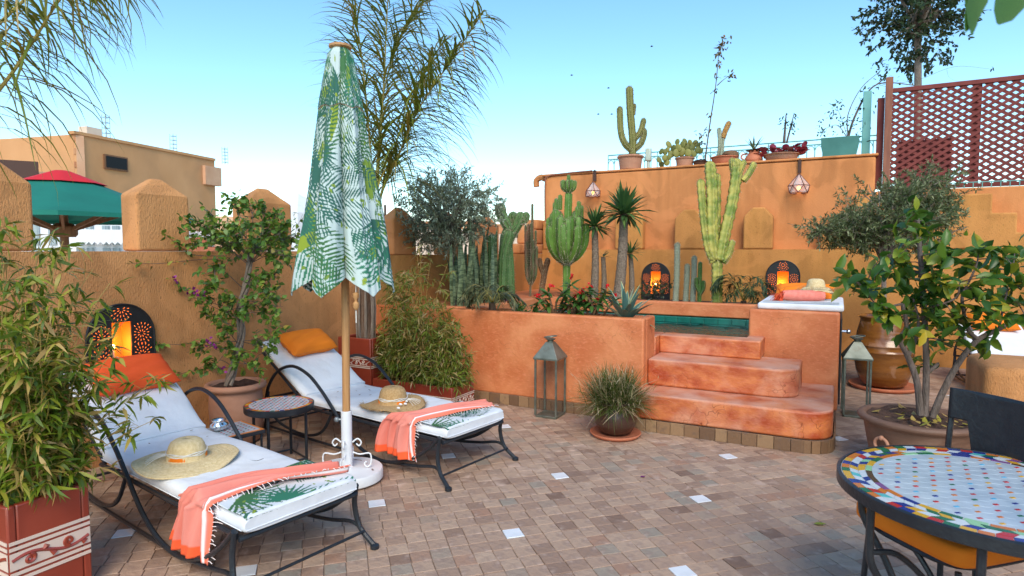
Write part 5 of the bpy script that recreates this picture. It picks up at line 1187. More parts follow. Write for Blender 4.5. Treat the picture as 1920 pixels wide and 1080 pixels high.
for a in np.linspace(0, 2 * np.pi, 15, endpoint=False):
    e = np.array([math.cos(a), math.sin(a), 0]) * r.uniform(.24, .46) + UP * r.uniform(.02, .33); e[0] = min(e[0] - 0.0, .44); q = top - UP * .05 + e
    if q[0] < -4.68: q[0] = -4.68 + r.uniform(-.05, .05) if q[2] < 1.62 else q[0]
    spray(top - UP * r.uniform(0, .1), q, 12, .17, 6)
for x, y, dz in ((360, 415, -.1), (375, 455, 0), (395, 400, .1), (545, 430, -.15), (535, 470, -.2), (440, 375, 0), (500, 390, 0), (520, 400, -.1), (470, 385, 0)): spray(top, bpx(x, y, dz), 11, .13, 6, .0045)
for (x0, y0), (x1, y1), dz in (((462, 530), (525, 520), -.15), ((455, 560), (530, 575), -.2), ((455, 590), (520, 610), -.2), ((452, 560), (385, 535), -.1), ((450, 600), (370, 560), -.1), ((452, 630), (385, 590), -.05), ((452, 640), (510, 640), -.25), ((450, 660), (375, 645), -.05), ((440, 690), (470, 670), -.15), ((455, 540), (400, 510), -.2), ((452, 640), (500, 665), -.2), ((450, 650), (420, 620), -.2), ((455, 600), (480, 590), -.3), ((445, 670), (480, 690), -.2), ((452, 610), (430, 560), -.25), ((460, 560), (490, 530), -.25), ((455, 580), (415, 590), -.3), ((462, 520), (500, 560), -.25), ((440, 690), (400, 690), -.1)): spray(bpx(x0, y0), bpx(x1, y1, dz), 10, .12, 6, .0035, .15)
for pts in ([(425, 480), (365, 478), (335, 460), (305, 436)], [(425, 485), (370, 487), (300, 494), (247, 494)], [(445, 640), (390, 642), (330, 646), (290, 645)], [(440, 690), (400, 690), (355, 697), (325, 705)], [(430, 590), (370, 560), (340, 540), (325, 525)]):
    P = smooth_path([bpx(*pts[0])] + [WX(x, y, XW + .03) for x, y in pts[1:]], 14); bm2.tube(P, np.linspace(.003, .0014, 14), 4)
    for k in range(16): i = r.integers(4, 14); B.append(P[i] + r.normal(0, .012, 3)); D.append(r.normal(0, .7, 3) + [.2, 0, -.2]); N.append(UP + r.normal(0, .5, 3) + [.4, 0, 0])
    FB.append(P[-3])
bm2.build('branches', MT['bark'], bg, kind='stuff'); B, D, N = map(np.array, (B, D, N)); n_ = len(B)
leaf_parts(bg, B, D, N, r.uniform(.035, .065, n_), r.uniform(.025, .044, n_), 'leaf_boug', 220, .3, ((0, .25), (.3, 1), (.65, .7), (1, .04)), .0, 31)
m = MB(); FB = np.array([bpx(x, y, -.12) for x, y in ((328, 525), (352, 545), (362, 546), (370, 550), (383, 552), (390, 640), (398, 645), (405, 648), (418, 690))]); Bf = np.repeat(FB, 6, 0) + r.normal(0, .012, (len(FB) * 6, 3)); m.leaves(Bf, r.normal(0, 1, Bf.shape), r.normal(0, 1, Bf.shape), .03, .022, .2, seed=2); m.build('flowers', MT['purple_flower'], bg, kind='stuff')

# ---- dry grass in the dark pot
gt = thing('dry_grass', 'tuft of dry green and straw coloured grass in the dark pot', 'grass plant', tuple(GP + [0, 0, .27])); r = np.random.default_rng(41); N = 2300
a = r.uniform(0, 2 * np.pi, N); el = r.uniform(.02, 1.35, N) ; Bq = np.c_[GP[0] + .11 * r.normal(0, .6, N), GP[1] + .11 * r.normal(0, .6, N), np.full(N, .27)]
D = np.c_[np.cos(a) * np.cos(el), np.sin(a) * np.cos(el), np.sin(el)]; L = r.uniform(.18, .43, N); 
m = MB(); m.leaves(Bq, D, np.tile(UP, (N, 1)) + r.normal(0, .2, (N, 3)), L, r.uniform(.0035, .007, N), r.uniform(-.1, .5, N), seed=3, prof=((0, .9), (.35, 1), (.7, .8), (1, .1)))
k = 900; tip = Bq[:k] + D[:k] * L[:k, None] * .75; m.leaves(tip, D[:k] + r.normal(0, .6, (k, 3)), np.tile(UP, (k, 1)), r.uniform(.05, .11, k), .0045, .3, tint=r.uniform(.3, 1, k)); m.build('blades', MT['grass_dry'], gt, kind='stuff')

# ---- generic crowns
def crown(mbl, mbt, c, rad, ntw, tl_, nl, L, W, seed, shell=.35, up=.25, gap=.0, freq=6., flat=0., lower=-1., jit=.75, bend=.2):
    r = np.random.default_rng(seed); c = np.asarray(c, float); rad = np.asarray(rad, float); B, D, N = [], [], []; cnt = 0
    ph_ = r.uniform(0, 6, 6)
    while cnt < ntw:
        d = nrm(r.normal(0, 1, 3))
        if d[2] < lower: continue
        q = shell + (1 - shell) * r.random() ** .6; p = c + d * rad * q
        nz = math.sin(p[0] * freq + ph_[0]) + math.sin(p[1] * freq * 1.1 + ph_[1]) + math.sin(p[2] * freq * 1.2 + ph_[2])
        if nz < gap - 1.5 + 3 * (q > .8) * .35 and r.random() < .8: continue
        cnt += 1; dd = nrm(d * .8 + UP * up + r.normal(0, .45, 3)); T = tl_ * r.uniform(.6, 1.25); e = p + dd * T * .6; s0 = p - dd * T * .4
        if mbt is not None: mbt.tube([s0, p, e], [.003, .0022, .001], 3, cap=False)
        for k in range(nl): u = r.random(); B.append(s0 + (e - s0) * (.15 + .85 * u)); D.append(dd * .55 + r.normal(0, jit * .75, 3)); N.append(UP + r.normal(0, .6, 3))
    B, D, N = map(np.array, (B, D, N)); n = len(B); mbl.leaves(B, D, N, r.uniform(.65, 1.2, n) * L, r.uniform(.75, 1.2, n) * W, bend, seed=seed); return B
def limbs(mb, base, top, c, rad, n, r0, seed, tr_r=None, kink=.02):
    r = np.random.default_rng(seed); base, top, c = map(lambda q: np.asarray(q, float), (base, top, c)); P = smooth_path([base, base + (top - base) * .35 + r.normal(0, kink, 3) * [1, 1, 0], base + (top - base) * .7 + r.normal(0, kink, 3) * [1, 1, 0], top], 14); mb.tube(P, np.linspace(r0, r0 * .7, 14), 10)
    for k in range(n):
        d = nrm(r.normal(0, 1, 3) + UP * .35); e = c + d * np.asarray(rad) * r.uniform(.5, .92); mid = top + (e - top) * .5 + r.normal(0, .06, 3) + UP * .04; Q = smooth_path([P[-2], mid, e], 9); mb.tube(Q, np.linspace(r0 * .5, .004, 9), 6)
def tree(name, label, base, top, c, rad, nl_, limb_r, ntw, tl_, nlf, L, W, lm, bark, seed, cat='tree', extra=(), **k):
    t = thing(name, label, cat, tuple(base)); m = MB(); limbs(m, base, top, c, rad, nl_, limb_r, seed); m.build('trunk', MT[bark], t)
    ml, mtw = MB(), MB(); crown(ml, mtw, c, rad, ntw, tl_, nlf, L, W, seed, **k)
    for (cc_, rr_, nn) in extra: crown(ml, mtw, cc_, rr_, nn, tl_, nlf, L, W, seed + nn, **k)
    mtw.build('twigs', MT[bark], t, kind='stuff'); ml.build('crown', MT[lm], t, smooth='all'); return t
o = WX(852, 560, -4.3); ob = np.array([o[0], o[1], .9]); oc = DZ(842, 385, proj(ob)[2])
tree('olive_tree', 'round silvery olive tree rising behind the yellowing bamboo', ob, oc - [0, 0, .38], oc, (.70, .70, .48), 26, .028, 720, .20, 18, .058, .013, 'leaf_olive', 'bark', 51, shell=.15, gap=.3, freq=5., extra=((oc + [-.25, -.1, -.38], (.34, .34, .24), 120), (oc + [.1, -.1, -.42], (.38, .38, .2), 110)))
ob = JP + [.02, -.02, .78]; zc_ = proj(ob)[2]; oc = DZ(1672, 402, zc_)
tree('olive_tree', 'bushy dark olive tree growing from the amber glazed jar', ob, DZ(1655, 488, zc_), oc, (.68, .6, .50), 26, .032, 820, .20, 19, .058, .014, 'leaf_olive_green', 'bark_pale', 52, shell=.15, gap=.3, freq=5., extra=((DZ(1585, 432, zc_), (.34, .3, .16), 110), (DZ(1535, 432, zc_), (.24, .2, .10), 50), (DZ(1740, 360, zc_), (.38, .35, .30), 130), (DZ(1600, 455, zc_), (.25, .25, .12), 60)))

# ---- lemon tree
LZc = proj(LP + [0, 0, .4])[2]
lt = thing('lemon_tree', 'lemon tree with glossy green leaves and bare grey stems', 'tree', tuple(LP + [0, 0, .4])); r = np.random.default_rng(61)
def lpx(x, y, d=0): return DZ(x, y, LZc + d)
limbsP = [[(1726, 778), (1719, 715), (1702, 668), (1688, 637), (1700, 612), (1692, 570)], [(1734, 780), (1737, 690), (1733, 580), (1726, 484), (1721, 415)], [(1748, 784), (1768, 735), (1799, 678), (1834, 637), (1873, 617), (1922, 590)],
          [(1834, 637), (1815, 617), (1804, 566), (1808, 543)], [(1702, 668), (1716, 640), (1722, 600), (1712, 560)], [(1737, 700), (1757, 684), (1758, 680)], [(1808, 545), (1830, 500), (1835, 470)], [(1733, 580), (1790, 560), (1800, 530)], [(1692, 570), (1650, 575), (1622, 545)], [(1873, 617), (1885, 560), (1900, 500)], [(1726, 500), (1760, 470), (1780, 440), (1812, 425)]]
rads = [.024, .024, .025, .016, .015, .016, .009, .010, .009, .009, .006]; allp = []
for k, (pp, ra) in enumerate(zip(limbsP, rads)):
    dd = r.uniform(-.06, .06); P = smooth_path([lpx(x, y, dd * i / len(pp) if k < 3 else dd * .3) for i, (x, y) in enumerate(pp)], 22); m = MB(); m.tube(P, np.linspace(ra, ra * (.55 if k < 4 else .4), 22), 9); m.build('limb', MT['bark'], lt); allp += list(P[6:])
allp = np.array(allp)
cl = [(1600, 528), (1585, 520), (1640, 545), (1655, 575), (1680, 512), (1720, 425), (1715, 400), (1700, 468), (1735, 492), (1760, 478), (1690, 555), (1742, 552), (1780, 530), (1812, 500), (1832, 465), (1850, 520), (1880, 490), (1905, 468), (1912, 540), (1872, 560), (1900, 600), (1832, 590), (1790, 600), (1760, 620), (1730, 640), (1705, 625), (1850, 645), (1722, 685), (1742, 600), (1668, 600), (1640, 520), (1710, 520), (1770, 560), (1660, 480), (1745, 440), (1690, 440), (1820, 545), (1860, 470), (1900, 430 + 75), (1720, 565), (1800, 640), (1765, 510), (1735, 420), (1680, 585), (1810, 605), (1880, 530), (1850, 570), (1750, 530), (1690, 495), (1625, 560), (1895, 560), (1780, 480), (1715, 600), (1870, 600)]
B, D, N = [], [], []; tw = MB()
for x, y in cl:
    e = lpx(x, y, r.uniform(-.34, .34)); i = np.argmin(((allp - e) ** 2).sum(1)); s0 = allp[i]; tw.tube(smooth_path([s0, (s0 + e) / 2 + UP * .02 + r.normal(0, .015, 3), e], 8), np.linspace(.005, .0022, 8), 5); d = nrm(e - s0 + UP * .03)
    for k in range(r.integers(12, 18)):
        u = r.uniform(.4, 1.08); B.append(s0 + (e - s0) * u + r.normal(0, .032, 3)); D.append(d * .45 + r.normal(0, .62, 3) + UP * .08); N.append(UP * .8 + r.normal(0, .5, 3))
tw.build('twigs', MT['bark'], lt, kind='stuff'); B, D, N = map(np.array, (B, D, N)); n_ = len(B); LL = r.uniform(.07, .15, n_)
leaf_parts(lt, B, D, N, LL, LL * r.uniform(.40, .54, n_), 'leaf_lemon', 295, .22, ((0, .10), (.15, .6), (.4, 1), (.72, .78), (1, .04)), .14, 61, nvar=20)

# ---- palms
def frond(mr, ml, pts, nlf, Lf, W, droop, seed, plum=.5, ang=.9, r0=.014, start=.18):
    r = np.random.default_rng(seed); P = smooth_path(pts, 40); mr.tube(P, np.linspace(r0, r0 * .2, 40), 6); T = nrm(np.gradient(P, axis=0)); B, D, N, L = [], [], [], []
    for k in range(nlf):
        u = start + (1 - start) * (k + r.random()) / nlf; i = u * 39; p = np.array([np.interp(i, np.arange(40), P[:, j]) for j in range(3)]); t = nrm(np.array([np.interp(i, np.arange(40), T[:, j]) for j in range(3)]))
        sd_ = nrm(np.cross(t, UP + 1e-3)) * (1 if k % 2 else -1); up2 = np.cross(sd_, t); d = t * ang * r.uniform(.6, 1.3) + sd_ * r.uniform(.7, 1.1) + np.cross(t, sd_) * r.normal(0, plum)
        B.append(p); D.append(d); N.append(UP + r.normal(0, .15, 3)); L.append(Lf * (.45 + .75 * math.sin(math.pi * min(1, .15 + u * .8))) * r.uniform(.8, 1.15))
    n = len(B); ml.leaves(np.array(B), np.array(D), np.array(N), np.array(L), W, droop * r.uniform(.5, 1.5, n), seed=seed, prof=((0, .5), (.2, 1), (.45, .9), (.7, .6), (.88, .35), (1, .03)))
pb = np.array([-4.42, 5.0, .64]); pz = 6.25; pt_ = thing('palm_tree', 'tall feathery palm rising behind the folded umbrella', 'palm tree', tuple(pb))
m = MB(); P = smooth_path([pb, pb + [.0, .0, .5], DZ(702, 430, pz), DZ(704, 385, pz)], 24); m.tube(P, np.linspace(.085, .05, 24) * (1 + .10 * np.sin(np.arange(24) * 2.1)), 12); m.build('trunk', MT['palm_bark'], pt_)
m = MB()
for a in np.linspace(0, 6.2, 9): e = np.array([math.cos(a), math.sin(a), 0]); m.tube([pb + e * .085 + [0, 0, .03], pb + e * .10 + UP * rng.uniform(.2, .45), pb + e * .078 + UP * rng.uniform(.5, .8)], [.016, .013, .006], 5)
m.build('old_leaf_base', MT['bark_pale'], pt_, kind='stuff')
for k, (pp, nlf, Lf, dr) in enumerate([([(704, 395, 0), (712, 280, -.05), (720, 150, -.1), (726, 20, -.2), (735, -110, -.3)], 90, .50, .35), ([(706, 395, 0), (722, 345, -.1), (750, 285, -.2), (785, 205, -.3), (840, 122, -.4), (905, 25, -.5)], 110, .52, .40),
        ([(702, 395, 0), (708, 300, .2), (720, 170, .4), (752, 70, .5), (800, -20, .6)], 90, .52, .45), ([(700, 395, 0), (694, 280, .1), (684, 160, .1), (670, 50, .1), (645, -60, .1)], 76, .42, .3), ([(706, 395, 0), (724, 330, .3), (752, 240, .5), (790, 150, .7), (835, 70, .8)], 90, .50, .5)]):
    mr, ml = MB(), MB(); frond(mr, ml, [DZ(x, y, pz + d) for x, y, d in pp], int(nlf * 2.8), Lf * 1.2, .0185, dr * 1.35, 70 + k, .6, ang=.72); f_ = mr.build('frond', MT['rachis'], pt_); ml.build('leaflets', MT['leaf_palm'], f_, smooth='all', kind='stuff')
# palm whose crown hangs into the top left corner
pc0 = np.array([*(_C + ray(-330, 470) * 2.7)[:2], 0]); p2_ = thing('palm_tree', 'palm fronds drooping into the top left corner', 'palm tree', tuple(pc0)); crn = pc0 + UP * 2.55
m = MB(); m.tube(smooth_path([pc0, pc0 + [.03, 0, 1.2], crn], 16), np.linspace(.11, .08, 16), 12); m.build('trunk', MT['palm_bark'], p2_)
for k, (pp, nlf, Lf, dr) in enumerate([([(-120, 290, 0), (0, 166, 0), (65, 72, 0), (125, -15, 0), (215, -80, 0)], 74, .34, .75), ([(-140, 150, .1), (-20, 60, .15), (60, -10, .2), (150, -50, .2), (235, -40, .2)], 70, .36, .8), ([(-150, 60, .1), (-40, -20, 0), (40, -60, -.1), (130, -60, -.1)], 60, .40, .8), ([(-200, 330, .2), (-90, 200, .3), (-10, 90, .3), (40, 20, .3)], 60, .34, .7)]):
    mr, ml = MB(), MB(); frond(mr, ml, [crn] + [DZ(x, y, 2.6 + d) for x, y, d in pp], nlf, Lf, .013, dr, 90 + k, .35, ang=.55, r0=.011, start=.3); f_ = mr.build('frond', MT['rachis'], p2_); ml.build('leaflets', MT['leaf_palm'], f_, smooth='all', kind='stuff')
def small_palm(label, c, R, n, seed, mt='leaf_smallpalm', stub=.1, rise=.6):
    t = thing('small_palm', label, 'palm', tuple(c)); m = MB(); m.tube([c, np.array(c) + UP * stub], [.05, .035], 10); m.build('trunk', MT['palm_bark'], t); r = np.random.default_rng(seed); c = np.array(c) + UP * stub; mr, ml = MB(), MB()
    for k in range(n):
        a = 2 * np.pi * k / n + r.normal(0, .2); e = np.array([math.cos(a), math.sin(a), 0]); h = r.uniform(.25, 1.) * rise; frond(mr, ml, [c, c + e * R * .4 + UP * R * h, c + e * R * .8 + UP * R * h * 1.05, c + e * R * r.uniform(1., 1.2) + UP * R * (h - .35)], 46, R * .42, .013, .3, seed + k, .2, ang=1.0, r0=.004, start=.25)
    mr.build('fronds', MT['rachis'], t, kind='stuff'); ml.build('leaflets', MT[mt], t, smooth='all', kind='stuff')
BED = .91; BEDB = .785
small_palm('small feathery palm in the trough before the snake plants', np.array([*WY(923, 580, 5.74)[:2], .88]), .30, 15, 101, stub=.16)
small_palm('small dark palm at the foot of the variegated cactus', np.array([*WY(1394, 566, 8.5)[:2], BEDB]), .36, 17, 120, 'leaf_dark', .16, .9)

# ---- cacti
mat('spine', (.55, .48, .34), .8)
def column(mb, pts, r, ribs=8, depth=.25, n=None, dome=True, taper=1., wavy=0.):
    P = smooth_path(pts, max(12, len(pts) * 9)); k = len(P); rad = np.full(k, r) * np.linspace(1, taper, k) * (1 + (wavy + .025) * np.sin(np.arange(k) * 2.3))
    if dome:
        s = np.r_[0, np.cumsum(np.linalg.norm(np.diff(P, axis=0), axis=1))]; rem = s[-1] - s; f = np.sqrt(np.clip(1 - (1 - np.clip(rem / (r * 1.1), 0, 1)) ** 2, 0.02, 1)); 
        ext = [P[-1] - (P[-1] - P[-2]) / np.linalg.norm(P[-1] - P[-2]) * r * q for q in (.75, .5, .3, .15, .05)]
        keep = rem > r * .9; P2_ = list(P[keep]) + ext + [P[-1]]; rad2 = list(rad[keep]) + [r * taper * math.sqrt(1 - (1 - q) ** 2) for q in (.75, .5, .3, .15, .05)] + [r * .06]; P, rad = np.array(P2_), np.array(rad2)
    mb.tube(P, rad, n or ribs * 4, ribs=ribs, depth=depth)
def cactus(name, label, base, arms, mt, ribs=8, depth=.25, cat='cactus', group=None, part='stem', taper=1., wavy=0.):
    t = thing(name, label, cat, tuple(base), 0, group)
    sp = MB(); rs = np.random.default_rng(int(abs(base[0]) * 100))
    for pts, r in arms:
        m = MB(); column(m, pts, r, ribs, depth, taper=taper, wavy=wavy); m.build(part, MT[mt], t, smooth='all')
        V = m.v[-1].reshape(-1, ribs * 4, 3); ce = V.mean(1, keepdims=True); pk = V[:, ::4]; d = nrm(pk - ce + 1e-6); B = np.repeat(pk.reshape(-1, 3), 3, 0); D = np.repeat(d.reshape(-1, 3), 3, 0); sp.leaves(B, D + rs.normal(0, .6, B.shape), np.tile(UP, (len(B), 1)) + rs.normal(0, .2, B.shape), min(.028, r * .5), .0045, 0, prof=((0, 1), (1, .2)))
    sp.build('spines', MT['spine'], t, kind='stuff')
    return t
def zof(x, X): return proj(WX(x, 500, X))[2]
def bedp(px, X=None, Y=None): g = WX(px, 520, X) if X is not None else WY(px, 520, Y); return np.array([g[0], g[1], BED if X is not None else BEDB])
b = bedp(955, X=-4.15); z = proj(b)[2]; D_p = lambda x, y, d=0: DZ(x, y, z + d)
cactus('column_cactus', 'branched ribbed green cactus with upright arms beside the snake plants', b, [([b, D_p(953, 500), D_p(950, 450), D_p(957, 425)], .088), ([D_p(948, 470), D_p(958, 440), D_p(968, 425), D_p(979, 398)], .075), ([D_p(957, 432), D_p(949, 418), D_p(940, 402), D_p(938, 381)], .078), ([D_p(962, 445, .1), D_p(963, 420, .1), D_p(961, 397, .1)], .072), ([D_p(975, 415), D_p(984, 412), D_p(988, 398)], .055), ([D_p(942, 560, -.1), D_p(945, 480, -.1), D_p(956, 432, -.12)], .075)], 'cactus_green', 9, .22)
b = bedp(923, X=-4.2); z = proj(b)[2]
cactus('column_cactus', 'single short green column cactus beside the snake plants', b, [([b, D_p(923, 500), D_p(922, 439)], .062)], 'cactus_green', 9, .22)
b = bedp(994, X=-4.1); z = proj(b)[2]
cactus('euphorbia', 'dark reddish many stemmed cactus near the wall corner', b, [([b, D_p(995, 530)], .02)] + [([D_p(995, 533), D_p(995 + dx * .8, 515, dd), D_p(995 + dx, 480, dd), D_p(995 + dx * 1.05, y, dd)], .030) for dx, y, dd in ((-9, 422, 0), (-4, 420, .08), (1, 418, -.06), (3, 382, 0), (9, 432, .05), (11, 462, -.05), (5, 450, -.1))], 'cactus_dark', 4, .4, taper=.7)
b = bedp(1014, X=-4.0); z = proj(b)[2]
cactus('crooked_cactus', 'brown crooked cactus in the corner of the bed', b, [([b, D_p(1018, 530), D_p(1022, 508), D_p(1028, 484)], .045), ([D_p(1020, 515), D_p(1014, 500), D_p(1011, 484)], .038)], 'cactus_brown', 8, .2)
b = bedp(1061, Y=8.3); z = proj(b)[2]
arms = [([b, D_p(1062, 530), D_p(1062, 492)], .058), ([D_p(1062, 495), D_p(1063, 440), D_p(1066, 360)], .060)]
for k in range(26):
    a = k * 2.4; rr_ = (.13, .20, .27)[k % 3]; e = np.array([math.cos(a), math.sin(a), 0]) * rr_; s = D_p(1062, 492); hh = .62 + .18 * ((k * 7) % 5) / 5 - (.1 if k % 3 == 2 else 0); arms.append(([s, s + e * .6 + UP * .10, s + e * .98 + UP * .28, s + e * 1.05 + UP * hh], .056))
for k in range(9):
    a = k * .7; e = np.array([math.cos(a), math.sin(a), 0]) * .085 * (k > 0); s = D_p(1066, 360); arms.append(([s, s + e + UP * .06, s + e * 1.15 + UP * (.17 if k else .25)], .028))
for k, (x, y) in enumerate(((1043, 385), (1050, 378), (1040, 392), (1082, 400), (1090, 398), (1077, 408), (1085, 390))):
    p = D_p(x, y, .1 * ((k % 3) - 1)); arms.append(([p - UP * .12, p, p + UP * .10], .032))
cactus('candelabra_cactus', 'dense candelabra cactus like a green cup under the small lantern', b, arms, 'cactus_bright', 5, .3)
b = bedp(1344, Y=8.7); z = proj(b)[2]
va = [([(1344, 568), (1344, 530), (1344, 487)], .078), ([(1338, 492), (1326, 458), (1318, 398), (1313, 336)], .058), ([(1340, 488), (1335, 428), (1334, 354), (1330, 302)], .082), ([(1350, 489), (1358, 443), (1373, 375), (1381, 318), (1380, 297)], .080), ([(1393, 339), (1404, 325), (1415, 304)], .046), ([(1355, 492), (1366, 477), (1374, 450)], .045), ([(1344, 480), (1344, 400), (1344, 325)], .055), ([(1382, 335), (1374, 318), (1372, 296)], .04), ([(1384, 330), (1390, 315), (1396, 300)], .04)]
vc = cactus('variegated_euphorbia', 'tall yellow green variegated cactus with three wavy arms', b, [([D_p(x, y, .08 if k == 6 else 0) for x, y in pp], r_) for k, (pp, r_) in enumerate(va)], 'cactus_variegated', 5, .42, wavy=.10)
for label, px, y0, rd in (('tallest slim silver column cactus before the golden wall', 1270, 455, .042), ('shortest slim silver column cactus before the golden wall', 1289, 495, .04), ('slim silver column cactus of middle height before the golden wall', 1302, 480, .04)):
    b = bedp(px - 3, Y=9.3); z = proj(b)[2]; cactus('silver_cactus', label, b, [([b, D_p(px - 1, 520), D_p(px, y0)], rd)], 'cactus_silver', 14, .1, group='slim silver cacti in the pool bed')
b = bedp(1312, Y=9.2); z = proj(b)[2]
cactus('euphorbia', 'small spiky green cactus left of the variegated one', b, [([b, D_p(1312, 530), D_p(1313, 491)], .03), ([D_p(1312, 550), D_p(1306, 535), D_p(1306, 520)], .028), ([D_p(1312, 552), D_p(1319, 540), D_p(1319, 526)], .03)], 'cactus_bright', 4, .4)

# snake plants
r = np.random.default_rng(77); sn = thing('snake_plants', 'clump of tall banded snake plants below the silvery olive', 'snake plant', tuple(bedp(890, X=-4.3)))
for k in range(62):
    px = r.uniform(846, 934); b = bedp(px, X=r.uniform(-4.6, -4.0)); H = r.uniform(.55, 1.1) * (1 if px > 870 else .85); m = MB(); m.leaves([b], [UP + r.normal(0, .10, 3)], [np.array([.5, -.8, 0]) + r.normal(0, .6, 3)], H, r.uniform(.042, .068), r.uniform(-.1, .1), fold=.16, prof=((0, .7), (.3, 1), (.7, .95), (.9, .6), (1, .02))); m.build('leaf', MT['snake_plant'], sn, smooth='all')

# pachypodiums
def pachy(label, px0, px1, ytop, Y, r0, Lf, n, seed):
    b = bedp(px0, Y=Y); z = proj(b)[2]; t_ = DZ(px1, ytop, z); t = thing('madagascar_palm', label, 'succulent', tuple(b), 0, 'spiny trunked succulents in the bed'); m = MB(); P = smooth_path([b, b + (t_ - b) * .5 + [.02, 0, 0], t_], 30); m.tube(P, np.linspace(r0, r0 * .72, 30) * (1 + .05 * np.sin(np.arange(30) * 2.5)), 14); m.build('trunk', MT['pachy_trunk'], t)
    r = np.random.default_rng(seed); m = MB(); k = 420 if r0 > .04 else 130; i = r.integers(0, 30, k); a = r.uniform(0, 2 * np.pi, k); e = np.c_[np.cos(a), np.sin(a), np.zeros(k)]; m.leaves(P[i] + e * r0 * .75 + np.c_[np.zeros((k, 2)), r.normal(0, .01, k)], e + r.normal(0, .3, (k, 3)), np.tile(UP, (k, 1)), r0 * .5, .004, 0); m.build('spines', MT['bark_pale'], t, kind='stuff')
    a = r.uniform(0, 2 * np.pi, n); el = r.uniform(-.45, 1.35, n); D = np.c_[np.cos(a) * np.cos(el), np.sin(a) * np.cos(el), np.sin(el)]; m = MB(); m.leaves(np.tile(t_, (n, 1)) + D * r0 * .3, D, np.tile(UP, (n, 1)) + r.normal(0, .2, (n, 3)), Lf * r.uniform(.75, 1.1, n), Lf * .10, r.uniform(0, .35, n), seed=seed, fold=.15, prof=((0, .5), (.3, 1), (.7, .9), (1, .04))); m.build('crown', MT['leaf_pachy'], t, smooth='all')
pachy('medium spiny trunked plant with narrow leaf crown under the small lantern', 1113, 1115, 425, 8.4, .062, .34, 90, 1)
pachy('tallest spiny trunked plant with wide leaf crown', 1158, 1170, 402, 8.4, .082, .46, 110, 2)
pachy('smallest spiny trunked plant with a few leaves', 1130, 1131, 482, 8.6, .045, .15, 14, 3)
pachy('slim spiny trunked plant with dark leaf tuft left of the pool lamp', 1183, 1182, 476, 8.7, .045, .24, 44, 4)

# crown of thorns, agave, little succulents in the trough
def thorn(label, px, H, n, seed, flowers):
    g = WY(px, 585, 5.73); b = np.array([g[0], g[1], .88]); t = thing('crown_of_thorns', label, 'shrub', tuple(b)); r = np.random.default_rng(seed); ms, ml, mf, mth = MB(), MB(), MB(), MB()
    for k in range(n):
        a = 2 * np.pi * k / n + r.normal(0, .3); e = b + np.array([math.cos(a) * .55, math.sin(a) * .2, 0]) * H * r.uniform(.5, 1.0) + UP * H * r.uniform(.45, 1.); P = smooth_path([b, (b + e) / 2 + r.normal(0, .02, 3), e], 12); ms.tube(P, np.linspace(.013, .009, 12), 6)
        i = r.integers(0, 12, 50); mth.leaves(P[i], r.normal(0, 1, (50, 3)), np.tile(UP, (50, 1)), .022, .003, 0)
        q = 11; a2 = r.uniform(0, 2 * np.pi, q); el = r.uniform(-.5, .9, q); D = np.c_[np.cos(a2) * np.cos(el), np.sin(a2) * np.cos(el), np.sin(el)]; ml.leaves(e - UP * r.uniform(0, .05, q)[:, None], D, np.tile(UP, (q, 1)) + r.normal(0, .2, (q, 3)), r.uniform(.10, .15, q), r.uniform(.032, .044, q), .25, tint=r.random(q), fold=.12)
        if k < flowers: 
            fc = e + UP * .05 + r.normal(0, .015, 3)
            for s in range(5): mf.leaves(np.tile(fc + r.normal(0, .013, 3), (6, 1)), r.normal(0, 1, (6, 3)), r.normal(0, 1, (6, 3)), .019, .02, .1, seed=s)
            ms.tube([e, fc], .002, 4)
    ms.build('stems', MT['cactus_brown'], t); mth.build('thorns', MT['bark_pale'], t, kind='stuff'); ml.build('leaves', MT['leaf_thorn'], t, smooth='all', kind='stuff')
    if mf.n: mf.build('flowers', MT['red_flower'], t, kind='stuff')
thorn('thorny shrub with red flowers at the left of the trough', 1042, .40, 8, 1, 5); thorn('thorny shrub with glossy leaves in the middle of the trough', 1078, .28, 8, 2, 2); thorn('thorny shrub with red flowers next to the agave', 1115, .36, 10, 3, 5)
g = WY(1174, 592, 5.74); b = np.array([g[0], g[1], .87]); ag = thing('agave', 'variegated agave with cream edged blue leaves at the end of the trough', 'agave', tuple(b)); r = np.random.default_rng(8)
for k in range(24):
    a = k * 2.4; el = np.interp(k, [0, 23], [1.45, .35]); el = max(el, .95) if math.sin(a) < .1 else el; d = np.array([math.cos(a) * math.cos(el), math.sin(a) * math.cos(el), math.sin(el)]); L = r.uniform(.36, .44) * (1 if k < 16 else .75); bd_ = np.interp(el, [.3, 1.4], [.55, .08]); W_ = .066
    m = MB(); m.leaves([b + d * .02], [d], [np.cross(np.cross(d, UP), d)], L, W_, bd_, tint=np.array([.2]), fold=.2, prof=((0, .8), (.25, 1), (.6, .85), (.85, .45), (1, .02))); lf = m.build('leaf', MT['agave'] if k % 4 else MT['agave_pale'], ag, smooth='all')
    if k % 4:
        S = nrm(np.cross(d, np.cross(np.cross(d, UP), d))); Nn = nrm(np.cross(np.cross(d, UP), d))
        for s in (-1, 1):
            P = [b + d * .02 + d * L * t * (1 - .35 * bd_ * t * t) - Nn * bd_ * L * t * t + s * S * W_ / 2 * w * .93 + Nn * .2 * W_ * w for t, w in ((0, .8), (.25, 1), (.6, .85), (.85, .45), (1, .02))]; m = MB(); Q = smooth_path(P, 14)
            V = np.stack([Q + s * S * .001 + Nn * .002, Q - s * S * .014 * np.linspace(1, .1, 14)[:, None] + Nn * -.0005], 1); m.grid(V, tint=.9); m.build('cream_margin', MT['agave'], lf, smooth='all')
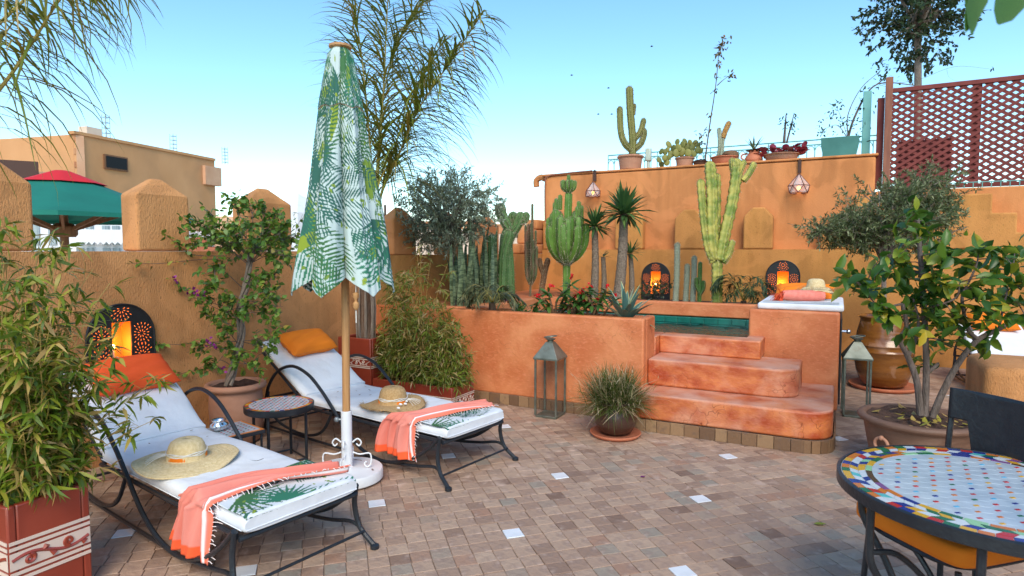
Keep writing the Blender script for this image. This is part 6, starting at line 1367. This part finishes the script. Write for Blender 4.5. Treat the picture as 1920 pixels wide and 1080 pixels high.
for label, px, h in (('small green succulent tuft at the left of the trough', 948, .05), ('bushy little succulent in the trough behind the lantern', 975, .10), ('little succulent tuft left of the thorny shrub', 1006, .08)):
    g = WY(px, 583, 5.72); b = np.array([g[0], g[1], .885]); t = thing('succulent', label, 'succulent', tuple(b)); r = np.random.default_rng(px); m = MB(); N = 90; m.leaves(b + r.normal(0, h * .32, (N, 3)) * [1, .6, 0] + UP * (h * 1.4 * r.random(N))[:, None], r.normal(0, .8, (N, 3)) + UP * .8, r.normal(0, 1, (N, 3)), h * .55, .016, .1, seed=px); m.build('leaves', MT['leaf_thorn'], t, smooth='all', kind='stuff')
r = np.random.default_rng(5); b = bedp(1228, Y=9.6); t = thing('low_shrub', 'low leafy shrub in front of the left pool lamp', 'shrub', tuple(b)); m, mt_ = MB(), MB(); crown(m, mt_, b + UP * .17, (.24, .2, .16), 70, .16, 7, .05, .022, 12, up=.6); mt_.build('twigs', MT['bark'], t, kind='stuff'); m.build('leaves', MT['leaf_dark'], t, smooth='all', kind='stuff')
t = thing('purple_succulent', 'dark purple rosette at the foot of the branched cactus', 'succulent', tuple(bedp(938, X=-3.95))); b = bedp(938, X=-3.95); m = MB(); N = 40; m.leaves(np.tile(b + UP * .04, (N, 1)) + r.normal(0, .05, (N, 3)) * [1, 1, .3], r.normal(0, 1, (N, 3)) + UP * .6, np.tile(UP, (N, 1)), .10, .03, .2, seed=1); mat('purple_leaf', (.05, .02, .045), .5); m.build('leaves', MT['purple_leaf'], t, smooth='all', kind='stuff')

# ================================================================ ROOF ROW ABOVE THE TALL WALL
YT = 10.62; ZR = 3.012
def roofpot(name, label, px, wpx, hpx, mt, cat='pot', prof=None):
    g = WY(px, 300, YT); z = proj(g)[2]; s = z / FPX; w, h = wpx * s / 2, hpx * s; c = np.array([g[0], YT, ZR])
    pr = prof or [(.80, 0), (.86, .1), (.95, .75), (.96, .84), (1.06, .86), (1.08, .96), (1.0, 1.0), (.85, .97)]
    return pot(name, label, c, [(a * w, b * h) for a, b in pr], mt, w * .84, h * .94, cat=cat), c + UP * h, s, z
t, c, s, z = roofpot('roof_pot', 'terracotta pot with the tall cactus at the left of the tall wall', 1182, 46, 27, 'terracotta'); R0 = lambda x, y, d=0: DZ(x, y, z + d)
cactus('saguaro_cactus', 'tall olive green cactus with curved arms in the leftmost roof pot', c, [([R0(1186, 292), R0(1186, 260), R0(1182, 210), R0(1180, 162)], .066), ([R0(1184, 282), R0(1171, 268), R0(1164, 245), R0(1162, 200)], .056), ([R0(1190, 280), R0(1201, 270), R0(1207, 255), R0(1208, 241)], .052), ([R0(1189, 262), R0(1201, 246), R0(1208, 222)], .05), ([R0(1188, 215), R0(1189, 204), R0(1190, 195)], .03)], 'cactus_olive', 9, .22)
g = WY(1216, 290, 10.9); gl = thing('garden_lamp', 'pale square garden lamp behind the tall wall', 'lamp', (g[0], g[1], ZR)); m = MB(); m.box(g[0] - .05, g[0] + .05, g[1] - .05, g[1] + .05, 3.19, 3.42); m.build('shade', MT['pale_lamp'], gl, bev=.02); m = MB(); m.tube([(g[0], g[1], ZR), (g[0], g[1], 3.19)], .03, 8); m.build('post', MT['pale_lamp'], gl)
def pads(t, c, spec, s, z, seed):
    r = np.random.default_rng(seed)
    for x, y, rp in spec:
        p = DZ(x, y, z + r.uniform(-.12, .12)); m = MB(); Rr = rp * s; a = r.uniform(-.6, .6); k = 16; ax = np.array([math.cos(a), math.sin(a), 0]); ti = r.uniform(-.4, .4); up = nrm(UP + ax * ti); nn_ = np.cross(ax, up); V = []
        for f, w in ((.02, .55), (.6, .5), (.92, .28), (1, 0), (.92, -.28), (.6, -.5), (.02, -.55)): V.append([p + (ax * math.cos(b) * .8 + up * math.sin(b)) * Rr * f + nn_ * w * Rr * .35 for b in np.linspace(0, 2 * np.pi, k, endpoint=False)])
        m.grid(np.array(V), wrap=True, tint=r.random()); m.build('pad', MT['pear_pad'], t, smooth='all')
t, c, s, z = roofpot('roof_pot', 'terracotta pot with the prickly pear', 1284, 34, 17, 'terracotta'); pp = thing('prickly_pear', 'prickly pear with many round pads in a roof pot', 'cactus', tuple(c))
rp_ = np.random.default_rng(6); pads(pp, c, [(1284 + dx, 291 + dy, rr_) for dx, dy, rr_ in ((-30, -20, 7), (-33, -10, 6), (-22, -12, 8), (-26, -2, 7), (-12, -14, 8), (-4, -20, 7), (4, -16, 8), (-16, -4, 8), (-6, -6, 9), (6, -4, 8), (14, -14, 7), (20, -22, 7), (24, -10, 7), (16, -3, 7), (30, -8, 6), (26, -18, 6), (10, -24, 6), (0, -26, 6), (-14, -25, 6))], s, z, 1)
p2 = thing('prickly_pear', 'small prickly pear trailing left of the potted one', 'cactus', tuple(WY(1243, 310, YT))); pads(p2, c, [(1240, 284, 6), (1236, 300, 6), (1246, 296, 6), (1250, 304, 7), (1240, 308, 6), (1254, 295, 6), (1247, 285, 6)], s, z, 2)
t, c, s, z = roofpot('roof_tray', 'dark shallow tray holding the tall thin twig', 1313, 26, 9, 'brown_pot', 'pot')
def twig_plant(name, label, base, lines, leafpts, mt, seed, L=.07, nper=7, rad=.014):
    t = thing(name, label, 'plant', tuple(base)); r = np.random.default_rng(seed); m = MB()
    for pts in lines: P = smooth_path(pts, 16); m.tube(P, np.linspace(rad, rad * .35, 16), 6); rad *= .7
    m.build('stem', MT['bark'], t); B = []
    for p, sp, n in leafpts: B.append(np.asarray(p) + r.normal(0, sp, (n, 3)))
    B = np.concatenate(B); n = len(B); m = MB(); m.leaves(B, r.normal(0, 1, (n, 3)) + [0, 0, -.2], np.tile(UP, (n, 1)) + r.normal(0, .4, (n, 3)), r.uniform(.7, 1.2, n) * L, L * .45, .3, seed=seed); m.build('leaves', MT[mt], t, smooth='all', kind='stuff')
R0 = lambda x, y, d=0: DZ(x, y, z + d)
leafmat('leaf_autumn', [(0, (.06, .075, .015)), (.5, (.14, .10, .02)), (1, (.24, .13, .03))])
twig_plant('tall_twig_plant', 'very tall thin leaning twig with brown leaves at its tip', c, [[R0(1322, 300), R0(1330, 240), R0(1342, 160), R0(1349, 82)], [R0(1345, 160), R0(1356, 150), R0(1366, 143)]], [(R0(1356, 80), .06, 34), (R0(1350, 86), .05, 18), (R0(1347, 102), .04, 12), (R0(1348, 118), .045, 14), (R0(1367, 143), .04, 18), (R0(1343, 144), .03, 6), (R0(1341, 170), .03, 8), (R0(1333, 215), .03, 5), (R0(1321, 250), .06, 24), (R0(1317, 262), .05, 18)], 'leaf_autumn', 4)
t, c, s, z = roofpot('roof_pot', 'shallow terracotta bowl with small cacti', 1358, 48, 14, 'terracotta_red')
R0 = lambda x, y, d=0: DZ(x, y, z + d)
cactus('column_cactus', 'grey green small cactus in the shallow roof bowl', c, [([c + [-.09, 0, 0], R0(1350, 270), R0(1348, 240)], .034), ([R0(1353, 292), R0(1354, 270), R0(1355, 258)], .034)], 'cactus_silver', 9, .2)
cactus('golden_cactus', 'furry golden cactus finger in the shallow roof bowl', R0(1356, 258), [([R0(1355, 259), R0(1361, 243), R0(1368, 228)], .042)], 'cactus_golden' if 'cactus_golden' in MT else mat('cactus_golden', (.38, .17, .03), .9, (.50, .26, .06), 40, bump=.5).name, 12, .15)
m = MB(); m.lathe([(.10, 0), (.13, .03), (.12, .09), (.07, .12), (.01, .13)], tuple(c + [.10, -.02, -.03]), 20); tag(m.build('ball_cactus', MT['cactus_brown'], smooth='all'), 'round brown ball cactus in the shallow roof bowl', 'cactus')
t, c, s, z = roofpot('clay_jug', 'red clay jug with two handles holding a spiky plant', 1413, 34, 22, 'terracotta_red', 'jug', [(.75, 0), (.95, .1), (.95, .35), (.55, .8), (.5, .88), (.62, .96), (.6, 1.0), (.45, .97)])
for sg in (-1, 1): m = MB(); m.tube(smooth_path([c + [sg * .09, 0, -.04], c + [sg * .17, 0, -.05], c + [sg * .19, 0, -.10], c + [sg * .15, 0, -.13]], 10), .014, 6); m.build('handle', MT['terracotta_red'], t)
ag2 = thing('aloe', 'small spiky aloe in the two handled jug', 'succulent', tuple(c))
for k in range(9): a = k * 2.4; d = np.array([math.cos(a) * .6, math.sin(a) * .6, 1.]); m = MB(); m.leaves([c], [d], [np.cross(np.cross(d, UP), d)], .22 + .03 * (k % 3), .032, .12, fold=.2); m.build('leaf', MT['snake_plant'], ag2, smooth='all')
t, c, s, z = roofpot('roof_pot', 'wide terracotta bowl under the red rosettes', 1465, 62, 12, 'terracotta')
r = np.random.default_rng(17); rr2 = thing('red_rosettes', 'broad leaved red rosette succulent in the wide roof bowl', 'succulent', tuple(c))
for k in range(64):
    p = c + np.array([r.uniform(-.32, .32), r.uniform(-.14, .14), r.uniform(-.04, .10)]); m = MB(); d = np.array([r.normal(0, .7) + (p - c)[0] * 2, r.normal(-.3, .5), r.uniform(.1, .9)]); m.leaves([p], [d], [UP + r.normal(0, .3, 3)], r.uniform(.10, .15), r.uniform(.09, .13), .25, tint=np.array([r.random()]), fold=.12, prof=((0, .4), (.35, .9), (.7, 1), (.92, .7), (1, .3))); m.build('leaf', MT['red_rosette'], rr2, smooth='all')
R0 = lambda x, y, d=0: DZ(x, y, z + d)
twig_plant('stick_plant', 'two upright leafy sticks behind the red rosettes', c, [[R0(1470, 268), R0(1472, 240), R0(1474, 215)], [R0(1475, 268), R0(1482, 240), R0(1489, 213)]], [(R0(1470, 222), .03, 10), (R0(1473, 233), .045, 18), (R0(1486, 235), .045, 20), (R0(1484, 243), .04, 14), (R0(1489, 216), .02, 5)], 'leaf_dark', 6, .06, rad=.025)
# green box planter with its shrub
g = WY(1574, 290, YT); s = proj(g)[2] / FPX; gb = thing('box_planter', 'green tapered box planter at the right end of the tall wall', 'planter', (g[0], YT, ZR)); m = MB(); w0, w1, h = 27 * s, 30.5 * s, 35 * s; zb = 1.6 + (470 - 294) * s + .0
V = [(g[0] + x * w, YT + y * .16, zz) for w, zz in ((w0, ZR + .002), (w1, ZR + h * .52), (w1 * 1.01, ZR + h * .54), (w1 * 1.03, ZR + h)) for x, y in ((-1, -1), (1, -1), (1, 1), (-1, 1))]
m.add(V, [(3, 2, 1, 0)] + [(4 * i + k, 4 * i + (k + 1) % 4, 4 * i + 4 + (k + 1) % 4, 4 * i + 4 + k) for i in range(3) for k in range(4)] + [(12, 13, 14, 15)]); m.build('body', MT['green_box'], gb, smooth=False, bev=.006)
z = proj(g)[2]; R0 = lambda x, y, d=0: DZ(x, y, z + d); c = R0(1590, 260)
lp_ = [(R0(1540, 240), .05, 18), (R0(1548, 252), .06, 26), (R0(1560, 215), .06, 22), (R0(1572, 195), .05, 20), (R0(1580, 230), .07, 22), (R0(1600, 235), .08, 30), (R0(1615, 215), .08, 22), (R0(1635, 165), .08, 24), (R0(1650, 130), .06, 22), (R0(1660, 145), .05, 14), (R0(1625, 190), .08, 20), (R0(1610, 250), .08, 20)]
twig_plant('climbing_shrub', 'straggly climbing shrub leaning from the green box onto the lattice', c, [[c, R0(1600, 225), R0(1625, 175), R0(1655, 150)], [c, R0(1605, 215), R0(1640, 160), R0(1700, 158), R0(1760, 172)], [c, R0(1590, 215), R0(1615, 165), R0(1652, 132)], [c, R0(1570, 235), R0(1545, 242)], [c, R0(1575, 215), R0(1565, 195)], [R0(1655, 158), R0(1720, 150), R0(1790, 125), R0(1862, 130)], [R0(1650, 160), R0(1700, 170), R0(1790, 195), R0(1830, 170)], [R0(1775, 130), R0(1780, 145), R0(1800, 155)], [R0(1640, 165), R0(1690, 150), R0(1740, 165), R0(1810, 160)]], lp_ + [(R0(1782, 112), .03, 8), (R0(1700, 145), .12, 16), (R0(1765, 195), .06, 8), (R0(1860, 128), .02, 4)], 'leaf_dark', 9, .055, rad=.02)

# railing behind the roof row
rl = thing('roof_railing', 'thin turquoise railing behind the roof plants', 'railing', (-1.5, 11.5, ZR)); YQ = 11.5
for zz in (3.44, 3.36):
    m = MB(); m.tube([(-4.0, YQ, zz), (.5, YQ, zz)], .012, 6); m.build('rail', MT['teal_paint'], rl)
for k in range(38):
    x = -4.0 + k * .12; m = MB(); m.tube([(x, YQ, 2.98), (x, YQ, 3.36 if k % 8 else 3.44)], .008, 5); m.build('baluster', MT['teal_paint'], rl)
    if k < 37: m = MB(); m.tube([(x + .06 - .052 * math.cos(a), YQ - .008, 3.27 + .07 * math.sin(a)) for a in np.linspace(0, np.pi, 8)], .006, 4); m.build('hoop', MT['teal_paint'], rl)
m = MB(); a, b = WY(1622, 310, 10.75), WY(1622, 172, 10.75); m.bar(a, (a[0], a[1], b[2]), .11, .08, up=(0, 1, 0)); tag(m.build('teal_post', MT['teal_paint'], bev=.006), 'turquoise post left of the red lattice', 'post')

# lattice screen
ls = thing('lattice_screen', 'red brown wooden lattice screen on the right wall', 'screen', (2, 10.5, 2.46)); YL = 10.52; X0, X1, Z0, Z1 = .60, 3.6, 2.52, 3.88
def clip(p, d):
    t0, t1 = -9, 9
    for i, (a, b) in enumerate(((X0, X1), (Z0, Z1))):
        ta, tb = sorted(((a - p[i]) / d[i], (b - p[i]) / d[i])); t0, t1 = max(t0, ta), min(t1, tb)
    return t0, t1
for fam, sg in ((0, 1), (1, -1)):
    an = R_(33) * sg; d = (math.cos(an), math.sin(an)); stp = .078 / math.cos(an)
    for k in range(-40, 60):
        p = (X0, Z0 + k * stp + .03); t0, t1 = clip(p, d)
        if t1 - t0 < .06 or p[0] + d[0] * t0 > 2.9: continue
        m = MB(); m.bar((p[0] + d[0] * t0, YL + fam * .014, p[1] + d[1] * t0), (p[0] + d[0] * t1, YL + fam * .014, p[1] + d[1] * t1), .012, .038, up=(0, 0, 1)); m.build('slat', MT['lattice_red'], ls, smooth=False)
for a, b, w, h in (((X0, YL, Z1 + .02), (X1, YL, Z1 + .02), .05, .06), ((X0, YL, Z0 - .02), (X1, YL, Z0 - .02), .05, .05)): m = MB(); m.bar(a, b, w, h); m.build('frame_rail', MT['lattice_red'], ls, smooth=False, bev=.004)
for x in (1.62, 2.55): m = MB(); m.box(x - .05, x + .05, YL + .03, YL + .07, Z0, Z1); m.build('stile', MT['lattice_red'], ls, smooth=False)
m = MB(); m.box(.53, .62, YL - .10, YL - .02, 2.465, 4.08); m.build('post', MT['post_brown'], ls, smooth=False, bev=.006)
m = MB(); m.box(.44, .53, YL + .02, YL + .05, 2.5, 3.82); m.build('side_panel', MT['lattice_red'], ls, smooth=False)
m = MB(); m.box(.75, 1.42, YL + .5, YL + .9, 2.47, 3.25); tag(m.build('roof_box', MT['lattice_red'], bev=.02), 'dark box behind the red lattice', 'box')
m = MB()
for k in range(20): m.tube([(1.3 + k * .1, YL - .08, 2.462), (1.3 + k * .1, YL - .08, 2.53)], .006, 4)
m.tube([(1.25, YL - .08, 2.535), (3.4, YL - .08, 2.535)], .007, 4); tag(m.build('low_rail', MT['teal_paint'], kind=None), 'low turquoise rail under the red lattice', 'railing')
# tree behind the lattice
tbp = WY(1727, 150, 12.6); zt = proj(tbp)[2]; base = np.array([tbp[0], tbp[1], 2.46]); cc_ = DZ(1722, 18, zt)
tree('street_tree', 'tall round leafy tree rising behind the red lattice', base, cc_ - [0, 0, .2], cc_, (.88, .88, 1.05), 20, .07, 420, .26, 12, .085, .042, 'leaf_dark', 'bark_pale', 81, shell=.2, gap=.3, freq=4., up=.1, extra=((cc_ + [0, 0, .8], (.8, .8, .7), 160),))
# overhanging leaves, top right corner
tp = _C + ray(2250, 470) * 1.5; ot = thing('overhanging_tree', 'blurred green leaves hanging into the top right corner', 'tree', (tp[0], tp[1], 0)); e = DZ(1880, -60, .95)
m = MB(); m.tube(smooth_path([(tp[0], tp[1], 0), (tp[0], tp[1], 1.4), (tp[0], tp[1], 2.3), (DZ(2000, -180, 1.0))], 16), np.linspace(.05, .012, 16), 8); m.tube(smooth_path([DZ(2000, -180, 1.0), e, DZ(1800, -50, .95)], 10), np.linspace(.008, .003, 10), 6); m.build('trunk', MT['bark'], ot)
for (x0, y0), (x1, y1), w in (((1850, -75), (1822, 56), .034), ((1905, -45), (1880, 42), .052), ((1810, -60), (1835, 62), .026), ((1960, -60), (1990, 40), .04)):
    a, b = DZ(x0, y0, .95), DZ(x1, y1, .93); m = MB(); m.leaves([a], [b - a], [-_F + np.array([.2, 0, .2])], np.linalg.norm(b - a), w, .1, tint=np.array([.45]), fold=.1, prof=((0, .1), (.25, .8), (.55, 1), (.85, .65), (1, .1))); m.build('leaf', MT['leaf_lemon'], ot, smooth='all')
# fallen leaf, petal, birds
m = MB(); g = G(1537, 984, .006); m.leaves([g - [.03, 0, 0]], [[1, .3, 0]], [[0, 0, 1]], .07, .035, -.1, tint=np.array([.9]), fold=.1); tag(m.build('fallen_leaf', MT['leaf_lemon'], smooth='all'), 'single yellow green leaf lying on the tiles left of the table', 'leaf')
m = MB(); g = G(1205, 894, .008); m.leaves(np.tile(g, (4, 1)), np.random.default_rng(1).normal(0, 1, (4, 3)) * [1, 1, .3], np.tile(UP, (4, 1)), .022, .02, .1, seed=1); tag(m.build('petal', MT['purple_flower'], smooth='all'), 'purple petal lying on the floor tiles before the pool', 'petal')
for (x, y), lab in zip(((1222, 87), (1141, 165), (1122, 214), (1147, 214), (1072, 141)), ('highest', 'upper middle', 'lower left', 'lower right', 'leftmost')):
    p = DZ(x, y, 60); m = MB(); m.ball(p, .07, 6, 5, sq=(2, 1, .8)); 
    for sg in (-1, 1): m.leaves([p], [[.15, sg * 1., .35]], [[0, 0, 1]], .26, .10, .2)
    tag(m.build('bird', MT['iron'], smooth='all'), 'tiny dark bird in the sky, ' + lab + ' of the flock', 'bird', 'birds high over the terrace')
# dry leaves on the loungers
for c_, pts, lab in ((L2c, ((.05, -.2), (.12, -.1), (.2, .05), (.25, -.2), (.3, .12), (.15, .2), (.42, .0), (.35, -.05)), 'far'), (L1c, ((.12, -.1), (.04, .18), (.25, .2)), 'near')):
    for k, (x, y) in enumerate(pts): m = MB(); w = loc2w(c_, LZ, (x, y, .399)); m.leaves([w], [np.random.default_rng(k).normal(0, 1, 3) * [1, 1, .1]], [UP], .026, .012, -.2, tint=np.array([.95])); tag(m.build('dry_leaf', MT['leaf_autumn'], smooth='all'), 'small dry brown leaf on the white seat of the %s' % ('lounger beyond the umbrella' if lab == 'far' else 'nearest lounger'), 'leaf', 'dry leaves on the %s lounger' % lab)
